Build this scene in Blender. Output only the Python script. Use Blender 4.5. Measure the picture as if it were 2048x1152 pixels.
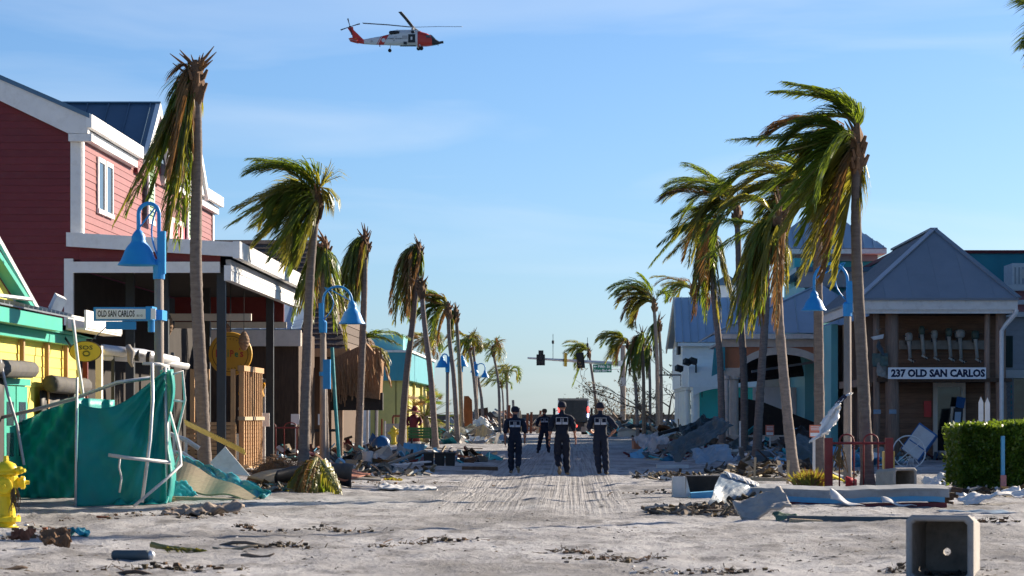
import bpy, math, random
from mathutils import Vector, Matrix, Euler, noise

# ------------------------------------------------------------------ scene, camera, sky, sun
for o in list(bpy.data.objects):
    bpy.data.objects.remove(o, do_unlink=True)
scene = bpy.context.scene
COL = scene.collection
F, XV, YH, HC = 5600.0, 1140.0, 834.0, 1.45       # focal length in photo pixels, street vanishing point, eye height
cam_d = bpy.data.cameras.new('Camera'); cam = bpy.data.objects.new('Camera', cam_d); COL.objects.link(cam)
cam.location = (0, 0, HC); cam.rotation_euler = (math.radians(90), 0, 0)
cam_d.sensor_width = 36.0; cam_d.lens = F / 2048 * 36.0
cam_d.shift_x = -(XV - 1024) / 2048; cam_d.shift_y = (YH - 576) / 2048
cam_d.clip_start = 0.5; cam_d.clip_end = 12000
scene.camera = cam
cam_d.dof.use_dof = True; cam_d.dof.focus_distance = 82.0; cam_d.dof.aperture_fstop = 6.3

SUN_EL, SUN_AZ = math.radians(22), math.radians(50)     # azimuth clockwise from +Y (down the street)
SUN = Vector((math.sin(SUN_AZ) * math.cos(SUN_EL), math.cos(SUN_AZ) * math.cos(SUN_EL), math.sin(SUN_EL)))
world = bpy.data.worlds.new('World'); scene.world = world; world.use_nodes = True
wn, wl = world.node_tree.nodes, world.node_tree.links
wn.clear()
w_out = wn.new('ShaderNodeOutputWorld'); w_bg = wn.new('ShaderNodeBackground')
w_sky = wn.new('ShaderNodeTexSky'); w_sky.sky_type = 'NISHITA'; w_sky.sun_disc = False
w_sky.sun_elevation = SUN_EL; w_sky.sun_rotation = SUN_AZ
w_sky.air_density = 0.76; w_sky.dust_density = 0.65; w_sky.ozone_density = 6.3; w_sky.altitude = 0
w_bg.inputs['Strength'].default_value = 0.062
# thin cirrus streaks: part of the real sky, everywhere above the horizon
w_tc = wn.new('ShaderNodeTexCoord'); w_map = wn.new('ShaderNodeMapping')
w_map.inputs['Rotation'].default_value = (0, 0.3, 0); w_map.inputs['Scale'].default_value = (4.5, 4.5, 30); w_map.inputs['Location'].default_value = (9.0, 1.0, 6.0)
w_n = wn.new('ShaderNodeTexNoise'); w_n.inputs['Scale'].default_value = 1.1; w_n.inputs['Detail'].default_value = 5; w_n.inputs['Distortion'].default_value = 0.7
w_r = wn.new('ShaderNodeValToRGB'); w_r.color_ramp.elements[0].position = 0.5; w_r.color_ramp.elements[1].position = 0.86
w_r.color_ramp.elements[1].color = (0.36, 0.36, 0.36, 1)
w_mix = wn.new('ShaderNodeMixRGB'); w_mix.inputs[2].default_value = (6.6, 7.1, 7.7, 1)
wl.new(w_tc.outputs['Generated'], w_map.inputs[0]); wl.new(w_map.outputs[0], w_n.inputs['Vector'])
wl.new(w_n.outputs['Fac'], w_r.inputs[0]); wl.new(w_r.outputs[0], w_mix.inputs[0])
w_wb = wn.new('ShaderNodeMixRGB'); w_wb.blend_type = 'MULTIPLY'; w_wb.inputs[0].default_value = 1.0; w_wb.inputs[2].default_value = (0.96, 1.0, 1.0, 1)      # the camera's cool white balance
wl.new(w_sky.outputs[0], w_wb.inputs[1]); wl.new(w_wb.outputs[0], w_mix.inputs[1]); wl.new(w_mix.outputs[0], w_bg.inputs['Color']); wl.new(w_bg.outputs[0], w_out.inputs[0])
sun_d = bpy.data.lights.new('Sun', 'SUN'); sun = bpy.data.objects.new('Sun', sun_d); COL.objects.link(sun)
sun_d.energy = 5.0; sun_d.angle = math.radians(0.53); sun_d.color = (1.0, 0.86, 0.68)
sun.rotation_euler = SUN.to_track_quat('Z', 'Y').to_euler()
sun.location = (60, 40, 60)
vs = scene.view_settings
vs.view_transform = 'Standard'; vs.look = 'None'; vs.exposure = 1.22; vs.gamma = 1.0; vs.use_curve_mapping = False
scene.render.engine = 'CYCLES'
scene.cycles.max_bounces = 6; scene.cycles.transparent_max_bounces = 8

# ------------------------------------------------------------------ photo-pixel helpers (a survey of the photograph in metres)
def X(px, d): return (px - XV) * d / F
def Z(py, d): return HC + (YH - py) * d / F
def D(py): return F * HC / (py - YH)
def P(px, py, d): return Vector((X(px, d), d, Z(py, d)))
def G(px, py):
    d = D(py); return Vector((X(px, d), d, 0.0))

# ------------------------------------------------------------------ materials
MATS = {}
def mat(name, col, rough=0.7, var=0.12, scale=3.0, bump=0.0, bscale=20.0, metal=0.0, dirt=0.0, dirtcol=(0.13, 0.115, 0.095), spec=0.35, stretch=(1, 1, 1), trans=0.0, transcol=None):
    if name in MATS: return MATS[name]
    m = bpy.data.materials.new(name); m.use_nodes = True; MATS[name] = m
    n, l = m.node_tree.nodes, m.node_tree.links
    b = n['Principled BSDF']; out = n['Material Output']
    b.inputs['Roughness'].default_value = rough; b.inputs['Metallic'].default_value = metal
    b.inputs['Specular IOR Level'].default_value = spec
    tc = n.new('ShaderNodeTexCoord'); mp = n.new('ShaderNodeMapping'); mp.inputs['Scale'].default_value = stretch
    l.new(tc.outputs['Object'], mp.inputs[0])
    inf = n.new('ShaderNodeObjectInfo')
    off = n.new('ShaderNodeVectorMath'); off.operation = 'ADD'
    mul = n.new('ShaderNodeVectorMath'); mul.operation = 'SCALE'; mul.inputs[3].default_value = 37.0
    cmb = n.new('ShaderNodeCombineXYZ')
    for i in range(3): l.new(inf.outputs['Random'], cmb.inputs[i])
    l.new(cmb.outputs[0], mul.inputs[0]); l.new(mp.outputs[0], off.inputs[0]); l.new(mul.outputs[0], off.inputs[1])
    nz = n.new('ShaderNodeTexNoise'); nz.inputs['Scale'].default_value = scale; nz.inputs['Detail'].default_value = 6; nz.inputs['Roughness'].default_value = 0.62
    l.new(off.outputs[0], nz.inputs['Vector'])
    rp = n.new('ShaderNodeValToRGB')
    rp.color_ramp.elements[0].position = 0.25; rp.color_ramp.elements[1].position = 0.75
    c0 = [max(0.0, c * (1 - var)) for c in col]; c1 = [min(0.95, c * (1 + var)) for c in col]
    rp.color_ramp.elements[0].color = (*c0, 1); rp.color_ramp.elements[1].color = (*c1, 1)
    l.new(nz.outputs['Fac'], rp.inputs[0])
    # each object a slightly different value
    hv = n.new('ShaderNodeHueSaturation')
    mr = n.new('ShaderNodeMapRange'); mr.inputs[3].default_value = 1 - var * 0.7; mr.inputs[4].default_value = 1 + var * 0.7
    l.new(inf.outputs['Random'], mr.inputs[0]); l.new(mr.outputs[0], hv.inputs['Value']); l.new(rp.outputs[0], hv.inputs['Color'])
    last = hv.outputs[0]
    if dirt > 0:
        n2 = n.new('ShaderNodeTexNoise'); n2.inputs['Scale'].default_value = scale * 2.3; n2.inputs['Detail'].default_value = 8; n2.inputs['Roughness'].default_value = 0.7
        l.new(off.outputs[0], n2.inputs['Vector'])
        r2 = n.new('ShaderNodeValToRGB'); r2.color_ramp.elements[0].position = 0.48; r2.color_ramp.elements[1].position = 0.72
        r2.color_ramp.elements[1].color = (dirt, dirt, dirt, 1)
        l.new(n2.outputs['Fac'], r2.inputs[0])
        mx = n.new('ShaderNodeMixRGB'); mx.inputs[2].default_value = (*dirtcol, 1)
        l.new(r2.outputs[0], mx.inputs[0]); l.new(last, mx.inputs[1]); last = mx.outputs[0]
    l.new(last, b.inputs['Base Color'])
    if bump > 0:
        nb = n.new('ShaderNodeTexNoise'); nb.inputs['Scale'].default_value = bscale; nb.inputs['Detail'].default_value = 5
        l.new(off.outputs[0], nb.inputs['Vector'])
        bp = n.new('ShaderNodeBump'); bp.inputs['Strength'].default_value = 0.6; bp.inputs['Distance'].default_value = bump
        l.new(nb.outputs['Fac'], bp.inputs['Height']); l.new(bp.outputs[0], b.inputs['Normal'])
    if trans > 0:
        t = n.new('ShaderNodeBsdfTranslucent'); ms = n.new('ShaderNodeMixShader'); ms.inputs[0].default_value = trans
        if transcol: t.inputs[0].default_value = (*transcol, 1)
        else: l.new(last, t.inputs[0])
        l.new(b.outputs[0], ms.inputs[1]); l.new(t.outputs[0], ms.inputs[2]); l.new(ms.outputs[0], out.inputs[0])
    return m
def glow(name, col, strength):
    m = bpy.data.materials.new(name); m.use_nodes = True
    b = m.node_tree.nodes['Principled BSDF']; b.inputs['Base Color'].default_value = (*col, 1)
    b.inputs['Emission Color'].default_value = (*col, 1); b.inputs['Emission Strength'].default_value = strength
    return m
def glassy(name, col, rough=0.08):
    m = bpy.data.materials.new(name); m.use_nodes = True
    b = m.node_tree.nodes['Principled BSDF']; b.inputs['Base Color'].default_value = (*col, 1)
    b.inputs['Roughness'].default_value = rough; b.inputs['Specular IOR Level'].default_value = 0.8
    n, l = m.node_tree.nodes, m.node_tree.links
    tc = n.new('ShaderNodeTexCoord'); nb = n.new('ShaderNodeTexNoise'); nb.inputs['Scale'].default_value = 1.3
    bp = n.new('ShaderNodeBump'); bp.inputs['Distance'].default_value = 0.02; bp.inputs['Strength'].default_value = 0.3
    l.new(tc.outputs['Object'], nb.inputs['Vector']); l.new(nb.outputs['Fac'], bp.inputs['Height']); l.new(bp.outputs[0], b.inputs['Normal'])
    return m

M = {}
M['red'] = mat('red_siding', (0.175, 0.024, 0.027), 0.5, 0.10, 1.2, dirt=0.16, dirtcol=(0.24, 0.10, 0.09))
M['redlit'] = mat('sunlit_red_siding', (0.225, 0.056, 0.052), 0.5, 0.10, 1.2, dirt=0.2, dirtcol=(0.42, 0.2, 0.18))  # lighter copy of the red siding: sunlight put into its colour
M['white'] = mat('white_paint', (0.80, 0.80, 0.79), 0.5, 0.05, 2.0, dirt=0.25, dirtcol=(0.42, 0.38, 0.32))
M['offwhite'] = mat('weathered_white', (0.76, 0.74, 0.70), 0.55, 0.08, 2.0, dirt=0.35, dirtcol=(0.30, 0.26, 0.21))
M['blueroof'] = mat('blue_metal_roof', (0.075, 0.145, 0.22), 0.38, 0.12, 0.8, metal=0.25, dirt=0.2, dirtcol=(0.16, 0.2, 0.24))
M['paleroof'] = mat('pale_blue_metal_roof', (0.33, 0.44, 0.55), 0.4, 0.08, 0.6, metal=0.2, dirt=0.2, dirtcol=(0.2, 0.24, 0.28))
M['greyroof'] = mat('grey_metal_roof', (0.20, 0.235, 0.275), 0.5, 0.10, 0.5, dirt=0.3, dirtcol=(0.23, 0.25, 0.27), stretch=(2.5, 2.5, 0.35))
M['silverroof'] = mat('silver_metal_roof', (0.42, 0.44, 0.47), 0.4, 0.08, 0.8, metal=0.3)
M['shingle'] = mat('brown_shingle', (0.085, 0.062, 0.05), 0.9, 0.5, 9.0, bump=0.03, bscale=14, dirt=0.5, dirtcol=(0.22, 0.17, 0.13))
M['redtile'] = mat('red_tile', (0.26, 0.09, 0.07), 0.85, 0.3, 7.0, bump=0.02)
M['thatch'] = mat('thatch', (0.24, 0.14, 0.075), 0.95, 0.4, 4.0, bump=0.05, bscale=12, stretch=(6, 6, 0.8))
M['dark'] = mat('porch_shade_black', (0.022, 0.018, 0.017), 0.9, 0.4, 2.0)  # near-black colour stands in for the shade inside the porch
M['darkwood'] = mat('dark_wood', (0.10, 0.065, 0.045), 0.85, 0.35, 2.5, bump=0.012, stretch=(8, 8, 1))
M['cedar'] = mat('brown_cedar_board', (0.20, 0.12, 0.08), 0.8, 0.3, 2.0, bump=0.01, stretch=(1, 1, 8))
M['post'] = mat('weathered_post', (0.30, 0.21, 0.16), 0.9, 0.35, 2.2, bump=0.02, bscale=8, stretch=(9, 9, 0.9))
M['pine'] = mat('orange_pine', (0.46, 0.27, 0.13), 0.7, 0.2, 2.0, stretch=(6, 6, 1), dirt=0.2)
M['lumber'] = mat('pale_lumber', (0.42, 0.33, 0.22), 0.8, 0.2, 2.5, stretch=(5, 5, 1), dirt=0.4)
M['greylumber'] = mat('grey_lumber', (0.26, 0.24, 0.215), 0.9, 0.25, 3.0, dirt=0.4)
M['steel'] = mat('dark_steel', (0.035, 0.042, 0.05), 0.5, 0.15, 2.0, metal=0.3)
M['alu'] = mat('bare_aluminium', (0.62, 0.63, 0.64), 0.42, 0.1, 3.0, metal=0.55, dirt=0.25)
M['yellow'] = mat('yellow_siding', (0.78, 0.62, 0.10), 0.6, 0.08, 1.5, dirt=0.15, dirtcol=(0.42, 0.32, 0.1))
M['teal'] = mat('teal_trim', (0.03, 0.36, 0.27), 0.5, 0.1, 1.5, dirt=0.15)
M['tarp'] = mat('teal_tarp', (0.010, 0.31, 0.285), 0.5, 0.2, 1.0, bump=0.02, bscale=6, dirt=0.4, dirtcol=(0.045, 0.19, 0.17), trans=0.18, transcol=(0.01, 0.5, 0.42))
M['aqua'] = mat('aqua_canvas', (0.02, 0.30, 0.36), 0.5, 0.2, 2.0, bump=0.02, bscale=6, dirt=0.3, dirtcol=(0.25, 0.3, 0.28))
M['lampblue'] = mat('lamp_blue_paint', (0.022, 0.27, 0.64), 0.42, 0.06, 2.0, dirt=0.06)
M['concrete'] = mat('concrete', (0.36, 0.335, 0.31), 0.9, 0.12, 3.0, bump=0.006, bscale=30, dirt=0.35)
M['polecon'] = mat('concrete_pole', (0.30, 0.255, 0.225), 0.9, 0.12, 4.0, bump=0.004, bscale=40, dirt=0.25)
M['hydrant'] = mat('hydrant_yellow', (0.80, 0.60, 0.015), 0.4, 0.10, 5.0, bump=0.004, bscale=18, dirt=0.3, dirtcol=(0.35, 0.22, 0.03))
M['signyellow'] = mat('sign_yellow', (0.66, 0.50, 0.045), 0.5, 0.06, 2)
M['amber'] = mat('amber_sign', (0.55, 0.30, 0.03), 0.55, 0.06, 2)
M['ink'] = mat('black_ink', (0.012, 0.012, 0.015), 0.6, 0.05)
M['navyink'] = mat('navy_ink', (0.012, 0.016, 0.05), 0.6, 0.05)
M['inkred'] = mat('red_ink', (0.45, 0.05, 0.03), 0.6, 0.05)
M['inkgreen'] = mat('green_ink', (0.03, 0.20, 0.09), 0.6, 0.05)
M['inkpink'] = mat('faded_pink_ink', (0.70, 0.18, 0.25), 0.6, 0.1)
M['signwhite'] = mat('sign_white', (0.86, 0.87, 0.88), 0.5, 0.03)
M['signgreen'] = mat('sign_green', (0.01, 0.19, 0.10), 0.45, 0.04)
M['railred'] = mat('red_rail_paint', (0.22, 0.03, 0.03), 0.5, 0.12, 4, dirt=0.2)
M['orange'] = mat('faded_orange', (0.75, 0.24, 0.15), 0.6, 0.08, 2)
M['signblue'] = mat('sign_blue', (0.10, 0.36, 0.55), 0.5, 0.06)
M['stucco'] = mat('orange_stucco', (0.52, 0.22, 0.12), 0.8, 0.08, 2, bump=0.004)
M['cream'] = mat('cream_trim', (0.70, 0.64, 0.56), 0.65, 0.06, 2, dirt=0.2)
M['housewhite'] = mat('house_white', (0.80, 0.81, 0.82), 0.6, 0.05, 1.5, dirt=0.15, dirtcol=(0.45, 0.45, 0.45))
M['turq'] = mat('turquoise_wall', (0.05, 0.44, 0.48), 0.55, 0.06, 1, dirt=0.12)
M['aquawall'] = mat('aqua_wall', (0.16, 0.52, 0.57), 0.55, 0.06, 1, dirt=0.15, dirtcol=(0.3, 0.42, 0.42))
M['tealwall'] = mat('teal_parapet', (0.05, 0.29, 0.36), 0.65, 0.12, 0.6, dirt=0.25, dirtcol=(0.08, 0.24, 0.27), stretch=(2, 2, 0.4))
M['grey'] = mat('grey_siding', (0.50, 0.52, 0.55), 0.65, 0.06, 1.5, dirt=0.2)
M['greytrim'] = mat('grey_trim', (0.40, 0.40, 0.41), 0.65, 0.06, 1.5, dirt=0.2)
M['pink'] = mat('pink_wall', (0.50, 0.22, 0.21), 0.7, 0.06)
M['shutter'] = mat('green_shutter', (0.17, 0.30, 0.16), 0.6, 0.08)
M['darkgreen'] = mat('dark_green_shutter', (0.02, 0.055, 0.05), 0.6, 0.1)
M['paleyellow'] = mat('pale_yellow_wall', (0.56, 0.50, 0.17), 0.75, 0.06, 1, dirt=0.15)
M['rust'] = mat('rusty_sheet', (0.23, 0.075, 0.035), 0.75, 0.35, 2, dirt=0.4, dirtcol=(0.08, 0.04, 0.03))
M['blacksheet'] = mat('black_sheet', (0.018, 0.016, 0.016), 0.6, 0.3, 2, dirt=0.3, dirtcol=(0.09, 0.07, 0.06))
M['bluesheet'] = mat('blue_grey_sheet', (0.21, 0.29, 0.37), 0.5, 0.2, 1.5, bump=0.02, bscale=7, dirt=0.6, dirtcol=(0.3, 0.28, 0.26))
M['skyblue'] = mat('sky_blue_panel', (0.10, 0.36, 0.58), 0.45, 0.1, 2, dirt=0.35, dirtcol=(0.28, 0.28, 0.27))
M['palewhite'] = mat('white_plastic', (0.60, 0.60, 0.60), 0.55, 0.12, 2, bump=0.02, bscale=8, dirt=0.55, dirtcol=(0.4, 0.38, 0.35))
M['slate'] = mat('slate_tarp', (0.07, 0.10, 0.115), 0.6, 0.25, 1.5, bump=0.03, bscale=4, dirt=0.35)
M['maroon'] = mat('maroon_paint', (0.15, 0.025, 0.03), 0.6, 0.2, 2, dirt=0.3)
M['plasticred'] = mat('red_plastic', (0.5, 0.03, 0.03), 0.4, 0.1)
M['plasticblue'] = mat('blue_plastic', (0.01, 0.10, 0.30), 0.4, 0.12, 2, dirt=0.2)
M['bench'] = mat('green_bench_slat', (0.05, 0.17, 0.05), 0.6, 0.15, 2, dirt=0.2)
M['black'] = mat('black_plastic', (0.013, 0.014, 0.016), 0.5, 0.2)
M['awnyellow'] = mat('yellow_awning', (0.75, 0.38, 0.02), 0.6, 0.12, 2, bump=0.02, bscale=6, trans=0.25, transcol=(0.8, 0.4, 0.02))
M['railyellow'] = mat('pale_yellow_board', (0.62, 0.50, 0.14), 0.6, 0.12, 2, dirt=0.25)
M['bark'] = mat('palm_bark', (0.21, 0.175, 0.155), 0.95, 0.35, 5.0, bump=0.015, bscale=16, stretch=(1, 1, 4.0), dirt=0.35, dirtcol=(0.10, 0.075, 0.06))
M['fibre'] = mat('palm_fibre', (0.18, 0.105, 0.06), 0.95, 0.4, 6.0, bump=0.03, bscale=15)
M['frond'] = mat('palm_leaf_green', (0.082, 0.130, 0.024), 0.40, 0.35, 1.6, dirt=0.25, dirtcol=(0.16, 0.14, 0.03), trans=0.42, transcol=(0.27, 0.36, 0.025), spec=0.5)
M['frond2'] = mat('palm_leaf_olive', (0.140, 0.150, 0.032), 0.42, 0.35, 1.6, dirt=0.35, dirtcol=(0.22, 0.16, 0.05), trans=0.42, transcol=(0.42, 0.38, 0.04), spec=0.5)
M['frond3'] = mat('palm_leaf_dead', (0.21, 0.125, 0.05), 0.6, 0.35, 1.6, dirt=0.5, dirtcol=(0.10, 0.06, 0.03), trans=0.28, transcol=(0.36, 0.18, 0.05))
M['rachis'] = mat('palm_midrib', (0.30, 0.27, 0.10), 0.6, 0.2, 3)
M['potinside'] = mat('brown_concrete', (0.27, 0.23, 0.19), 0.9, 0.3, 4, bump=0.006, bscale=20, dirt=0.5, dirtcol=(0.08, 0.065, 0.05))  # darker brown on the inner faces of the pots
M['panelgrey'] = mat('dusty_grey_panel', (0.34, 0.35, 0.36), 0.7, 0.15, 2, bump=0.01, bscale=9, dirt=0.5)
M['leaf'] = mat('hedge_leaf', (0.085, 0.155, 0.018), 0.38, 0.4, 2.5, trans=0.3, transcol=(0.22, 0.32, 0.02), spec=0.5)
M['drybrown'] = mat('dry_brown_leaf', (0.15, 0.11, 0.06), 0.8, 0.4, 3, trans=0.2)
M['weed'] = mat('sea_wrack', (0.062, 0.052, 0.042), 0.95, 0.5, 6)
M['twig'] = mat('grey_twig', (0.13, 0.105, 0.085), 0.95, 0.3, 5)
M['uniform'] = mat('navy_coverall', (0.010, 0.015, 0.032), 0.85, 0.25, 4, bump=0.02, bscale=9)
M['skin'] = mat('skin', (0.42, 0.20, 0.135), 0.55, 0.1, 8)
M['boot'] = mat('tan_boot_sole', (0.26, 0.20, 0.13), 0.8, 0.2, 6)
M['bootdark'] = mat('dark_boot', (0.03, 0.026, 0.024), 0.6, 0.2, 6)
M['cap'] = mat('navy_cap', (0.012, 0.016, 0.035), 0.8, 0.2, 6)
M['patch'] = mat('white_print', (0.40, 0.43, 0.50), 0.7, 0.1, 8)
M['orangepatch'] = mat('orange_patch', (0.45, 0.12, 0.10), 0.7, 0.1, 8)
M['rubber'] = mat('rubber', (0.012, 0.012, 0.013), 0.8, 0.2)
M['trucksteel'] = mat('truck_body', (0.025, 0.032, 0.036), 0.55, 0.2, 1.5, dirt=0.3, dirtcol=(0.09, 0.085, 0.075))
M['helired'] = mat('helicopter_red', (0.52, 0.035, 0.025), 0.35, 0.04)
M['heliwhite'] = mat('helicopter_white', (0.62, 0.63, 0.64), 0.35, 0.03)
M['heliblack'] = mat('helicopter_black', (0.012, 0.013, 0.016), 0.3, 0.05)
M['bladecol'] = mat('rotor_blade_grey', (0.025, 0.03, 0.04), 0.6, 0.05)
M['water'] = glassy('sea_water', (0.05, 0.11, 0.14), 0.15)
M['glass'] = glassy('window_glass', (0.045, 0.06, 0.075))
M['glassdark'] = glassy('dark_glass', (0.015, 0.018, 0.02))
M['motor'] = mat('outboard_grey', (0.42, 0.45, 0.45), 0.45, 0.15, 6, dirt=0.3)
M['motorgreen'] = mat('outboard_green', (0.08, 0.14, 0.13), 0.45, 0.15, 6, dirt=0.4)
M['statuered'] = mat('statue_red', (0.15, 0.016, 0.018), 0.6, 0.2, 4)
M['lens'] = mat('signal_lens', (0.03, 0.02, 0.02), 0.3, 0.1)
M['signalyellow'] = mat('signal_yellow', (0.50, 0.30, 0.02), 0.5, 0.1)
M['taillight'] = glow('lit_tail_lamp', (1.0, 0.04, 0.03), 3.0)
M['headwhite'] = glow('lit_strobe_lamp', (0.55, 0.6, 1.0), 5.0)

# ------------------------------------------------------------------ object helpers
W = {}
def tag(o, label, cat, group=None, kind=None):
    if label: o['label'] = label
    if cat: o['category'] = cat
    if group: o['group'] = group
    if kind: o['kind'] = kind
    return o
def thing(name, label, cat, loc, group=None):
    o = bpy.data.objects.new(name, None); COL.objects.link(o)
    o.empty_display_size = 0.2
    o.location = loc; W[o.name] = Vector(loc)
    return tag(o, label, cat, group)
def link_mesh(name, me, m, parent=None, origin=None):
    o = bpy.data.objects.new(name, me); COL.objects.link(o)
    for x in (m if isinstance(m, (list, tuple)) else [m]): me.materials.append(x)
    if parent is not None:
        o.parent = parent; W[o.name] = W[parent.name]
    elif origin is not None:
        o.location = origin; W[o.name] = Vector(origin)
    else: W[o.name] = Vector((0, 0, 0))
    return o

class MB:
    def __init__(s): s.v = []; s.f = []; s.mi = []
    def add(s, vs, fs, m=0):
        b = len(s.v); s.v.extend([tuple(v) for v in vs])
        for f in fs: s.f.append(tuple(b + i for i in f)); s.mi.append(m)
        return s
    def obox(s, c, size, R=None, m=0):
        hx, hy, hz = size[0] / 2, size[1] / 2, size[2] / 2
        vs = [Vector((sx * hx, sy * hy, sz * hz)) for sz in (-1, 1) for sy in (-1, 1) for sx in (-1, 1)]
        if R is not None: vs = [R @ v for v in vs]
        c = Vector(c)
        return s.add([c + v for v in vs], [(0, 2, 3, 1), (4, 5, 7, 6), (0, 1, 5, 4), (2, 6, 7, 3), (0, 4, 6, 2), (1, 3, 7, 5)], m)
    def box(s, x0, x1, y0, y1, z0, z1, m=0):
        return s.obox(((x0 + x1) / 2, (y0 + y1) / 2, (z0 + z1) / 2), (abs(x1 - x0), abs(y1 - y0), abs(z1 - z0)), None, m)
    def bar(s, a, b, w, h=None, m=0, up=Vector((0, 0, 1))):
        a, b = Vector(a), Vector(b); t = (b - a)
        L = t.length
        if L < 1e-6: return s
        t.normalize(); sd = t.cross(up)
        if sd.length < 1e-3: sd = Vector((1, 0, 0))
        sd.normalize(); u = sd.cross(t)
        R = Matrix((sd, t, u)).transposed()
        return s.obox((a + b) / 2, (w, L, h or w), R, m)
    def tube(s, pts, r, n=8, m=0, caps=True, jit=None):
        pts = [Vector(p) for p in pts]; N = len(pts)
        rs = r if isinstance(r, (list, tuple)) else [r] * N
        b = len(s.v); ref = None
        for i, p in enumerate(pts):
            t = (pts[min(i + 1, N - 1)] - pts[max(i - 1, 0)]).normalized()
            if ref is None:
                ref = t.cross(Vector((0.13, 0.99, 0.05)))
                if ref.length < 1e-3: ref = t.cross(Vector((1, 0, 0)))
            a = (ref - t * ref.dot(t)).normalized(); ref = a; c = t.cross(a)
            for k in range(n):
                th = 2 * math.pi * k / n
                rr = rs[i] * (jit(i, k) if jit else 1)
                s.v.append(tuple(p + a * math.cos(th) * rr + c * math.sin(th) * rr))
        for i in range(N - 1):
            for k in range(n):
                k2 = (k + 1) % n
                s.f.append((b + i * n + k, b + i * n + k2, b + (i + 1) * n + k2, b + (i + 1) * n + k)); s.mi.append(m)
        if caps:
            s.f.append(tuple(b + k for k in reversed(range(n)))); s.mi.append(m)
            s.f.append(tuple(b + (N - 1) * n + k for k in range(n))); s.mi.append(m)
        return s
    def lathe(s, prof, c, n=16, R=None, m=0, close=True):
        c = Vector(c); b = len(s.v)
        for (r, z) in prof:
            for k in range(n):
                th = 2 * math.pi * k / n
                v = Vector((r * math.cos(th), r * math.sin(th), z))
                s.v.append(tuple(c + (R @ v if R is not None else v)))
        for i in range(len(prof) - 1):
            for k in range(n):
                k2 = (k + 1) % n
                s.f.append((b + i * n + k, b + i * n + k2, b + (i + 1) * n + k2, b + (i + 1) * n + k)); s.mi.append(m)
        if close:
            s.f.append(tuple(b + k for k in reversed(range(n)))); s.mi.append(m)
            e = b + (len(prof) - 1) * n
            s.f.append(tuple(e + k for k in range(n))); s.mi.append(m)
        return s
    def slab(s, poly, off, m=0):
        poly = [Vector(p) for p in poly]; off = Vector(off); n = len(poly); b = len(s.v)
        s.v.extend([tuple(p) for p in poly] + [tuple(p + off) for p in poly])
        s.f.append(tuple(b + i for i in range(n))); s.mi.append(m)
        s.f.append(tuple(b + n + i for i in reversed(range(n)))); s.mi.append(m)
        for i in range(n):
            j = (i + 1) % n
            s.f.append((b + i, b + n + i, b + n + j, b + j)); s.mi.append(m)
        return s
    def sheet(s, fn, nu, nv, thick=0.0, m=0):
        b = len(s.v)
        g = [[Vector(fn(i / nu, j / nv)) for i in range(nu + 1)] for j in range(nv + 1)]
        for row in g: s.v.extend(tuple(p) for p in row)
        idx = lambda i, j: b + j * (nu + 1) + i
        for j in range(nv):
            for i in range(nu):
                s.f.append((idx(i, j), idx(i + 1, j), idx(i + 1, j + 1), idx(i, j + 1))); s.mi.append(m)
        if thick:
            b2 = len(s.v)
            for j in range(nv + 1):
                for i in range(nu + 1):
                    du = g[j][min(i + 1, nu)] - g[j][max(i - 1, 0)]; dv = g[min(j + 1, nv)][i] - g[max(j - 1, 0)][i]
                    nn = du.cross(dv); nn = nn.normalized() if nn.length > 1e-9 else Vector((0, 0, 1))
                    s.v.append(tuple(g[j][i] - nn * thick))
            id2 = lambda i, j: b2 + j * (nu + 1) + i
            for j in range(nv):
                for i in range(nu):
                    s.f.append((id2(i, j), id2(i, j + 1), id2(i + 1, j + 1), id2(i + 1, j))); s.mi.append(m)
            for i in range(nu):
                s.f.append((idx(i, 0), id2(i, 0), id2(i + 1, 0), idx(i + 1, 0))); s.mi.append(m)
                s.f.append((idx(i, nv), idx(i + 1, nv), id2(i + 1, nv), id2(i, nv))); s.mi.append(m)
            for j in range(nv):
                s.f.append((idx(0, j), idx(0, j + 1), id2(0, j + 1), id2(0, j))); s.mi.append(m)
                s.f.append((idx(nu, j), id2(nu, j), id2(nu, j + 1), idx(nu, j + 1))); s.mi.append(m)
        return s
    def build(s, name, m, parent=None, smooth=False, origin=None):
        if parent is not None: off = W[parent.name]
        else:
            if origin is None:
                xs = [v[0] for v in s.v]; ys = [v[1] for v in s.v]; zs = [v[2] for v in s.v]
                origin = Vector(((min(xs) + max(xs)) / 2, (min(ys) + max(ys)) / 2, min(zs)))
            off = Vector(origin)
        me = bpy.data.meshes.new(name)
        me.from_pydata([(v[0] - off.x, v[1] - off.y, v[2] - off.z) for v in s.v], [], s.f)
        if isinstance(m, (list, tuple)) and len(m) > 1: me.polygons.foreach_set('material_index', s.mi)
        if smooth: me.polygons.foreach_set('use_smooth', [True] * len(me.polygons))
        me.update()
        return link_mesh(name, me, m, parent, off if parent is None else None)

def rot(x=0, y=0, z=0): return Euler((math.radians(x), math.radians(y), math.radians(z)), 'XYZ').to_matrix()

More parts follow.
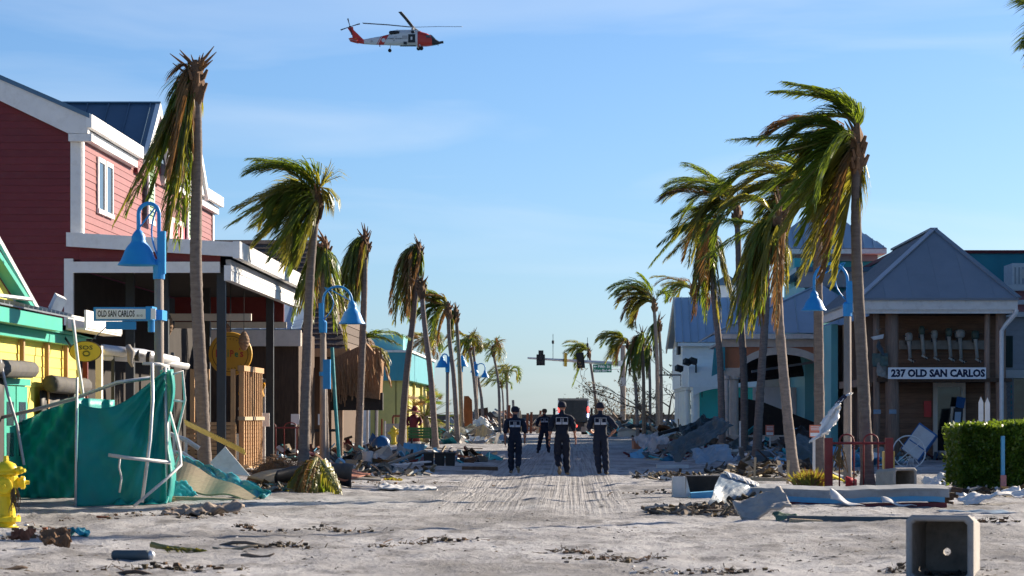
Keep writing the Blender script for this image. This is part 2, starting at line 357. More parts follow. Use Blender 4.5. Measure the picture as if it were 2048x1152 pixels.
def clip_poly(poly, axis, lo, hi):
    def cut(pl, val, keep_ge):
        out = []
        for i in range(len(pl)):
            a, b = pl[i], pl[(i + 1) % len(pl)]
            da, db = a.dot(axis) - val, b.dot(axis) - val
            ia, ib = (da >= 0) == keep_ge or abs(da) < 1e-9, (db >= 0) == keep_ge or abs(db) < 1e-9
            if ia: out.append(a)
            if ia != ib and abs(da - db) > 1e-12: out.append(a + (b - a) * (da / (da - db)))
        return out
    pl = cut(poly, lo, True)
    return cut(pl, hi, False) if len(pl) >= 3 else []
def pieces(parent, name, poly, axis, width, gap, thick, m, lap=0.0, start=None, rng=None, rib=0.0):
    """cut a convex wall or roof polygon into its boards / panels: each one a mesh of its own under parent"""
    poly = [Vector(p) for p in poly]; axis = Vector(axis).normalized()
    nrm = (poly[1] - poly[0]).cross(poly[2] - poly[0]).normalized()
    lo = min(p.dot(axis) for p in poly) if start is None else start; hi = max(p.dot(axis) for p in poly)
    out = []; k = 0
    while lo + k * width < hi - 1e-3:
        a = lo + k * width; b = min(a + width - gap, hi); k += 1
        pl = clip_poly(poly, axis, a, b)
        if len(pl) < 3: continue
        ar = Vector((0, 0, 0))
        for i in range(1, len(pl) - 1): ar += (pl[i] - pl[0]).cross(pl[i + 1] - pl[0])
        if ar.length < 0.004: continue
        j = rng.uniform(-0.004, 0.004) if rng else 0
        base = [p + nrm * 0.002 for p in pl]
        top = [p + nrm * (thick + j + lap * (1 - (p.dot(axis) - a) / width)) for p in pl]
        n = len(pl); mb = MB()
        mb.add(base + top, [tuple(reversed(range(n))), tuple(range(n, 2 * n))] + [(i, (i + 1) % n, n + (i + 1) % n, n + i) for i in range(n)])
        if rib:
            cross = nrm.cross(axis); tl = [p for p in pl if p.dot(axis) < a + 1e-4]
            if len(tl) >= 2:
                p0 = min(tl, key=lambda p: p.dot(cross)); p1 = max(tl, key=lambda p: p.dot(cross))
                mb.bar(p0 + nrm * (thick + rib / 2) + axis * 0.016, p1 + nrm * (thick + rib / 2) + axis * 0.016, 0.03, rib, up=nrm)
        out.append(mb.build(name, m, parent))
    return out

def text(parent, name, s, width, m, origin, right=Vector((1, 0, 0)), up=Vector((0, 0, 1)), depth=0.006, height=None, bold=0.0, label=None):
    """lettering as real raised letters, fitted to a width (and height), centred on origin"""
    cu = bpy.data.curves.new('lettering', 'FONT'); cu.body = s; cu.size = 1.0; cu.extrude = 0.0; cu.offset = bold
    cu.align_x = 'CENTER'; cu.align_y = 'CENTER'; cu.resolution_u = 2
    to = bpy.data.objects.new('lettering_source', cu); COL.objects.link(to)
    bpy.context.view_layer.update()
    dg = bpy.context.evaluated_depsgraph_get()
    me = bpy.data.meshes.new_from_object(to.evaluated_get(dg))
    vv = [v.co.copy() for v in me.vertices]; ff = [tuple(p.vertices) for p in me.polygons]
    bpy.data.objects.remove(to, do_unlink=True); bpy.data.meshes.remove(me); bpy.data.curves.remove(cu)
    x0, x1 = min(v.x for v in vv), max(v.x for v in vv); y0, y1 = min(v.y for v in vv), max(v.y for v in vv)
    sx = width / (x1 - x0); sy = (height / (y1 - y0)) if height else sx
    right, up = Vector(right).normalized(), Vector(up).normalized(); nn = right.cross(up)
    mb = MB()
    vs2 = [Vector(origin) + right * ((v.x - (x0 + x1) / 2) * sx) + up * ((v.y - (y0 + y1) / 2) * sy) + nn * depth for v in vv]
    mb.add(vs2, ff)
    o = mb.build(name, m, parent)
    if label: o['label'] = label
    return o
def fbm(x, y, z=0.0, o=4): return noise.fractal(Vector((x, y, z)), 1.0, 2.0, o)
# ------------------------------------------------------------------ ground and sea
def sm(a, b, t):
    t = max(0.0, min(1.0, (t - a) / (b - a))); return t * t * (3 - 2 * t)
def gz(x, y):
    z = 0.040 * fbm(x * 0.22, y * 0.16, 0.3, 4) + 0.02 * fbm(x * 0.8, y * 0.5, 7.0, 3)
    if y < 90: z += 0.034 * fbm(x * 2.6, y * 1.5, 3.1, 4) * (1 - sm(60, 90, y))
    z += 0.05 * math.exp(-((y - 67.5) / 2.0) ** 2)  # low hump added to catch the sun as a bright lip
    # ploughed-aside ridges of sand along both kerbs
    z += 0.07 * math.exp(-((x - 4.3) / 0.8) ** 2) * (0.6 + 0.8 * fbm(x, y * 0.35, 9.0, 3)) + 0.06 * math.exp(-((x + 5.4) / 0.9) ** 2) * (0.6 + 0.8 * fbm(x, y * 0.35, 4.0, 3))
    # wheel ruts down the street
    if 36 < y < 140:
        k = sm(36, 46, y)
        for c in (-1.6, 0.2): z -= 0.035 * k * math.exp(-((x - c - 0.25 * math.sin(y * 0.05)) / 0.62) ** 4)
    # a digger's track pads across the sand by the hydrant
    if 38.6 < y < 41.4 and -9 < x < -5.6:
        z += 0.055 * max(0, math.sin((x * 1.0 + y * 0.35) * 17.0)) * math.exp(-((y - 40 - 0.12 * (x + 7)) / 0.75) ** 4) * (1 - sm(-6.4, -5.6, x))
    if y > 270: z -= 2.4 * sm(270, 420, y)
    return z
def build_ground():
    xs = [-3000, -900, -300, -120, -60, -35, -24, -19, -16]
    x = -14.0
    while x < 11.0: xs.append(x); x += 0.105
    xs += [11.5, 13, 16, 20, 26, 36, 60, 120, 300, 900, 3000]
    ys = [-60, -20, 0, 8, 14]
    y = 17.0
    while y < 82: ys.append(y); y += 0.085 + 0.0022 * (y - 17)
    while y < 330: ys.append(y); y += 0.4 + 0.012 * (y - 82)
    ys += [340, 360, 400, 480, 700, 1400, 3000, 7000]
    vs = []
    for yy in ys:
        for xx in xs: vs.append((xx, yy, gz(xx, yy) if abs(xx) < 40 or yy > 250 else 0.0))
    nx = len(xs)
    fs = [(j * nx + i, j * nx + i + 1, (j + 1) * nx + i + 1, (j + 1) * nx + i) for j in range(len(ys) - 1) for i in range(nx - 1)]
    me = bpy.data.meshes.new('ground'); me.from_pydata(vs, [], fs)
    me.polygons.foreach_set('use_smooth', [True] * len(fs)); me.update()
    m = bpy.data.materials.new('storm_sand'); m.use_nodes = True
    n, l = m.node_tree.nodes, m.node_tree.links; b = n['Principled BSDF']
    b.inputs['Roughness'].default_value = 0.92; b.inputs['Specular IOR Level'].default_value = 0.2
    tc = n.new('ShaderNodeTexCoord')
    def nz(scale, st=(1, 1, 1), detail=6, rough=0.6):
        mp = n.new('ShaderNodeMapping'); mp.inputs['Scale'].default_value = st
        t = n.new('ShaderNodeTexNoise'); t.inputs['Scale'].default_value = scale; t.inputs['Detail'].default_value = detail; t.inputs['Roughness'].default_value = rough
        l.new(tc.outputs['Object'], mp.inputs[0]); l.new(mp.outputs[0], t.inputs['Vector']); return t.outputs['Fac']
    def ramp(v, p0, c0, p1, c1):
        r = n.new('ShaderNodeValToRGB'); r.color_ramp.elements[0].position = p0; r.color_ramp.elements[1].position = p1
        r.color_ramp.elements[0].color = (*c0, 1); r.color_ramp.elements[1].color = (*c1, 1); l.new(v, r.inputs[0]); return r.outputs[0]
    def mix(f, a, c):
        x = n.new('ShaderNodeMixRGB'); l.new(f, x.inputs[0])
        if isinstance(a, tuple): x.inputs[1].default_value = (*a, 1)
        else: l.new(a, x.inputs[1])
        if isinstance(c, tuple): x.inputs[2].default_value = (*c, 1)
        else: l.new(c, x.inputs[2])
        return x.outputs[0]
    base = ramp(nz(0.35, (1, 0.6, 1)), 0.36, (0.20, 0.195, 0.196), 0.58, (0.41, 0.406, 0.414))
    c = mix(ramp(nz(1.6, (1, 0.35, 1), 8, 0.7), 0.50, (0, 0, 0), 0.62, (0.85, 0.85, 0.85)), base, (0.155, 0.15, 0.15))      # damp silt
    c = mix(ramp(nz(4.5, (1, 0.5, 1), 8, 0.75), 0.58, (0, 0, 0), 0.70, (0.85, 0.85, 0.85)), c, (0.10, 0.088, 0.078))        # shell hash and wrack
    c = mix(ramp(nz(16, (1, 1, 1), 4, 0.7), 0.62, (0, 0, 0), 0.72, (0.7, 0.7, 0.7)), c, (0.13, 0.115, 0.10))
    # swept wheel marks: fine parallel scratches in two bands
    sep = n.new('ShaderNodeSeparateXYZ'); l.new(tc.outputs['Object'], sep.inputs[0])
    lines = nz(1.0, (16, 0.06, 1), 3, 0.6)
    def band(c0, w):
        a = n.new('ShaderNodeMath'); a.operation = 'SUBTRACT'; a.inputs[1].default_value = c0; l.new(sep.outputs[0], a.inputs[0])
        q = n.new('ShaderNodeMath'); q.operation = 'ABSOLUTE'; l.new(a.outputs[0], q.inputs[0])
        r = n.new('ShaderNodeMapRange'); r.inputs[1].default_value = w; r.inputs[2].default_value = w * 0.75; l.new(q.outputs[0], r.inputs[0]); return r.outputs[0]
    bsum = n.new('ShaderNodeMath'); bsum.operation = 'ADD'; l.new(band(-1.6, 0.95), bsum.inputs[0]); l.new(band(0.2, 0.9), bsum.inputs[1])
    yr = n.new('ShaderNodeMapRange'); yr.inputs[1].default_value = 40; yr.inputs[2].default_value = 48; l.new(sep.outputs[1], yr.inputs[0])
    bm_ = n.new('ShaderNodeMath'); bm_.operation = 'MULTIPLY'; l.new(bsum.outputs[0], bm_.inputs[0]); l.new(yr.outputs[0], bm_.inputs[1])
    sc = ramp(lines, 0.42, (0.22, 0.212, 0.21), 0.56, (0.39, 0.38, 0.38))
    b75 = n.new('ShaderNodeMath'); b75.operation = 'MULTIPLY'; b75.inputs[1].default_value = 0.75; l.new(bm_.outputs[0], b75.inputs[0])
    c = mix(b75.outputs[0], c, sc)
    l.new(c, b.inputs['Base Color'])
    hs = n.new('ShaderNodeMath'); hs.operation = 'MULTIPLY_ADD'; hs.inputs[1].default_value = 0.6; l.new(nz(14, (1, 1, 1), 6, 0.7), hs.inputs[0]); l.new(nz(3.2, (1, 0.7, 1), 6, 0.65), hs.inputs[2])
    ln = n.new('ShaderNodeMath'); ln.operation = 'MULTIPLY'; l.new(lines, ln.inputs[0]); l.new(bm_.outputs[0], ln.inputs[1])
    h2 = n.new('ShaderNodeMath'); h2.operation = 'MULTIPLY_ADD'; h2.inputs[1].default_value = 0.9; l.new(ln.outputs[0], h2.inputs[0]); l.new(hs.outputs[0], h2.inputs[2])
    bp = n.new('ShaderNodeBump'); bp.inputs['Distance'].default_value = 0.075; bp.inputs['Strength'].default_value = 0.8
    l.new(h2.outputs[0], bp.inputs['Height']); l.new(bp.outputs[0], b.inputs['Normal'])
    g = link_mesh('ground', me, m); g['kind'] = 'structure'
    s = MB().add([(-4000, 340, -1.2), (4000, 340, -1.2), (4000, 9000, -1.2), (-4000, 9000, -1.2)], [(0, 1, 2, 3)]).build('sea', M['water'], origin=(0, 340, -1.2))
    s['kind'] = 'structure'
build_ground()
# ------------------------------------------------------------------ buildings
def window(parent, c, w, h, nrm, frame=0.07, m=None, gm=None, mull=0, name='window', proud=0.05, shut=None):
    """a framed window facing +-X or +-Y: window > frame bars as one part, pane sub-parts"""
    m = m or M['white']; gm = gm or M['glass']
    c = Vector(c); nrm = Vector(nrm); u = Vector((0, 0, 1)).cross(nrm); up = Vector((0, 0, 1))
    def bx(mb, du, dz, su, sz, dn, sn):
        ctr = c + u * du + up * dz + nrm * dn
        R = Matrix((u, nrm, up)).transposed(); mb.obox(ctr, (su, sn, sz), R)
    f = MB()
    bx(f, 0, h / 2 - frame / 2, w, frame, proud / 2, proud); bx(f, 0, -h / 2 + frame / 2, w + 0.06, frame, proud / 2 + 0.012, proud + 0.024)
    for s in (-1, 1): bx(f, s * (w / 2 - frame / 2), 0, frame, h - 2 * frame - 0.004, proud / 2, proud)
    for k in range(mull):
        bx(f, -w / 2 + w * (k + 1) / (mull + 1), 0, frame * 0.7, h - 2 * frame - 0.004, proud / 2 - 0.004, proud)
    fo = f.build(name, m, parent)
    n = mull + 1
    for k in range(n):
        g = MB(); bx(g, -w / 2 + w * (k + 0.5) / n, 0, w / n - frame * 1.1, h - 2 * frame - 0.01, 0.012, 0.02)
        g.build('pane', gm, fo)
    if shut:
        for k in range(int((h - 2 * frame) / 0.13)):
            g = MB(); ctr = c + up * (-h / 2 + frame + 0.07 + k * 0.13) + nrm * 0.035
            g.obox(ctr, (w - 2 * frame - 0.02, 0.02, 0.12), Matrix((u, nrm, up)).transposed() @ rot(18, 0, 0)); g.build('slat', shut, fo)
    return fo
R0 = random.Random(4)

# ---- red clapboard building with the covered porch (left)
FR, XS, XPE = 72.0, -12.6, -8.75           # camera-facing plane, street-side wall plane, porch edge
rb = thing('red_building', 'tall red clapboard building with white trim and open covered porch', 'building', (XS, FR, 0))
w = MB().box(-22, -12.86, FR, FR + 0.3, 0, 9.0).slab([(-22, FR, 9.0), (-12.6, FR, 9.0), (-22, FR, 13.2)], (0, 0.3, 0)).box(-12.86, XS, FR, FR + 0.3, 5.5, 9.0)
w.box(-12.6, -9.0, FR, FR + 0.2, 5.36, 5.86)
wall = w.build('gable_wall', M['red'], rb)
ny = Vector((0, -1, 0))
pieces(wall, 'siding_board', [(-20.5, FR, 0), (-12.86, FR, 0), (-12.86, FR, 5.5), (-20.5, FR, 5.5)], (0, 0, 1), 0.185, 0.004, 0.008, M['red'], lap=0.016, rng=R0)
pieces(wall, 'siding_board', [(-20.5, FR, 5.55), (XS, FR, 5.55), (XS, FR, 8.95), (-20.5, FR, 12.5)], (0, 0, 1), 0.185, 0.004, 0.008, M['red'], lap=0.016, rng=R0)
pieces(wall, 'siding_board', [(XS + 0.01, FR, 5.36), (-9.05, FR, 5.36), (XS + 0.01, FR, 5.86)], (0, 0, 1), 0.185, 0.004, 0.008, M['red'], lap=0.016, rng=R0)
sw = MB().box(XS - 0.3, XS, FR + 0.31, 98.6, 5.6, 9.0).build('street_wall', M['red'], rb)
pieces(sw, 'siding_board', [(XS, FR + 0.31, 5.6), (XS, 98.6, 5.6), (XS, 98.6, 9.0), (XS, FR + 0.31, 9.0)], (0, 0, 1), 0.185, 0.004, 0.008, M['redlit'], lap=0.016, rng=R0)
MB().box(-22, XS - 0.3, 98.3, 98.6, 0, 9).build('rear_wall', M['red'], rb)
# white trims
MB().box(XS - 0.24, XS + 0.035, FR - 0.035, FR + 0.02, 6.05, 9.02).build('corner_board', M['white'], rb)
MB().box(XS + 0.03, XS + 0.07, FR + 0.02, FR + 0.28, 6.1, 8.98).build('corner_board', M['white'], rb)
MB().box(XS + 0.03, XS + 0.07, 98.3, 98.64, 6.1, 8.98).build('corner_board', M['white'], rb)
MB().slab([(-21, FR - 0.05, 12.62), (-21, FR - 0.05, 13.08), (XS + 0.25, FR - 0.05, 9.12), (XS + 0.25, FR - 0.05, 8.72), (XS - 0.26, FR - 0.05, 8.72)], (0, -0.25, 0)).build('rake_board', M['white'], rb)
MB().box(-13.0, -12.77, FR - 0.06, FR + 0.1, 0, 5.52).box(-12.77, -9.0, FR - 0.06, FR + 0.1, 5.16, 5.44).build('porch_frame', M['white'], rb)
MB().box(XS - 0.25, XS + 0.35, FR - 0.29, FR - 0.06, 8.52, 8.71).build('eave_return', M['white'], rb)
# main roof
roof = MB().slab([(XS + 0.3, FR - 0.35, 9.1), (-22, FR - 0.35, 13.3), (-22, 99, 13.3), (XS + 0.3, 99, 9.1)], (0, 0, 0.12)).build('roof', M['blueroof'], rb)
MB().box(XS + 0.22, XS + 0.36, FR - 0.34, 80.4, 8.86, 9.2).box(XS + 0.02, XS + 0.2, FR - 0.27, 80.3, 8.6, 8.84).build('eave_board', M['white'], rb)
MB().box(XS + 0.22, XS + 0.36, 85.7, 99, 8.86, 9.2).box(XS + 0.02, XS + 0.2, 85.7, 98.9, 8.6, 8.84).build('eave_board', M['white'], rb)
def dormer(y0, y1, apex):
    ym = (y0 + y1) / 2; xf = XS + 0.12
    d = MB().slab([(xf, y0 + 0.25, 8.5), (xf, y1 - 0.25, 8.5), (xf, y1 - 0.25, 9.05), (xf, ym, apex - 0.3), (xf, y0 + 0.25, 9.05)], (-0.2, 0, 0)).build('dormer', M['red'], rb)
    pieces(d, 'siding_board', [(xf, y0 + 0.25, 8.5), (xf, y1 - 0.25, 8.5), (xf, y1 - 0.25, 9.05), (xf, ym, apex - 0.3), (xf, y0 + 0.25, 9.05)], (0, 0, 1), 0.185, 0.004, 0.008, M['redlit'], lap=0.016, rng=R0)
    for a, b in ((y0, ym), (y1, ym)):
        q = [(XS + 0.45, a, 8.95), (XS + 0.45, b, apex), (-17.4, b, apex), (-13.0, a, 8.95)]
        if a > b: q = [q[1], q[0], q[3], q[2]]
        mb = MB().slab(q, (0, 0, -0.1)); mb.build('dormer_roof', M['blueroof'], rb)
        pieces(rb, 'roof_panel', [Vector(p) for p in q], (1, 0, 0), 0.62, 0.012, 0.02, M['blueroof'], rib=0.05)
        MB().slab([(XS + 0.46, a, 8.72), (XS + 0.46, a, 9.0), (XS + 0.46, b, apex + 0.03), (XS + 0.46, b, apex - 0.32)], (-0.14, 0, 0)).build('dormer_rake_board', M['white'], rb)
    MB().box(-17.3, XS + 0.47, ym - 0.09, ym + 0.09, apex + 0.0, apex + 0.05).build('ridge_cap', M['blueroof'], rb)
dormer(80.5, 85.6, 10.75); dormer(89.0, 94.1, 10.75)
window(rb, (XS + 0.03, 74.95, 7.62), 1.15, 1.5, (1, 0, 0), frame=0.12); window(rb, (XS + 0.03, 76.25, 7.62), 1.15, 1.5, (1, 0, 0), frame=0.12)
window(rb, (XS + 0.15, 83.05, 8.2), 1.2, 2.1, (1, 0, 0), frame=0.13, shut=M['shutter'])
window(rb, (XS + 0.15, 91.55, 8.2), 1.2, 2.1, (1, 0, 0), frame=0.13, shut=M['shutter'])
sg = MB().box(XS + 0.03, XS + 0.08, 87.6, 94.2, 6.35, 7.75).build('wall_sign', M['offwhite'], rb); sg['label'] = 'weathered white wall sign with faded pink blocks'
for k in range(5):
    y = 88.2 + k * 1.2
    MB().box(XS + 0.082, XS + 0.09, y, y + 0.8, 7.05, 7.6).build('faded_block', M['inkpink'], sg)
    MB().box(XS + 0.082, XS + 0.088, y, y + 0.85, 6.86, 6.98).build('faded_line', M['greytrim'], sg)
for k in range(7):
    MB().box(XS + 0.082, XS + 0.088, 88.1 + k * 0.83, 88.35 + k * 0.83, 6.42, 6.42 + R0.uniform(0.15, 0.35)).build('faded_figure', M['greytrim'], sg)
# porch roof
pr = MB().slab([(XS, FR - 0.2, 6.12), (XPE + 0.1, FR - 0.2, 5.86), (XPE + 0.1, 90.5, 5.86), (XS, 98.6, 6.12)], (0, 0, -0.16)).build('porch_roof', M['greyroof'], rb)
MB().slab([(-12.9, FR - 0.22, 6.18), (XPE + 0.12, FR - 0.22, 5.93), (XPE + 0.12, FR - 0.22, 5.56), (-12.9, FR - 0.22, 5.82)], (0, -0.1, 0)).build('porch_rake_board', M['white'], rb)
MB().box(XPE + 0.12, XPE + 0.3, FR - 0.33, 90.5, 5.52, 5.95).build('porch_eave_board', M['white'], rb)
MB().box(XPE - 0.12, XPE + 0.06, FR - 0.2, 90.3, 4.95, 5.34).box(XPE + 0.065, XPE + 0.08, FR - 0.15, 90.2, 5.2, 5.26).build('porch_beam', M['white'], rb)
MB().box(XPE - 0.1, XPE + 0.02, FR, 90.2, 5.36, 5.5).build('porch_soffit_strip', M['greytrim'], rb)
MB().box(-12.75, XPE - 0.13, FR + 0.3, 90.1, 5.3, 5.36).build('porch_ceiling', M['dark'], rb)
for (x, y) in ((-9.0, 72.3), (-9.0, 84.0), (-10.6, 73.2), (-11.7, 74.5), (-10.9, 84), (-12.3, 84.5)):
    MB().box(x - 0.11, x + 0.11, y - 0.11, y + 0.11, 0, 5.3).build('porch_post', M['steel'], rb)
MB().box(-12.7, -9.2, 90, 90.15, 4.45, 5.3).build('porch_end_gable', M['red'], rb)
MB().box(-12.7, -9.1, 89.9, 89.98, 4.3, 4.5).build('porch_end_beam', M['cream'], rb)
MB().box(-12.7, -9.1, 79.9, 80.05, 4.2, 4.4).build('porch_cross_beam', M['cream'], rb)
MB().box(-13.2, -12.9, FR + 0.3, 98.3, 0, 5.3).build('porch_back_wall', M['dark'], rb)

# ---- restaurant under the porch: bar front, timber booth, round sign
bo = thing('timber_booth', 'orange pine slatted booth standing under the red building porch', 'booth', (-8.9, 78, 0))
MB().box(-10.4, -9.0, 76.0, 81.0, 0, 0.1).build('floor', M['pine'], bo)
for k in range(9):
    y = 76.1 + k * 0.55
    MB().box(-9.0, -8.86, y, y + 0.1, 0.1, 2.7).build('stud', M['pine'], bo)
for k in range(11): MB().box(-8.98, -8.9, 76.2, 80.9, 0.12 + k * 0.11, 0.21 + k * 0.11).build('slat', M['pine'], bo)
MB().box(-9.02, -8.82, 76, 80.9, 1.36, 1.46).build('counter', M['lumber'], bo)
MB().box(-9.02, -8.84, 76, 80.9, 2.7, 2.85).build('top_rail', M['pine'], bo)
for x in (-10.3, -9.9, -9.5, -9.2): MB().box(x, x + 0.12, 75.9, 76.0, 0.1, 2.75).build('stud', M['pine'], bo)
for k in range(11): MB().box(-10.4, -9.05, 75.84, 75.9, 0.12 + k * 0.11, 0.21 + k * 0.11).build('slat', M['pine'], bo)
rs = thing('round_restaurant_sign', 'round amber restaurant sign reading Felipe\'s hung behind porch post', 'sign', (X(461, 80), 80, Z(708, 80)))
c = Vector((X(461, 80), 80, Z(708, 80))); Rf = rot(90, 0, 0)
MB().lathe([(0.615, -0.06), (0.63, 0.0), (0.615, 0.06)], c, 40, Rf).build('disc', M['amber'], rs)
MB().lathe([(0.50, 0.062), (0.515, 0.062), (0.515, 0.068), (0.50, 0.068)], c, 48, Rf, close=False).build('ring', M['ink'], rs)
for ch, dx, mm, hh in (('F', -0.36, 'inkred', 0.22), ('e', -0.24, 'inkgreen', 0.15), ('l', -0.15, 'inkred', 0.24), ('i', -0.06, 'inkgreen', 0.22), ('P', 0.05, 'inkred', 0.2), ('e', 0.18, 'inkgreen', 0.14), ("'", 0.27, 'inkred', 0.06), ('s', 0.33, 'inkred', 0.15)):
    text(rs, 'letter', ch, {'l': 0.03, 'i': 0.03, "'": 0.025}.get(ch, 0.1), M[mm], c + Vector((dx, -0.07, (0.14 if ch == "'" else hh / 2 - 0.09))), height=hh, depth=0.004, bold=0.02)
for s_, a0, dirn in (('MEXICAN', 90, -1), ('TAQUERIA', 270, 1)):
    for k, ch in enumerate(s_):
        a = math.radians(a0 + dirn * (k - (len(s_) - 1) / 2) * 13)
        rad = Vector((math.cos(a), 0, math.sin(a))); up = rad if dirn < 0 else -rad
        text(rs, 'letter', ch, 0.035 if ch != 'I' else 0.012, M['ink'], c + rad * 0.43 + Vector((0, -0.07, 0)), right=up.cross(Vector((0, 1, 0))) * -1 if False else Vector((up.z, 0, -up.x)), up=up, height=0.055, depth=0.004)
MB().bar(c + Vector((0, 0, 0.6)), (c.x, 80, 5.3), 0.03).build('hanger', M['steel'], rs)
for k, (px, py, d, hh, lb) in enumerate(((488, 682, 77, 0.52, 'brown woven pendant lamp hanging in front of the round amber sign'), (335, 650, 75, 0.62, 'brown woven pendant lamp hanging right of the street name sign'), (453, 664, 82, 0.5, 'brown woven pendant lamp half hidden behind the porch post'))):
    c0 = P(px, py, d); t = thing('pendant_lamp', lb, 'lamp', c0, 'woven pendant lamps')
    prof = [(0.03, hh * 0.5)] + [(0.15 * math.sin(math.pi * (0.06 + 0.88 * q)) ** 0.8 * (1.06 if i % 2 else 0.97), hh * (0.5 - q)) for i, q in enumerate([j / 12 for j in range(13)])]
    MB().lathe(list(reversed(prof)), c0, 14).build('shade', mat('woven_shade', (0.24, 0.15, 0.09), 0.9, 0.4, 12, bump=0.03), t, smooth=False)
    MB().bar(c0 + Vector((0, 0, hh / 2)), (c0.x, c0.y, 5.3), 0.015).build('cord', M['black'], t)

# ---- low blue-roofed kitchen shed and brown shingled tavern behind
kt = thing('kitchen_shed', 'low shed with pale blue metal roof seen through the porch', 'shed', (-11, 97, 0))
MB().box(-14.5, -9.4, 97, 103, 0, 4.4).build('wall', M['darkwood'], kt)
MB().box(-14.6, -9.3, 96.7, 96.98, 3.9, 4.45).build('fascia', M['cream'], kt)
pieces(kt, 'roof_panel', [(-14.6, 96.7, 4.46), (-9.3, 96.7, 4.46), (-9.3, 100, 5.7), (-14.6, 100, 5.7)], (1, 0, 0), 0.55, 0.012, 0.03, M['paleroof'], rib=0.05)
tv = thing('shingled_tavern', 'dark timber tavern with big brown shingled roof and thatched gable', 'building', (-12, 106, 0))
MB().box(-22, -9.2, 108, 124, 0, 4.0).build('wall', M['darkwood'], tv)
def shingle(name, q, rows, parent):
    a, b, c1, d1 = [Vector(p) for p in q]      # eave left, eave right, top right, top left
    n = (b - a).cross(d1 - a).normalized()
    for k in range(rows):
        t0, t1 = k / rows, min(1, (k + 1.15) / rows)
        p = [a.lerp(d1, t0), b.lerp(c1, t0), b.lerp(c1, t1), a.lerp(d1, t1)]
        mb = MB(); mb.slab([p[0] + n * 0.05, p[1] + n * 0.05, p[2] + n * 0.015, p[3] + n * 0.015], -n * 0.03); mb.build(name, M['shingle'], parent)
shingle('shingle_course', [(-22, 104.5, 3.9), (-8.3, 104.5, 3.9), (-10.5, 112.5, 8.55), (-22, 112.5, 8.55)], 22, tv)
shingle('shingle_course', [(-8.3, 104.5, 3.9), (-8.3, 126, 3.9), (-10.5, 112.6, 8.5), (-10.5, 112.5, 8.5)], 12, tv)
MB().box(-22, -8.2, 104.3, 104.5, 3.7, 4.0).build('eave_board', M['pine'], tv)
for x in (-12.6, -11.2, -9.9, -8.7): MB().box(x, x + 0.2, 104.7, 104.9, 0, 3.8).build('porch_post', M['post'], tv)
MB().box(-13, -8.6, 104.6, 104.75, 0.9, 1.0).build('rail', M['steel'], tv)
for k in range(14): MB().box(-13 + k * 0.31, -12.95 + k * 0.31, 104.65, 104.7, 0, 0.9).build('baluster', M['steel'], tv)
th = MB().slab([(-8.6, 103.5, 2.3), (-7.05, 103.6, 2.1), (-7.0, 104, 3.5), (-7.6, 104.2, 4.2), (-8.9, 104.2, 3.6)], (0, 1.4, 0)).build('thatch_overhang', M['thatch'], tv)
rr = random.Random(11)
fr = MB()
for k in range(160):
    x = rr.uniform(-8.8, -7.0); z = 2.2 + (x + 8.8) * 0.55 + rr.uniform(0, 1.2) * 0.9
    fr.bar((x, 103.45 + rr.uniform(-.12, .05), min(z, 4.0)), (x + rr.uniform(-.05, .12), 103.4 + rr.uniform(-.15, .05), min(z, 4.0) - rr.uniform(0.3, 0.8)), 0.035, 0.02)
f_o = fr.build('thatch_fringe', M['thatch'], tv); f_o['kind'] = 'stuff'
MB().box(-8.9, -6.95, 103.9, 104.3, 1.7, 2.35).build('hanging_panel', M['blacksheet'], tv)

# ---- yellow cottage at the left edge
XC = -10.0
ct = thing('yellow_cottage', 'yellow clapboard cottage with teal trim and storm torn metal roof', 'building', (XC, 50, 0))
wl_ = MB().box(-16, XC, 40, 57.0, 0, 3.25).build('wall', M['yellow'], ct)
pieces(wl_, 'siding_board', [(XC, 40, 0), (XC, 57.0, 0), (XC, 57.0, 3.25), (XC, 40, 3.25)], (0, 0, 1), 0.2, 0.004, 0.008, M['yellow'], lap=0.014, rng=R0)
MB().box(XC + 0.04, XC + 0.5, 40, 52.4, 3.05, 3.3).box(XC + 0.04, XC + 0.22, 40, 56.6, 2.86, 3.04).build('eave_board', M['teal'], ct)
MB().box(XC + 0.04, XC + 0.3, 52.4, 57.2, 3.05, 3.2).build('torn_eave_board', M['teal'], ct)
pieces(ct, 'roof_panel', [(XC + 0.55, 40, 3.32), (XC + 0.55, 53.4, 3.32), (-13.2, 55.0, 4.25), (-13.2, 40, 4.25)], (0, 1, 0), 0.42, 0.012, 0.03, M['greyroof'], rib=0.05)
MB().slab([(XC + 0.3, 53.4, 3.22), (XC + 0.3, 57.3, 3.14), (-13.2, 57.3, 4.1), (-13.2, 55.0, 4.2)], (0, 0, -0.1)).build('bare_roof_deck', M['blueroof'], ct)
gt = MB().box(XC + 0.35, XC + 0.72, 53.6, 57.9, 3.12, 3.16).box(XC + 0.35, XC + 0.39, 53.6, 57.9, 3.16, 3.42).box(XC + 0.7, XC + 0.74, 53.6, 57.9, 3.16, 3.5).build('broken_gutter', M['offwhite'], ct); gt['label'] = 'broken white gutter at the cottage eave'
MB().obox((XC + 0.3, 53.0, 3.6), (0.2, 0.45, 0.3), rot(10, 24, 20)).build('torn_flashing', M['offwhite'], ct)
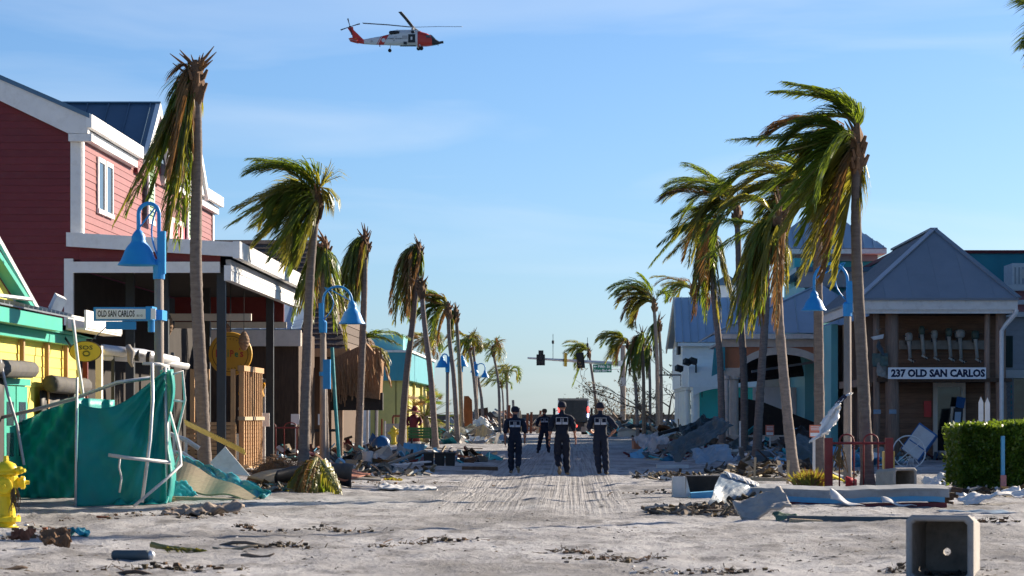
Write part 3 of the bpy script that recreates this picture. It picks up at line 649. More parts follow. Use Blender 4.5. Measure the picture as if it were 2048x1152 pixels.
# little A-frame gable on the cottage roof
for a, b in (((XC + 0.3, 50.3, 3.36), (XC + 0.2, 46.8, 4.42)), ((XC + 0.3, 43.3, 3.36), (XC + 0.2, 46.8, 4.42))):
    MB().bar(a, b, 0.10, 0.22, up=Vector((1, 0, 0))).build('gable_rake_board', M['teal'], ct)
    MB().bar(Vector(a) + Vector((0.1, 0.25 if a[1] > 47 else -0.25, 0)), Vector(b) + Vector((0.1, 0, 0.25)), 0.06, 0.10).build('gable_rake_edge', M['alu'], ct)
MB().slab([(XC + 0.15, 43.5, 3.36), (XC + 0.15, 50.1, 3.36), (XC + 0.1, 46.8, 4.34)], (-0.1, 0, 0)).build('gable_face', M['yellow'], ct)
for k, y in enumerate((48.3, 50.6, 53.0, 55.0)):
    MB().box(XC + 0.05, XC + 0.13, y, y + 0.12, 2.2 if k < 2 else 1.6, 2.86).build('batten', M['pine'], ct)
def awning_roll(y0, y1, z, x, nm):
    MB().tube([(x, y0, z), (x, y0 + 0.2, z - 0.01), (x, (y0 + y1) / 2, z - 0.03), (x, y1, z)], [0.15, 0.17, 0.165, 0.15], 10).build(nm, mat('grey_canvas', (0.06, 0.058, 0.06), 0.8, 0.3, 3, bump=0.02, dirt=0.5, dirtcol=(0.12, 0.10, 0.03)), ct, smooth=True)
awning_roll(44, 50.4, 2.3, XC + 0.3, 'awning_roll'); awning_roll(52.2, 56.0, 2.08, XC + 0.3, 'awning_roll')
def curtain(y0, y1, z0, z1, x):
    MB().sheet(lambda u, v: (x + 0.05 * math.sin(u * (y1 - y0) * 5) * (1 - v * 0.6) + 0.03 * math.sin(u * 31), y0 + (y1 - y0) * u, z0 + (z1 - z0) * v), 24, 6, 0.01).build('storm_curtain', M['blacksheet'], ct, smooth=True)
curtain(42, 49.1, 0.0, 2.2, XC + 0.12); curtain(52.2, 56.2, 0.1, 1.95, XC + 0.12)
for y in (49.55, 50.65):
    dr = MB().box(XC + 0.03, XC + 0.09, y - 0.5, y + 0.5, 0.1, 2.0).build('door', M['teal'], ct)
    for zz in (0.95, 1.5): MB().box(XC + 0.092, XC + 0.1, y - 0.3, y + 0.3, zz - 0.2, zz + 0.22).build('pane', M['glass'], dr)
MB().box(XC + 0.03, XC + 0.12, 48.9, 51.3, 2.02, 2.14).build('door_frame', M['teal'], ct)
MB().bar((XC + 0.4, 57.1, 0), (XC + 0.4, 57.1, 2.9), 0.12, 0.2).build('porch_post', M['cream'], ct)
MB().bar((XC + 0.1, 57.2, 0), (XC + 0.1, 57.2, 2.9), 0.1, 0.1).build('porch_post', M['maroon'], ct)

# ---- yellow and teal shop further down on the left
ys = thing('yellow_teal_shop', 'pale yellow shop with teal parapet band and blue roof box', 'building', (-10.4, 150, 0))
MB().box(-15.5, -9.3, 150, 176, 0, 3.4).box(-9.3, -9.0, 150.2, 176, 0, 3.4).build('wall', M['paleyellow'], ys)
for y in (150.0, 153.5, 160, 168): MB().box(-9.35, -8.85, y, y + 0.6, 0, 3.4).build('pilaster', M['paleyellow'], ys)
MB().box(-15.7, -8.55, 149.5, 176.3, 3.4, 4.9).build('parapet_band', M['tealwall'], ys)
MB().box(-15.7, -8.45, 149.4, 176.4, 4.9, 5.02).build('parapet_cap', M['offwhite'], ys)
MB().box(-12.4, -9.0, 151, 160, 5.02, 5.9).build('roof_box', M['aquawall'], ys)
MB().box(-12.2, -10.7, 149.95, 150.02, 0, 2.5).build('roller_door', M['offwhite'], ys)
MB().box(-12.5, -10.5, 149.9, 149.96, 2.5, 2.75).build('door_head', M['skyblue'], ys)
MB().box(-10.45, -10.35, 149.88, 149.98, 0, 2.5).build('door_post', M['darkwood'], ys)

# ---- house with address board (right)
XH, FH = 9.9, 93.0
hs = thing('address_house', 'brown timber house with grey hip roof and 237 OLD SAN CARLOS board', 'building', (12.4, FH, 0))
MB().box(10.5, 14.7, FH + 2.4, 108, 0, 5.0).build('wall', M['darkwood'], hs)
bw = hs
pieces(bw, 'cedar_board', [(10.5, FH + 2.4, 0.05), (14.7, FH + 2.4, 0.05), (14.7, FH + 2.4, 5.0), (10.5, FH + 2.4, 5.0)], (0, 0, 1), 0.17, 0.006, 0.01, M['cedar'], lap=0.02, rng=R0)
MB().box(XH + 0.3, 14.7, FH + 0.1, FH + 2.4, 2.62, 2.74).build('upper_deck', M['darkwood'], hs)
MB().box(XH + 0.3, 14.8, FH + 0.1, FH + 2.4, 4.9, 5.0).build('porch_ceiling', M['darkwood'], hs)
for (x, ww) in ((10.72, 0.46), (10.2, 0.22), (14.35, 0.36), (13.9, 0.2)):
    MB().tube([(x, FH + 0.25, 0), (x + 0.02, FH + 0.25, 1.6), (x - 0.01, FH + 0.25, 3.2), (x, FH + 0.25, 4.92)], [ww / 2 * 1.05, ww / 2, ww / 2 * 0.97, ww / 2 * 0.95], 10).build('porch_post', M['post'], hs, smooth=True)
for y in (97, 101, 105): MB().box(9.98, 10.22, y, y + 0.24, 0, 4.9).build('side_post', M['post'], hs)
MB().box(10.0, 10.4, 96.5, 108, 2.5, 2.75).build('side_beam', M['post'], hs)
MB().box(XH - 0.25, 14.82, FH - 0.32, FH - 0.14, 5.0, 5.36).box(XH - 0.18, 14.78, FH - 0.25, FH - 0.1, 4.88, 5.0).build('front_fascia', M['offwhite'], hs)
MB().box(XH - 0.30, XH - 0.12, FH - 0.14, 108.5, 5.0, 5.34).build('side_fascia', M['offwhite'], hs)
e = 5.37
A_, B_, C_, D_ = (XH - 0.35, FH - 0.4, e), (14.85, FH - 0.4, e), (14.85, 109, e), (XH - 0.35, 109, e)
r1, r2 = (12.6, FH + 3.9, 7.93), (12.6, 109, 7.93)
rf = MB().slab([A_, B_, r1], (0, 0, -0.06)).slab([A_, r1, r2, D_], (0, 0, -0.06)).slab([B_, C_, r2, r1], (0, 0, -0.06)).build('hip_roof', M['greyroof'], hs)
pieces(rf, 'roof_panel', [A_, B_, r1], (1, 0, 0), 0.9, 0.004, 0.012, M['greyroof'])
pieces(rf, 'roof_panel', [D_, A_, r1, r2], (0, 1, 0), 0.9, 0.004, 0.012, M['greyroof'], rib=0.02)
pieces(rf, 'roof_panel', [B_, C_, r2, r1], (0, 1, 0), 0.9, 0.004, 0.012, M['greyroof'], rib=0.02)
for a, b in ((A_, r1), (B_, r1)):
    MB().bar(Vector(a) + Vector((0, 0, 0.03)), Vector(b) + Vector((0, 0, 0.04)), 0.2, 0.05).build('hip_cap', M['silverroof'] if a is A_ else M['greyroof'], rf)
MB().bar(Vector(r1) + Vector((0, 0, 0.04)), Vector(r2) + Vector((0, 0, 0.04)), 0.25, 0.07).build('ridge_cap', M['greyroof'], rf)
ab = MB().box(X(1776, FH - 0.1), X(1972, FH - 0.1), FH - 0.12, FH - 0.06, Z(758, FH), Z(735, FH)).build('address_board', M['signwhite'], hs); ab['label'] = 'white address board with dark blue capitals'
text(ab, 'lettering', '237 OLD SAN CARLOS', 3.12, M['navyink'], (X(1876, FH - .1), FH - 0.121, Z(746.5, FH)), height=0.27, bold=0.05, depth=0.004)
dr = MB().box(12.35, 12.5, FH + 2.2, FH + 2.3, 0.05, 2.62).box(13.3, 13.45, FH + 2.2, FH + 2.3, 0.05, 2.62).box(12.5, 13.3, FH + 2.2, FH + 2.3, 2.47, 2.62).box(12.5, 13.3, FH + 2.2, FH + 2.3, 0.05, 0.3).build('door_frame', M['cream'], hs)
MB().box(12.5, 13.3, FH + 2.26, FH + 2.29, 0.3, 2.47).build('door_glass', M['glassdark'], dr)
MB().box(12.95, 13.1, FH + 2.235, FH + 2.25, 0.7, 1.8).build('door_notice', M['cream'], dr)
MB().box(12.05, 12.3, FH + 2.3, FH + 2.34, 1.45, 2.0).build('red_notice', M['plasticred'], hs)
for x in (10.2, 10.72): MB().box(x - 0.12, x + 0.12, FH - 0.02, FH + 0.02, 1.55, 1.7).build('post_plate', M['bluesheet'], hs)
MB().box(11.2, 14.2, FH + 2.1, FH + 2.32, 3.75, 4.05).build('hanging_rail', M['greylumber'], hs)
MB().tube([(14.78, FH - 0.35, 5.0), (14.76, FH - 0.35, 4.88), (14.45, FH - 0.1, 4.5), (14.33, FH - 0.02, 4.3), (14.33, FH - 0.02, 0.1)], 0.075, 8).build('downspout', M['white'], hs)
MB().box(12.0, 12.75, FH + 1.0, FH + 1.5, 2.745, 3.0).build('yellow_tub', M['signyellow'], hs)
# turquoise corner board with fish on the street side, door and shingle skirt
MB().box(9.7, 9.95, 104, 108.2, 0, 4.9).build('corner_panel', M['aquawall'], hs)

# ---- grey annex right of the address house
gx = thing('grey_annex', 'grey clapboard annex with dark shutters beside the address house', 'building', (17, 99, 0))
wl_ = MB().box(14.95, 22, 99, 106, 0, 5.0).build('wall', M['grey'], gx)
pieces(wl_, 'siding_board', [(14.95, 99, 3.15), (19, 99, 3.15), (19, 99, 5.0), (14.95, 99, 5.0)], (0, 0, 1), 0.17, 0.004, 0.008, M['grey'], lap=0.014, rng=R0)
MB().box(14.9, 22, 98.6, 98.98, 4.98, 5.15).build('eave_board', M['white'], gx)
MB().box(14.95, 22, 98.95, 107, 5.16, 5.9).build('upper_wall', M['pink'], gx)
MB().box(14.9, 22, 98.75, 98.94, 5.42, 5.58).build('upper_trim', M['white'], gx)
MB().box(14.9, 22, 98.6, 107.2, 5.9, 6.1).build('roof_edge', M['white'], gx)
MB().box(14.9, 22, 98.3, 99, 2.82, 3.1).build('ledge', M['white'], gx)
sh = MB().box(X(1984, 99), X(2025, 99), 98.93, 98.97, Z(735, 99), Z(672, 99)).build('shutter', M['darkgreen'], gx)
for k in range(6): MB().box(X(1986 + k * 6.6, 99), X(1990.5 + k * 6.6, 99), 98.9, 98.93, Z(733, 99), Z(674, 99)).build('shutter_batten', M['darkgreen'], sh)
window(gx, (X(2038, 99), 98.97, Z(800, 99)), 0.6, 1.7, (0, -1, 0), gm=M['glassdark'], m=M['turq'])
la = MB()
x0, x1, z0, z1 = X(1984, 98.5), X(2024, 98.5), 0.2, 2.8
la_o = la.box(x0 - 0.05, x0, 98.45, 98.55, z0, z1).box(x1, x1 + 0.05, 98.45, 98.55, z0, z1).build('lattice_frame', M['greytrim'], gx)
for s in (1, -1):
    for k in range(-6, 22):
        zc = z0 + k * 0.19 - (0 if s > 0 else -0.8); ww = x1 - x0
        pl = clip_poly([Vector((x0, 98.5, zc)), Vector((x1, 98.5, zc + s * ww)), Vector((x1, 98.5, zc + s * ww + 0.06)), Vector((x0, 98.5, zc + 0.06))], Vector((0, 0, 1)), z0, z1)
        if len(pl) >= 3: MB().slab([p + Vector((0, s * 0.012, 0)) for p in pl], (0, -0.02, 0)).build('lattice_slat', M['greytrim'], la_o)
ac = thing('air_conditioner', 'cream rooftop air conditioner above the grey annex', 'air conditioner', (17.6, 103, 6.1))
MB().box(X(2025, 101), 19.0, 101, 103, 6.1, 7.0).build('casing', M['offwhite'], ac)
for k in range(5): MB().box(X(2029, 101) + k * 0.14, X(2029, 101) + k * 0.14 + 0.05, 100.97, 101, 6.25, 6.85).build('vent_slot', M['greytrim'], ac)
MB().box(X(2043, 101), 18.6, 100.95, 101, 6.45, 6.8).build('access_panel', M['cream'], ac)

# ---- big teal building behind, with an unseen wing added and sized to shade the road
tl = thing('teal_hall', 'large teal walled hall rising behind the grey hip roof', 'building', (20, 113, 0))
MB().box(13.2, 42, 113, 163, 0, 8.05).build('wall', M['tealwall'], tl)  # hidden depth stretched back to shade the far road
MB().box(13.1, 42, 112.9, 163, 8.05, 8.18).build('coping', M['maroon'], tl)
MB().box(18.6, 60, 91.5, 112.8, 0, 14.0).build('shading_wing', M['tealwall'], tl)
MB().box(18.5, 60, 91.4, 112.85, 14.0, 14.12).build('coping', M['maroon'], tl)
for zz in (2.2, 5.6, 9.0, 12.0):
    for k in range(5):
        window(tl, (21.5 + k * 4.2, 91.5, zz), 1.5, 1.4, (0, -1, 0), mull=1); window(tl, (18.6, 93.5 + k * 4.2, zz), 1.5, 1.4, (-1, 0, 0), mull=1)
# ---- aqua building with look-out tower
aq = thing('aqua_tower_building', 'aqua building with look-out tower under a silver pyramid roof', 'building', (12, 122, 0))
MB().box(9.9, 15, 118, 128, 0, 7.2).build('wall', M['aquawall'], aq)
MB().box(9.6, 15.2, 117.6, 117.96, 6.9, 7.55).build('eave_board', M['greytrim'], aq)
MB().box(9.5, 15.3, 117.5, 128.3, 7.55, 7.75).build('roof_edge', M['blueroof'], aq)
MB().box(9.85, 14.8, 117.9, 117.98, 5.75, 5.9).build('band', M['offwhite'], aq)
MB().box(11.9, 13.9, 117.88, 117.98, 4.2, 5.5).build('blind_window', M['turq'], aq)
tw = MB().box(10.4, 14.0, 128.5, 132, 7, 9.1).build('tower', M['turq'], aq)
MB().box(10.3, 14.1, 128.3, 128.48, 8.6, 9.1).build('tower_frieze', M['greytrim'], aq)
window(aq, (11.5, 128.48, 8.05), 1.0, 0.9, (0, -1, 0), m=M['offwhite'])
MB().box(10.1, 10.9, 126, 132, 4.5, 8.6).build('stair_wall', M['turq'], aq)
ez = 9.1; xa, xb, ya, yb = 8.85, 14.4, 127.3, 132.8; ap = ((xa + xb) / 2, (ya + yb) / 2, 11.2)
cs = [(xa, ya, ez), (xb, ya, ez), (xb, yb, ez), (xa, yb, ez)]
MB().box(xa, xb, ya, yb, ez - 0.22, ez - 0.01).build('tower_eave', M['offwhite'], aq)
for k in range(4):
    a, b = cs[k], cs[(k + 1) % 4]; ax = (Vector(b) - Vector(a)).normalized()
    pieces(aq, 'tower_roof_panel', [a, b, ap], ax, 0.45, 0.01, 0.03, M['silverroof'] if k else M['paleroof'], rib=0.04)

# ---- orange arched pavilion
ar = thing('arched_pavilion', 'orange stucco pavilion with wide cream arch and blue metal hip roof', 'building', (9, 114, 0))
FA = 114.0; xl, xr_ = 6.25, 10.9
pts = []; cx_, rw = (6.9 + 10.35) / 2, (10.35 - 6.9) / 2
for k in range(21):
    a = math.pi * k / 20; pts.append((cx_ - rw * math.cos(a), 3.15 + 0.85 * math.sin(a)))
def arch_wall(mb, y0, th, zlo, ztop, off, x0, x1):
    for i in range(20):
        p, q = pts[i], pts[i + 1]
        mb.slab([(p[0], y0, p[1] + off), (q[0], y0, q[1] + off), (q[0], y0, ztop), (p[0], y0, ztop)], (0, th, 0))
m_ = MB(); arch_wall(m_, FA, 0.3, 3.15, 4.55, 0.0, xl, xr_); m_.box(xl, 6.9, FA, FA + 0.3, 3.15, 4.55).box(10.35, xr_, FA, FA + 0.3, 0, 4.55)
m_.build('arch_wall', M['stucco'], ar)
m_ = MB()
for i in range(20):
    p, q = pts[i], pts[i + 1]
    m_.slab([(p[0], FA - 0.06, p[1] - 0.0), (q[0], FA - 0.06, q[1] - 0.0), (q[0], FA - 0.06, q[1] + 0.3), (p[0], FA - 0.06, p[1] + 0.3)], (0, 0.05, 0))
m_.build('arch_trim', M['cream'], ar)
for x0_, x1_ in ((xl - 0.05, 6.9), (10.35, xr_)): MB().box(x0_, x1_, FA - 0.06, FA - 0.01, 3.1, 3.45).build('impost', M['cream'], ar)
MB().box(xl - 0.25, 12.4, FA - 0.1, FA - 0.01, 4.3, 4.62).build('frieze', M['cream'], ar)
for (x, r, y) in ((6.68, 0.2, FA + 0.15), (6.36, 0.11, FA - 0.2)):
    MB().lathe([(r * 1.3, 0), (r * 1.3, 0.15), (r, 0.2), (r * 0.92, 2.95), (r * 1.25, 3.0), (r * 1.25, 3.13)], (x, y, 0), 16).build('column', M['cream'], ar, smooth=False)
MB().box(xl - 0.35, 12.5, FA - 0.45, FA - 0.1, 4.63, 4.82).build('eave_board', M['offwhite'], ar)
A_, B_, C_, D_ = (xl - 0.4, FA - 0.5, 4.84), (13.2, FA - 0.5, 4.84), (13.2, 128, 4.84), (xl - 0.4, 128, 4.84)
r1, r2 = (10.4, FA + 2.1, 6.95), (10.4, 122, 6.95)
pieces(ar, 'roof_panel', [A_, B_, r1], (1, 0, 0), 0.85, 0.012, 0.03, M['paleroof'], rib=0.04)
pieces(ar, 'roof_panel', [D_, A_, r1, r2], (0, 1, 0), 0.85, 0.012, 0.03, M['paleroof'], rib=0.04)
MB().bar(A_, r1, 0.16, 0.1).build('hip_cap', M['paleroof'], ar)
MB().bar(r1, r2, 0.2, 0.1).build('ridge_cap', M['paleroof'], ar)
MB().box(xl, 10.9, 114.4, 126, 4.5, 4.6).build('ceiling', M['greytrim'], ar)
for x0_, y0_, x1_, y1_ in ((10.6, 114.4, 10.8, 126), (8.6, 126, 10.8, 126.2)):
    MB().box(x0_, x1_, y0_, y1_, 0, 4.5).build('shop_wall', M['cream'], ar)
for k in range(7): MB().box(10.52, 10.58, 115 + k * 1.5, 115.9 + k * 1.5, 0.2, 3.2).build('shop_window', M['glass'], ar)
MB().box(8.0, 9.9, 122.5, 122.6, 0.6, 2.75).build('white_partition', M['housewhite'], ar)
MB().box(9.9, 10.0, 122.4, 122.6, 0.3, 2.75).build('partition_post', M['stucco'], ar)
MB().slab([(7.1, 118.5, 3.0), (10.4, 118.5, 3.35), (10.4, 121, 4.3), (7.1, 121, 4.0)], (0, 0, -0.12)).build('fallen_ceiling', M['blacksheet'], ar)
MB().bar((7.6, 117, 3.35), (10.2, 117.4, 3.75), 0.1).build('fallen_duct', M['bluesheet'], ar)
MB().slab([(6.9, 117, 0.1), (10.3, 117, 0.1), (10.3, 117, 1.2), (8.0, 117, 2.1), (6.9, 117, 2.3)], (0, 0.2, 0)).build('fallen_awning', M['blacksheet'], ar)
MB().slab([(5.75, FA - 0.3, 3.1), (6.3, FA - 0.3, 3.35), (6.3, FA - 0.3, 4.3), (5.85, FA - 0.3, 4.25)], (0, 0.1, 0)).build('torn_teal_panel', M['tealwall'], ar)

# ---- white house with colonnade
wh = thing('white_house', 'white clapboard house with blue metal roof and colonnade', 'building', (10, 165, 0))
FW, XW = 165.0, 6.64
wl_ = MB().box(XW, 18, FW, 181, 3.2, 5.8).build('upper_wall', M['housewhite'], wh)
pieces(wl_, 'siding_board', [(XW, FW, 4.6), (18, FW, 4.6), (18, FW, 5.8), (XW, FW, 5.8)], (0, 0, 1), 0.24, 0.004, 0.008, M['housewhite'], lap=0.016, rng=R0)
pieces(wl_, 'siding_board', [(XW, 181, 3.2), (XW, FW, 3.2), (XW, FW, 5.8), (XW, 181, 5.8)], (0, 0, 1), 0.24, 0.004, 0.008, M['housewhite'], lap=0.016, rng=R0)
MB().slab([(XW, FW, 5.8), (XW, 181, 5.8), (XW, 167.9, 8.45)], (0.2, 0, 0)).build('gable_wall', M['cream'], wh)
MB().box(XW - 0.3, 18, FW - 0.5, FW - 0.2, 5.62, 5.82).build('eave_board', M['housewhite'], wh)
pieces(wh, 'roof_panel', [(XW - 0.45, FW - 0.55, 5.84), (18, FW - 0.55, 5.84), (18, 167.9, 8.6), (XW - 0.45, 167.9, 8.6)], (1, 0, 0), 0.46, 0.012, 0.03, M['paleroof'], rib=0.06)
pieces(wh, 'roof_panel', [(18, 181.5, 5.84), (XW - 0.45, 181.5, 5.84), (XW - 0.45, 167.9, 8.6), (18, 167.9, 8.6)], (1, 0, 0), 0.46, 0.012, 0.03, M['paleroof'], rib=0.06)
for a, b in (((XW - 0.4, FW - 0.5, 5.7), (XW - 0.4, 167.9, 8.5)), ((XW - 0.4, 181.4, 5.7), (XW - 0.4, 167.9, 8.5))):
    MB().bar(a, b, 0.08, 0.3).build('rake_board', M['cream'], wh)
MB().box(XW - 0.2, XW - 0.04, 167.2, 169.4, 5.2, 6.3).build('gable_vent', M['black'], wh)
for k in range(5):
    y = FW + 0.2 + k * 3.6
    MB().lathe([(0.28, 0), (0.28, 0.2), (0.21, 0.25), (0.19, 3.0), (0.26, 3.05), (0.26, 3.2)], (XW + 0.28, y + 0.1, 0), 14).build('column', M['housewhite'], wh)
MB().lathe([(0.34, 0), (0.34, 0.2), (0.26, 0.25), (0.24, 3.0), (0.32, 3.05), (0.32, 3.2)], (XW + 0.7, FW - 0.9, 0), 14).build('column', M['housewhite'], wh)
MB().box(XW + 0.3, 18, FW - 1.3, FW, 3.2, 4.4).build('porch_block', M['housewhite'], wh)
m_ = MB()
for i in range(16):
    a0, a1 = math.pi * i / 32 + math.pi / 2, math.pi * (i + 1) / 32 + math.pi / 2
    p = (9.6 + 2.4 * math.cos(a0), 2.55 + 0.62 * math.sin(a0)); q = (9.6 + 2.4 * math.cos(a1), 2.55 + 0.62 * math.sin(a1))
    m_.slab([(p[0], FW - 1.28, p[1]), (q[0], FW - 1.28, q[1]), (q[0], FW - 1.28, 3.2), (p[0], FW - 1.28, 3.2)], (0, 0.25, 0))
m_.build('porch_arch', M['housewhite'], wh)
MB().box(XW + 1.0, 13, FW + 1.5, FW + 1.7, 0, 3.2).build('inner_wall', M['turq'], wh)
for k, (px, py) in enumerate(((1374, 724), (1386, 722), (1358, 737))):
    c0 = P(px, py, FW - 1.7); MB().obox(c0, (0.42, 0.3, 0.3), rot(-20, 15, 25)).build('floodlight', M['black'], wh)
MB().bar(P(1392, 722, FW - 1.6), P(1392, 745, FW - 1.4), 0.09).bar(P(1375, 722, FW - 1.62), P(1392, 722, FW - 1.6), 0.06).build('floodlight_bracket', M['black'], wh)
MB().bar(P(1318, 750, FW + 2), P(1362, 750, FW + 2), 0.08).bar(P(1362, 750, FW + 2), P(1362, 772, FW + 2), 0.06).build('sign_arm', M['steel'], wh)
MB().bar(P(1404, 758, FW - 1), P(1404, 795, FW - 1), 0.05).build('dangling_wire', M['black'], wh)
# belvedere house behind
bv = thing('belvedere_house', 'house behind the palms with white belvedere and red tiled roof', 'building', (14, 190, 0))
MB().box(9.0, 24, 190, 205, 0, 7.5).build('wall', M['housewhite'], bv)
c0x, c1x = X(1424, 190), X(1478, 190)
MB().box(c0x, c1x, 188.5, 192, 7.3, Z(572, 190)).build('belvedere', M['housewhite'], bv)
z0 = Z(573, 190); MB().slab([(c0x - 0.2, 188.2, z0), (c1x + 0.2, 188.2, z0), ((c0x + c1x) / 2, 188.2, z0 + 0.75)], (0, 4, 0)).build('belvedere_roof', M['blueroof'], bv)
MB().add([(c1x, 189.5, Z(600, 190)), (X(1530, 190), 189.5, Z(600, 190)), (c1x - 0.5, 196, Z(562, 192)), (X(1470, 190), 196, Z(560, 192))], [(0, 1, 3, 2)]).build('tiled_roof', M['redtile'], bv)
MB().box(c1x, X(1535, 190), 189.6, 196, Z(640, 190), Z(602, 190)).build('annex_wall', M['greytrim'], bv)
# ------------------------------------------------------------------ palms
def frond_mesh(mb, pts, rng, leaf, nleaf, wind, width=0.042, ragged=0.08, comb=0.55, hug=0.0):
    """one feather leaf: a tapering midrib and many narrow folded leaflets, combed by the wind"""
    N = len(pts)
    L = sum((pts[i + 1] - pts[i]).length for i in range(N - 1))
    mb.tube(pts, [0.032 * (1 - 0.85 * i / (N - 1)) + 0.004 for i in range(N)], 5, 1)
    def at(u):
        f = u * (N - 1); i = min(int(f), N - 2); t = f - i
        return pts[i].lerp(pts[i + 1], t), (pts[i + 1] - pts[i]).normalized()
    up = Vector((0, 0, 1)); tw = rng.uniform(-0.6, 0.6)
    for k in range(nleaf):
        u = 0.17 + 0.83 * (k + rng.uniform(-0.3, 0.3)) / nleaf
        u = min(max(u, 0.14), 0.995)
        p, t = at(u)
        sd = t.cross(up)
        if sd.length < 0.15: sd = t.cross(Vector((0.3, 1, 0)))
        sd.normalize(); nn = sd.cross(t)
        prof = math.sin(math.pi * min(1, 0.16 + 0.80 * u)) ** 0.55
        for s in (-1, 1):
            if rng.random() < ragged: continue
            ll = leaf * prof * rng.uniform(0.72, 1.12)
            d0 = t * (0.62 + 0.5 * u + hug) + sd * (s * (0.75 - 0.4 * hug) * math.cos(tw)) + nn * (0.25 + s * 0.4 * math.sin(tw)) + Vector((rng.uniform(-.18, .18), rng.uniform(-.18, .18), rng.uniform(-.18, .18)))
            d0.normalize()
            d1 = (d0 * (1 - comb) + (wind + Vector((0, 0, -0.55))) * comb + t * 0.25).normalized()
            d2 = (d1 * 0.6 + Vector((wind.x * 0.6, wind.y * 0.4, -0.85)) * 0.5).normalized()
            a = p; b = a + d0 * ll * 0.34; c = b + d1 * ll * 0.38; e = c + d2 * ll * 0.28
            wv = d0.cross(up + Vector((rng.uniform(-.6, .6), rng.uniform(-.6, .6), 0)))
            wv = (wv.normalized() if wv.length > 1e-3 else Vector((0, 1, 0))) * (width * rng.uniform(0.7, 1.2) * 0.5)
            mb.add([a - wv * 0.4, a + wv * 0.4, b + wv, b - wv, c + wv * 0.8, c - wv * 0.8, e], [(0, 1, 2, 3), (3, 2, 4, 5), (5, 4, 6)])
def bez(a, b, c, d, n=12):
    out = []
    for i in range(n + 1):
        t = i / n; q = 1 - t
        out.append(a * q ** 3 + b * 3 * q * q * t + c * 3 * q * t * t + d * t ** 3)
    return out

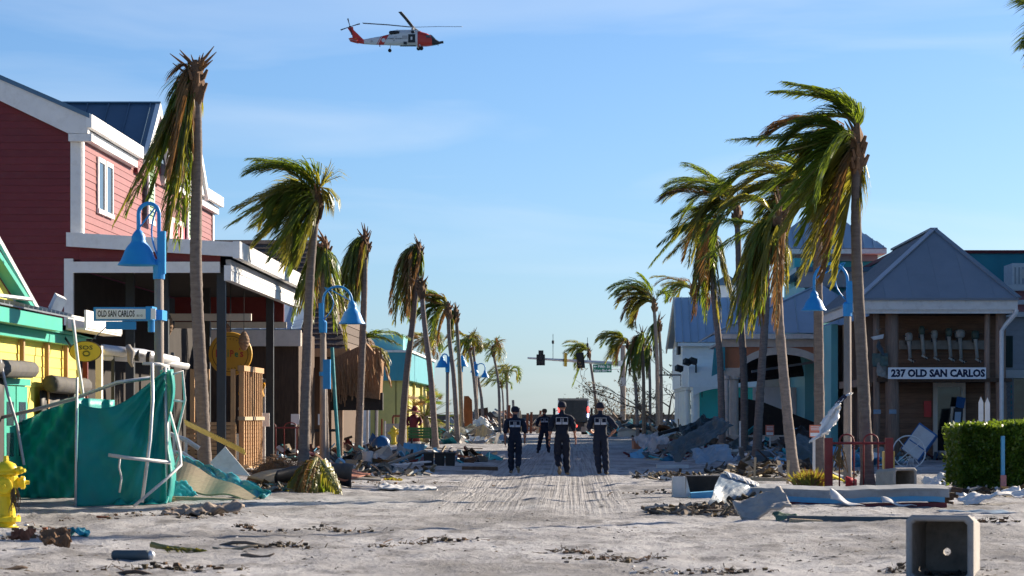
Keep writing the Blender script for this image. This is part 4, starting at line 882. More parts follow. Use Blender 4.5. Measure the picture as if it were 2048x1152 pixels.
def palm(label, d, base_px, mids, top, style, n, seed, r=0.15, flen=2.6, leaf=0.62, explicit=(), dead=0.25, nleaf=46, group='coconut palms lining the street', stubs=7, name='coconut_palm', wind=None, wide=1.0):
    """base_px: trunk foot x (photo px); mids: [(px,py)...] points on the trunk; top: (px,py) of the crown heart; style: how the leaves lie"""
    rng = random.Random(seed); r *= 0.88
    bx_ = X(base_px, d); foot = Vector((bx_, d, gz(bx_, d) - 0.12))
    root = thing(name, label, 'palm', foot, group)
    dy = rng.uniform(-0.3, 0.3)
    ctrl = [foot] + [P(px, py, d) for px, py in mids] + [P(top[0], top[1], d) + Vector((0, dy, 0))]
    # smooth trunk through the control points (Catmull-Rom)
    path = []
    cc = [ctrl[0] * 2 - ctrl[1]] + ctrl + [ctrl[-1] * 2 - ctrl[-2]]
    for i in range(1, len(cc) - 2):
        p0, p1, p2, p3 = cc[i - 1], cc[i], cc[i + 1], cc[i + 2]
        m = max(4, int((p2 - p1).length / 0.11))
        for k in range(m):
            t = k / m
            path.append(0.5 * ((2 * p1) + (p2 - p0) * t + (2 * p0 - 5 * p1 + 4 * p2 - p3) * t * t + (3 * p1 - p0 - 3 * p2 + p3) * t ** 3))
    path.append(ctrl[-1]); H = len(path)
    rad = []
    for i in range(H):
        t = i / (H - 1)
        rr_ = r * (1.0 - 0.28 * t) + r * 0.55 * math.exp(-t * H * 0.11 / 0.28)
        rad.append(rr_ * (1.035 if i % 2 else 0.985) * (1 + 0.03 * rng.uniform(-1, 1)))
    MB().tube(path, rad, 12, jit=lambda i, k: 1 + 0.03 * math.sin(k * 2.4 + i * 0.7)).build('trunk', M['bark'], root, smooth=True)
    crown = ctrl[-1]; axis = (path[-1] - path[-6]).normalized()
    # fibrous heart with old leaf bases
    hb = MB()
    hb.tube([crown - axis * 0.5, crown - axis * 0.25, crown, crown + axis * 0.3, crown + axis * 0.52], [r * 0.72, r * 1.05, r * 1.2, r * 0.85, r * 0.3], 9, jit=lambda i, k: 1 + 0.22 * math.sin(k * 3.1 + i * 1.9))
    for k in range(10):
        a = rng.uniform(0, 6.28); h = rng.uniform(-0.35, 0.2); o = crown + axis * h + Vector((math.cos(a), math.sin(a), 0)) * r * 1.05
        hb.tube([o - Vector((0, 0, 0.08)), o + Vector((math.cos(a) * 0.1, math.sin(a) * 0.1, 0.12))], [0.06, 0.03], 5)
    hb.build('crown_heart', M['fibre'], root)
    for k in range(stubs):
        a = rng.uniform(0, 6.28); el = rng.uniform(0.5, 1.4); L = rng.uniform(0.25, 0.75)
        v = Vector((math.cos(a) * math.cos(el), math.sin(a) * math.cos(el), math.sin(el)))
        o = crown + axis * rng.uniform(0, 0.35)
        MB().tube([o, o + v * L * 0.5, o + v * L + Vector((-0.05, 0, 0))], [0.055, 0.035, 0.008], 5).build('broken_stalk', M['fibre'] if rng.random() < 0.7 else M['frond3'], root)
    wv = Vector(wind) if wind else {'hang': Vector((-0.22, 0, -0.5)), 'blown': Vector((-0.62, -0.05, -0.25)), 'spread': Vector((-0.2, 0, -0.25)), 'stub': Vector((-0.2, 0, -0.4))}[style]
    jobs = []
    for e in explicit:      # (control px, tip px, depth offset of the tip, material)
        (cx1, cy1), (tx, ty), off, mm = e
        a = crown + axis * 0.2; c1 = P(cx1, cy1, d) + Vector((0, off * 0.4, 0)); tip = P(tx, ty, d) + Vector((0, off, 0))
        jobs.append((bez(a, a.lerp(c1, 0.7), c1.lerp(tip, 0.25), tip), mm))
    for k in range(n):
        L = flen * rng.uniform(0.75, 1.1); a = crown + axis * rng.uniform(0.05, 0.35); sgn = rng.uniform(-1, 1)
        if style == 'hang':
            c1 = a + Vector((rng.uniform(-0.45, 0.12), sgn * 0.25, rng.uniform(0.1, 0.45))) * (L / 3); w2 = rng.uniform(0.05, 0.5) * wide
            tip = a + Vector((-L * w2, sgn * 0.35 * L * wide, -L * rng.uniform(0.75, 0.98)))
            c2 = c1 + Vector((-L * w2 * 0.45, sgn * 0.3, -L * 0.3))
        elif style == 'blown':
            up_ = rng.uniform(0.05, 0.5); q = rng.random()
            c1 = a + Vector((-L * rng.uniform(0.02, 0.28), sgn * 0.25 * L, L * up_ * (1 - q * 0.7)))
            tip = a + Vector((-L * (0.9 - 0.62 * q), sgn * 0.45 * L, L * (0.22 - 1.0 * q) + rng.uniform(-.15, .15) * L))
            c2 = c1.lerp(tip, 0.45) + Vector((-0.1 * L, 0, 0.16 * L))
        elif style == 'spread':
            az = 2 * math.pi * (k + rng.uniform(-.3, .3)) / n; el = rng.uniform(0.1, 1.1)
            v = Vector((math.cos(az) * math.cos(el), math.sin(az) * math.cos(el), math.sin(el)))
            c1 = a + v * L * 0.42; tip = a + Vector((v.x * L * 0.85 - 0.25 * L, v.y * L * 0.85, L * (math.sin(el) * 0.55 - 0.5))); c2 = c1.lerp(tip, 0.5) + Vector((0, 0, 0.12 * L))
        else:
            c1 = a + Vector((rng.uniform(-.2, .2), sgn * 0.2, 0.2)); tip = a + Vector((rng.uniform(-.4, .2), sgn * .3, -L * 0.5)); c2 = c1.lerp(tip, 0.5)
        q = rng.random(); mm = 'frond3' if q < dead * 0.6 else ('frond2' if q < dead * 0.6 + 0.4 else 'frond')
        jobs.append((bez(a, c1, c2, tip), mm))
    for pts, mm in jobs:
        mb = MB(); frond_mesh(mb, pts, rng, leaf * (1.45 if style == 'blown' else 1.25), int(nleaf * (1.75 if d < 120 else 1.1)), wv, hug=0.4 if style == 'hang' else 0.0, comb={'hang': 0.5, 'blown': 0.36, 'spread': 0.4, 'stub': 0.5}[style], width=0.034 if d < 120 else 0.055)
        mb.build('frond', [M[mm], M['rachis']], root)
    return root

FG, FO, FD = 'frond', 'frond2', 'frond3'
# left kerb
palm('tall palm with collapsed crown beside the blue lamp and red building', 63, 412, [(403, 780), (392, 540), (394, 330)], (394, 168), 'hang', 4, 21, r=0.18, flen=2.3, leaf=0.75, dead=0.15, stubs=18, nleaf=60, wide=0.45, explicit=[
    ((378, 165), (236, 448), -0.4, FO), ((372, 170), (250, 420), 0.3, FG), ((372, 175), (300, 400), -0.2, FG), ((375, 170), (325, 420), 0.5, FG), ((380, 180), (345, 440), -0.5, FG), ((380, 175), (320, 300), 0.1, FO),
    ((385, 175), (352, 480), 0.2, FG), ((388, 180), (335, 520), -0.6, FO), ((378, 165), (290, 330), 0.7, FG), ((386, 180), (372, 420), 0.5, FO), ((380, 160), (350, 350), -0.8, FD), ((370, 150), (335, 290), 0.0, FG)])
palm('palm with streaming crown in front of the brown shingled roof', 74, 606, [(612, 760), (620, 560)], (630, 412), 'blown', 9, 22, r=0.165, flen=2.4, leaf=0.7, dead=0.2, nleaf=54, explicit=[
    ((618, 330), (506, 318), 0.2, FG), ((632, 322), (520, 345), -0.4, FG), ((610, 350), (462, 447), 0.3, FG), ((600, 360), (478, 420), -0.5, FO), ((600, 370), (500, 450), 0.6, FG), ((612, 375), (520, 480), -0.3, FG), ((605, 390), (500, 500), 0.1, FO),
    ((612, 395), (545, 520), -0.6, FG), ((615, 400), (568, 530), 0.4, FO), ((618, 410), (585, 540), 0.0, FG), ((622, 400), (600, 525), -0.4, FO), ((640, 350), (646, 400), 0.3, FO), ((625, 420), (560, 500), 0.8, FG)])
palm('palm with bright green hanging leaves beside the second blue lamp', 84, 652, [(648, 760), (646, 600)], (648, 505), 'hang', 13, 23, r=0.13, flen=2.4, leaf=0.6, dead=0.15, wind=(0.1, 0, -0.5), explicit=[((660, 500), (690, 640), 0.2, FG), ((655, 495), (672, 660), -0.3, FG), ((665, 520), (690, 690), 0.3, FO)])
palm('palm with spiky stub crown right of the second blue lamp', 98, 716, [(722, 760), (728, 600)], (729, 492), 'hang', 16, 24, r=0.16, flen=2.5, leaf=0.62, dead=0.2, stubs=12, wide=0.8, explicit=[((705, 490), (668, 580), 0.2, FG), ((705, 500), (660, 620), 0.2, FG), ((700, 520), (690, 650), -0.2, FO)])
palm('short palm with one long leaf arching right beside the thatched gable', 120, 694, [(697, 800)], (712, 702), 'spread', 5, 25, r=0.14, flen=2.2, leaf=0.6, dead=0.3, explicit=[((745, 650), (818, 676), 0.2, FG), ((760, 690), (782, 770), -0.2, FD), ((735, 660), (800, 690), -0.3, FG)])
palm('tall palm with dense brown-green leaves hanging down its left side', 130, 802, [(812, 760), (828, 620)], (836, 505), 'hang', 22, 26, r=0.19, flen=3.6, leaf=0.75, dead=0.3, stubs=10, wide=0.7, nleaf=56)
palm('bare leaning palm with only broken stalks left in its crown', 128, 872, [(862, 760), (848, 640)], (843, 578), 'stub', 2, 27, r=0.17, flen=1.2, leaf=0.4, stubs=16, dead=1)
palm('palm with bushy left-swept crown behind the bare leaning palm', 150, 916, [(908, 760), (899, 680)], (897, 622), 'blown', 17, 28, r=0.16, flen=2.7, leaf=0.6, dead=0.3)
palm('thin palm with tattered top among the street lamps on the left', 156, 926, [(918, 720)], (912, 630), 'hang', 4, 29, r=0.15, flen=1.8, leaf=0.5, dead=0.6, stubs=8)
palm('yellowing palm drooping behind the palmetto bush', 176, 858, [(856, 760)], (852, 690), 'spread', 13, 30, r=0.15, flen=2.6, leaf=0.6, dead=0.5)
palm('drooping palm leaning left near the far street lamps', 186, 958, [(948, 760)], (938, 690), 'spread', 10, 31, r=0.14, flen=2.3, leaf=0.55, dead=0.5)
palm('second drooping palm on a bowed trunk near the far street lamps', 192, 968, [(962, 790), (950, 730)], (946, 680), 'hang', 7, 32, r=0.13, flen=2.2, leaf=0.55, dead=0.4)
palm('far palm with full wind-tossed crown at the end of the street', 236, 1000, [(997, 770)], (986, 704), 'spread', 13, 33, r=0.15, flen=3.0, leaf=0.75, dead=0.15, nleaf=32)
palm('lower far palm standing beside its taller twin near the beach', 262, 1016, [(1015, 800)], (1013, 752), 'spread', 12, 34, r=0.15, flen=3.0, leaf=0.75, dead=0.15, nleaf=32)
palm('thin trunked far palm behind the lower far palm', 272, 1008, [(1006, 800)], (1003, 768), 'spread', 7, 35, r=0.12, flen=2.0, leaf=0.6, dead=0.2, nleaf=26)
# right kerb
palm('tall nearest right palm with wind-thrown crown and clean trunk', 54, 1737, [(1726, 760), (1713, 500)], (1713, 300), 'blown', 7, 41, r=0.145, flen=2.0, leaf=0.58, dead=0.2, stubs=8, nleaf=62, explicit=[
    ((1716, 190), (1552, 182), 0.2, FG), ((1722, 200), (1572, 170), -0.3, FG), ((1726, 215), (1605, 240), 0.2, FG), ((1690, 268), (1470, 278), 0.2, FG), ((1680, 270), (1492, 330), -0.3, FG), ((1670, 280), (1520, 390), 0.3, FG),
    ((1680, 290), (1560, 470), -0.4, FO), ((1670, 300), (1600, 480), 0.1, FG), ((1690, 280), (1620, 530), 0.5, FO), ((1690, 290), (1600, 560), -0.2, FO), ((1695, 300), (1660, 520), 0.3, FG), ((1690, 310), (1640, 560), -0.5, FD),
    ((1700, 330), (1665, 470), 0.6, FO), ((1712, 330), (1670, 560), -0.1, FO), ((1685, 275), (1540, 300), 0.6, FG), ((1675, 285), (1545, 430), -0.6, FG)])
palm('right palm behind the blue lamp with its crown swept left', 66, 1640, [(1638, 760), (1636, 560)], (1636, 415), 'blown', 15, 42, r=0.15, flen=2.81, leaf=0.65, dead=0.25, nleaf=50)
palm('right palm leaning left between signpost and dry bush', 64, 1590, [(1572, 800), (1556, 600)], (1556, 462), 'hang', 13, 43, r=0.145, flen=2.68, leaf=0.6, dead=0.3, wide=0.8, explicit=[((1500, 350), (1410, 480), 0.2, FG), ((1510, 370), (1440, 420), -0.3, FO), ((1530, 420), (1470, 560), 0.2, FO)])
palm('right palm with orange dead leaves hanging at its neck', 92, 1512, [(1522, 760), (1532, 600)], (1530, 470), 'hang', 13, 44, r=0.17, flen=3.17, leaf=0.65, dead=0.55, wide=0.5, explicit=[((1500, 440), (1420, 440), 0, FG), ((1505, 450), (1400, 520), 0.4, FG)])
palm('right palm with upright leaf tuft, left of the leaning palms', 106, 1488, [(1488, 760), (1480, 600)], (1474, 430), 'blown', 16, 45, r=0.17, flen=3.54, leaf=0.7, dead=0.35, nleaf=50, explicit=[((1430, 350), (1372, 328), 0.2, FG), ((1450, 360), (1380, 400), -0.2, FG), ((1440, 380), (1370, 470), 0.3, FO)])
palm('dark curved right palm with long leaves drooping down its trunk', 112, 1445, [(1440, 720), (1428, 590)], (1424, 470), 'hang', 11, 46, r=0.17, flen=3.66, leaf=0.7, dead=0.25, nleaf=54, wide=0.5, explicit=[((1390, 420), (1302, 530), 0.2, FG), ((1390, 430), (1318, 490), -0.3, FG), ((1400, 440), (1340, 460), 0.2, FG), ((1400, 450), (1330, 520), -0.2, FO), ((1410, 460), (1390, 580), 0.3, FG), ((1436, 470), (1450, 560), 0.2, FO), ((1400, 400), (1350, 430), 0.4, FG), ((1410, 470), (1412, 640), 0.4, FG), ((1420, 470), (1440, 640), -0.2, FO), ((1440, 500), (1466, 600), 0.2, FO)])
palm('far right palm with bushy crown swept left by wind', 184, 1316, [(1314, 720)], (1308, 610), 'blown', 20, 47, r=0.17, flen=3.3, leaf=0.75, dead=0.25, nleaf=44, explicit=[((1300, 570), (1278, 548), 0, FG), ((1325, 580), (1332, 590), 0.3, FG)])
palm('far right palm on slim trunk just behind the bushy one', 190, 1322, [(1322, 740)], (1318, 650), 'hang', 8, 48, r=0.15, flen=2.6, leaf=0.6, dead=0.3)
palm('far right palm drooping left of the bushy palm', 178, 1288, [(1287, 760)], (1284, 680), 'hang', 11, 49, r=0.15, flen=2.8, leaf=0.65, dead=0.35)
palm('far right palm behind the concrete signal pole', 200, 1276, [(1270, 760)], (1256, 690), 'blown', 12, 50, r=0.15, flen=2.6, leaf=0.65, dead=0.25)
palm('slender far right palm between the signal pole and the white house', 196, 1300, [(1300, 780)], (1298, 700), 'hang', 6, 51, r=0.13, flen=2.2, leaf=0.6, dead=0.4)
palm('small palm crown rising behind the white house roof', 205, 1386, [(1384, 680)], (1384, 582), 'blown', 11, 52, r=0.15, flen=3.0, leaf=0.7, dead=0.1, nleaf=34)
palm('wind-bent palm behind the traffic signal arm', 242, 1196, [(1190, 790)], (1178, 706), 'blown', 11, 53, r=0.16, flen=2.6, leaf=0.7, dead=0.25, nleaf=34, explicit=[((1165, 690), (1128, 692), 0, FG), ((1165, 720), (1146, 772), 0.2, FG)])
palm('palm at the right edge with only leaf tips reaching into the sky', 44, 2150, [(2160, 600)], (2178, 60), 'blown', 5, 54, r=0.15, flen=1.3, leaf=0.6, dead=0.2, explicit=[((2100, 20), (2072, 10), 0, FG), ((2120, 50), (2078, 75), 0.2, FG)])
# ------------------------------------------------------------------ street furniture
def lamp(label, d, pole_px, side, shade_px, scale=1.0, arch_top=None, shade_dia=0.72, shade_py=None, pole_r=0.095, pole_top_py=None, scroll=True, name='street_lamp'):
    x = X(pole_px, d); z0 = gz(x, d) - 0.1
    t = thing(name, label, 'street lamp', (x, d, 0), 'blue bell street lamps')
    zt = Z(pole_top_py, d)
    MB().tube([(x, d, z0), (x, d, 0.3), (x, d, zt)], [pole_r * 1.1, pole_r * 1.05, pole_r * 0.92], 12).build('pole', M['polecon'], t, smooth=True)
    k = scale
    MB().lathe([(pole_r * 1.15, -0.25 * k), (pole_r * 1.2, 0.05 * k), (pole_r * 0.8, 0.1 * k)], (x, d, zt), 12).build('collar', M['lampblue'], t)
    xs = X(shade_px, d); zs = Z(shade_py, d); za = Z(arch_top, d); r = abs(x - xs) / 2; xc = (x + xs) / 2
    pts = [Vector((x, d, zt)), Vector((x, d, za - r))]
    for i in range(1, 12):
        a = math.pi * i / 12; pts.append(Vector((xc + (x - xc) * math.cos(a), d, za - r + r * math.sin(a))))
    pts += [Vector((xs, d, za - r)), Vector((xs, d, zs + 0.3 * k))]
    MB().tube(pts, 0.035 * k, 8).build('arch_arm', M['lampblue'], t, smooth=True)
    MB().obox((x + 0.05 * k * side, d - 0.01, zt + 0.22 * k), (0.13 * k, 0.15, 0.75 * k)).build('arm_bracket', M['lampblue'], t)
    if scroll:
        sp = [Vector((x - (x - xs) * (0.06 + 0.3 * math.sin(i / 10 * math.pi)), d, zt + (0.15 + 0.09 * i) * k)) for i in range(11)]
        sp += [Vector((x - (x - xs) * (0.06 + 0.11 * j), d, sp[-1].z + 0.02 * k - 0.05 * k * j)) for j in range(1, 9)]
        MB().tube(sp, 0.016 * k, 6).build('scroll', M['lampblue'], t, smooth=True)
    R_ = shade_dia / 2
    prof = [(R_ * 1.0, 0), (R_ * 0.99, 0.012), (R_ * 0.84, 0.09), (R_ * 0.72, 0.19), (R_ * 0.66, 0.25), (R_ * 0.55, 0.32), (R_ * 0.36, 0.40), (R_ * 0.33, 0.44), (R_ * 0.33, 0.50), (R_ * 0.20, 0.58), (R_ * 0.09, 0.62)]
    prof = [(a, b * k * shade_dia / 0.72) for a, b in prof]
    inner = [(a * 0.93, max(0.01, b - 0.015)) for a, b in reversed(prof[:8])]
    MB().lathe([(R_ * 0.95, 0.004)] + prof, (xs, d, zs), 24, close=False).lathe([(a, b) for a, b in inner] + [(R_ * 0.95, 0.004)], (xs, d, zs), 24, close=False).build('bell_shade', M['lampblue'], t, smooth=True)
    MB().lathe([(0.02, 0.0), (0.07 * k, 0.06 * k), (0.08 * k, 0.16 * k), (0.04 * k, 0.26 * k)], (xs, d, zs + 0.06), 12).build('bulb', M['palewhite'], t, smooth=True)
    return t
l1 = lamp('near left blue bell lamp carrying the Old San Carlos street name sign', 49.5, 318, 1, 277, 1.0, 407, 0.74, 531, 0.09, 530)
d1 = 49.0
def px_box(mb, x0, x1, y0, y1, d, t, m=0): return mb.box(X(x0, d), X(x1, d), d - t / 2, d + t / 2, Z(y1, d), Z(y0, d), m)
px_box(MB(), 188, 299.5, 614.5, 642, d1, 0.10).build('name_sign_frame', M['lampblue'], l1)
fc = px_box(MB(), 192, 299, 618, 638, d1 - 0.06, 0.016).build('name_sign_face', M['signwhite'], l1)
text(fc, 'lettering', 'OLD SAN CARLOS', X(270, d1) - X(196, d1), M['ink'], (X(233.5, d1), d1 - 0.069, Z(627.5, d1)), height=0.115, depth=0.004, bold=0.022)
text(fc, 'lettering', 'BLVD', X(286, d1) - X(274, d1), M['ink'], (X(281, d1), d1 - 0.069, Z(631.5, d1)), height=0.036, depth=0.004)
sd = MB().box(X(300, d1), X(313, d1), d1 - 0.5, d1 + 0.05, Z(642, d1), Z(615, d1)).build('cross_sign_frame', M['lampblue'], l1)
MB().box(X(302, d1 - .5), X(311.5, d1 - .5), d1 - 0.52, d1 - 0.5, Z(639, d1 - .5), Z(617, d1 - .5)).build('cross_sign_face', M['signwhite'], sd)
MB().lathe([(0.06, -0.13), (0.06, 0.1)], (X(306, d1), d1 - 0.2, Z(650, d1)), 12).build('sign_stem', M['lampblue'], l1)
px_box(MB(), 212, 272, 643, 659, d1, 0.06).build('lower_sign', M['lampblue'], l1)
MB().box(X(313, d1), X(326, d1), d1 - 0.1, 49.5, Z(640, d1), Z(620, d1)).build('sign_clamp', M['lampblue'], l1)
lamp('second left blue bell lamp with its hood over the pavement', 80, 646, -1, 704, 1.0, 573, 0.78, 648, 0.095, 648)
l2 = lamp('right blue bell lamp in front of the orange arched pavilion', 60.6, 1695, 1, 1628, 0.9, 527, 0.56, 621, 0.085, 612)
tb = thing('blue_notice_box', 'narrow blue notice box strapped to the second left lamp pole', 'notice box', (X(652, 79.6), 79.7, 0))
MB().box(X(647, 79.7), X(661, 79.7), 79.55, 79.8, Z(778, 79.7), Z(719, 79.7)).build('case', M['lampblue'], tb)
MB().lathe([(0.112, 0), (0.112, 0.12)], (X(646, 80), 80, Z(752, 80)), 12).build('strap', M['lampblue'], tb)
for lab, d, p, sh, at_, sy, top, sd_ in (('far left blue bell lamp behind the bare leaning palm', 150, 895, 884, 708, 735, 735, 1), ('far left blue bell lamp between the tattered palms', 158, 922, 924.5, 712, 733, 735, 1), ('farthest blue bell lamp with hood turned left', 190, 952, 949, 724, 745, 745, 1), ('farthest blue bell lamp with hood turned right', 192, 953.5, 970, 727, 755, 748, -1)):
    lamp(lab, d, p, sd_, sh, 1.0, at_, 0.72 if d < 170 else 0.6, sy, 0.1, top, scroll=False)

# hydrants
def hydrant(label, x, y, h, m):
    s = h / 0.95; z = gz(x, y) - 0.03
    t = thing('fire_hydrant', label, 'hydrant', (x, y, z), 'yellow fire hydrants')
    c = Vector((x, y, z))
    MB().lathe([(0.17 * s, 0), (0.17 * s, 0.02 * s), (0.135 * s, 0.03 * s), (0.12 * s, 0.08 * s), (0.19 * s, 0.09 * s), (0.19 * s, 0.15 * s), (0.12 * s, 0.16 * s)], c, 20).build('base_flange', m, t, smooth=False)
    MB().lathe([(0.125 * s, 0.15 * s), (0.12 * s, 0.42 * s), (0.15 * s, 0.45 * s), (0.155 * s, 0.68 * s), (0.14 * s, 0.70 * s), (0.17 * s, 0.705 * s), (0.17 * s, 0.735 * s)], c, 20).build('barrel', m, t, smooth=False)
    MB().lathe([(0.165 * s, 0.735 * s), (0.16 * s, 0.78 * s), (0.12 * s, 0.845 * s), (0.06 * s, 0.875 * s), (0.045 * s, 0.88 * s)], c, 20).build('bonnet', m, t, smooth=True)
    MB().lathe([(0.042 * s, 0.875 * s), (0.032 * s, 0.95 * s)], c, 5).build('operating_nut', m, t)
    for dr, zz, rr_ in (((1, 0.15, 0), 0.60, 0.085), ((-1, -0.15, 0), 0.60, 0.085), ((0.1, -1, 0), 0.56, 0.105), ((0.9, -0.4, 0), 0.76, 0.05)):
        v = Vector(dr).normalized(); R_ = v.to_track_quat('Z', 'Y').to_matrix(); o = c + Vector((0, 0, zz * s))
        cp = MB().lathe([(rr_ * 0.75 * s, 0.08 * s), (rr_ * 0.75 * s, 0.19 * s), (rr_ * s, 0.19 * s), (rr_ * s, 0.235 * s), (rr_ * 0.8 * s, 0.25 * s)], o, 16, R_).build('outlet_cap', m, t)
        MB().lathe([(0.032 * s, 0.25 * s), (0.026 * s, 0.30 * s)], o, 5, R_).build('cap_nut', m, cp)
    for k in range(6):
        a = k * math.pi / 3 + 0.2; MB().lathe([(0.018 * s, 0.15 * s), (0.018 * s, 0.175 * s)], c + Vector((0.165 * s * math.cos(a), 0.165 * s * math.sin(a), 0)), 6).build('bolt', m, t)
    return t
hydrant('bright yellow fire hydrant at the left edge with weed hanging off it', X(12, 36.7), 36.7, 0.95, M['hydrant'])
hg = MB(); rr = random.Random(5)
for k in range(26):
    o = Vector((X(27, 36.5) + rr.uniform(-.03, .06), 36.5 + rr.uniform(-.05, .05), 0.50 + rr.uniform(-.05, .05)))
    hg.tube([o, o + Vector((rr.uniform(-.03, .03), 0, -0.1)), o + Vector((rr.uniform(-.05, .05), 0, -rr.uniform(0.15, 0.3)))], [0.008, 0.006, 0.003], 4)
tag(hg.build('hanging_weed', M['drybrown']), 'brown weed strands caught on the near hydrant', 'weed')
hydrant('distant yellow fire hydrant beside the grey block wall and green bench', X(787, 145), 145, 1.02, M['signyellow'])

# traffic signal
DS = 224.0
ts = thing('traffic_signal', 'traffic signal mast arm on concrete pole spanning the street end', 'traffic signal', (X(1246, DS), DS, 0))
xp = X(1246, DS)
MB().tube([(xp, DS, -0.1), (xp, DS, 4), (xp, DS, Z(690, DS))], [0.24, 0.22, 0.20], 10).build('pole', M['polecon'], ts)
MB().tube([P(1243, 728, DS), P(1150, 722, DS), P(1055, 716, DS)], [0.17, 0.12, 0.075], 8).build('mast_arm', M['alu'], ts)
MB().obox(P(1241, 727, DS), (0.42, 0.42, 0.45)).build('arm_collar', M['alu'], ts)
MB().box(X(1241, DS), X(1252, DS), DS - 0.5, DS - 0.3, Z(772, DS), Z(755, DS)).build('control_box', M['greytrim'], ts)
hd = MB().box(X(1073, DS), X(1090, DS), DS - 0.35, DS - 0.28, Z(731, DS), Z(709, DS)).build('signal_head', M['black'], ts)
MB().box(X(1074.5, DS), X(1088.5, DS), DS - 0.38, DS - 0.35, Z(729.5, DS), Z(711, DS)).build('back_plate', M['black'], hd)
MB().box(X(1077, DS), X(1087, DS), DS - 0.45, DS - 0.2, Z(709, DS), Z(701, DS)).build('upper_section', M['black'], hd)
for cx_, cy_ in ((1078, 724), (1085, 724), (1081.5, 716)): MB().lathe([(0.14, 0), (0.13, 0.05)], P(cx_, cy_, DS - 0.38), 12, rot(90, 0, 0)).build('lens', M['lens'], hd)
hd = MB().box(X(1128, DS), X(1134, DS), DS - 0.4, DS + 0.2, Z(733, DS), Z(706, DS)).build('signal_head', M['signalyellow'], ts)
MB().box(X(1126, DS), X(1127, DS), DS - 0.4, DS + 0.2, Z(732, DS), Z(706, DS)).build('back_plate', M['black'], hd)
hd = MB().obox(P(1161, 721, DS - 0.3), (0.42, 0.3, 1.05), rot(0, -6, 0)).build('signal_head', M['black'], ts)
MB().obox(P(1161, 721, DS - 0.2), (0.62, 0.04, 1.25), rot(0, -6, 0)).build('back_plate', M['black'], hd)
for k in range(3): MB().lathe([(0.15, 0), (0.15, 0.18)], P(1160 + k * 1.0, 713 + k * 8, DS - 0.45), 12, rot(90, 0, 0)).build('visor', M['black'], hd)
for px, y0, y1 in ((1106, 722, 668), (1175, 724, 675)):
    an = MB().bar(P(px, y0, DS), P(px, y1, DS), 0.04).build('antenna', M['steel'], ts)
    MB().lathe([(0.03, -0.15), (0.1, -0.1), (0.1, 0.1), (0.03, 0.15)], P(px, (y0 * 0.3 + y1 * 0.7), DS), 8).build('sensor', M['steel'], an)
gs = MB().box(X(1186, DS), X(1223, DS), DS - 0.5, DS - 0.45, Z(745, DS), Z(729, DS)).build('street_name_sign', M['signgreen'], ts); gs['label'] = 'green street name sign with white lettering'
MB().bar(P(1222, 739, DS - 0.4), P(1244, 738, DS - 0.2), 0.06).build('sign_bracket', M['alu'], gs)
text(gs, 'lettering', 'Fifth St', 0.95, M['signwhite'], (X(1208, DS), DS - 0.505, Z(733.2, DS)), height=0.24, depth=0.01, bold=0.015)
text(gs, 'lettering', 'Estero Blvd', 0.98, M['signwhite'], (X(1201, DS), DS - 0.505, Z(741, DS)), height=0.24, depth=0.01, bold=0.015)
def arrow(px, py, s):
    o = Vector((X(px, DS), DS - 0.512, Z(py, DS)))
    MB().slab([o + Vector((s * 0.16, 0, 0)), o + Vector((s * 0.0, 0, 0.1)), o + Vector((s * 0.0, 0, -0.1))], (0, 0.008, 0)).slab([o + Vector((0, 0, 0.03)), o + Vector((-s * 0.14, 0, 0.03)), o + Vector((-s * 0.14, 0, -0.03)), o + Vector((0, 0, -0.03))], (0, 0.008, 0)).build('arrow', M['signwhite'], gs)
arrow(1190.5, 733.5, -1); arrow(1218, 741, 1)

# red tubular guard rails
def rail(label, d, x0, x1, htop, n, yaw=0.0):
    X0, X1 = X(x0, d), X(x1, d)
    t = thing('red_guard_rail', label, 'guard rail', ((X0 + X1) / 2, d, 0), 'red guard rails')
    for x in (X0, X1): MB().box(x - 0.075, x + 0.075, d - 0.075, d + 0.075, -0.1, htop).build('post', M['railred'], t)
    MB().tube([(X0 + 0.07, d, htop - 0.1), (X1 - 0.07, d, htop - 0.1)], 0.025, 8).build('top_rail', M['railred'], t)
    for k in range(n):
        x = X0 + (X1 - X0) * (k + 0.75) / (n + 0.5); r = (X1 - X0) / (n + 0.5) * 0.3
        pts = [Vector((x - r, d, 0.02)), Vector((x - r, d, htop - 0.1))] + [Vector((x - r * math.cos(math.pi * i / 8), d, htop - 0.06 + 0.13 * math.sin(math.pi * i / 8))) for i in range(1, 8)] + [Vector((x + r, d, htop - 0.1)), Vector((x + r, d, 0.02))]
        MB().tube(pts, 0.016, 6).build('hoop', M['railred'], t, smooth=True)
    return t
rail('red tubular guard rail around the right lamp pole', 53.5, 1657, 1778, 1.05, 2)
rail('red tubular guard rail left of the white parking signs', 91, 508, 612, 1.2, 2)
# sign plates on posts
def post_sign(label, px, base_py, top_py, plate, m, m2, tilt=0.0, w=None):
    g = G(px, base_py); d = g.y; s = F / d
    t = thing('sign_post', label, 'sign', (g.x, d, 0), 'small signs on posts')
    MB().bar((g.x, d, -0.1), (g.x + tilt, d, Z(top_py, d)), 0.06, 0.05).build('post', M['offwhite'], t)
    y0, y1, x0, x1 = plate
    pl = MB().box(X(x0, d - .05), X(x1, d - .05), d - 0.07, d - 0.035, Z(y1, d), Z(y0, d)).build('plate', m, t)
    if m2 is not None:
        MB().box(X(x0 + 1.5, d - .07), X(x1 - 1.5, d - .07), d - 0.078, d - 0.0702, Z(y1 - 1.5, d), Z(y1 - (y1 - y0) * 0.35, d)).build('lower_print', m2, pl)
        for k in range(3): MB().box(X(x0 + 2, d), X(x1 - 2, d), d - 0.078, d - 0.0702, Z(y0 + 4.2 + k * 3, d), Z(y0 + 3 + k * 3, d)).build('print_line', m2, pl)
    return t
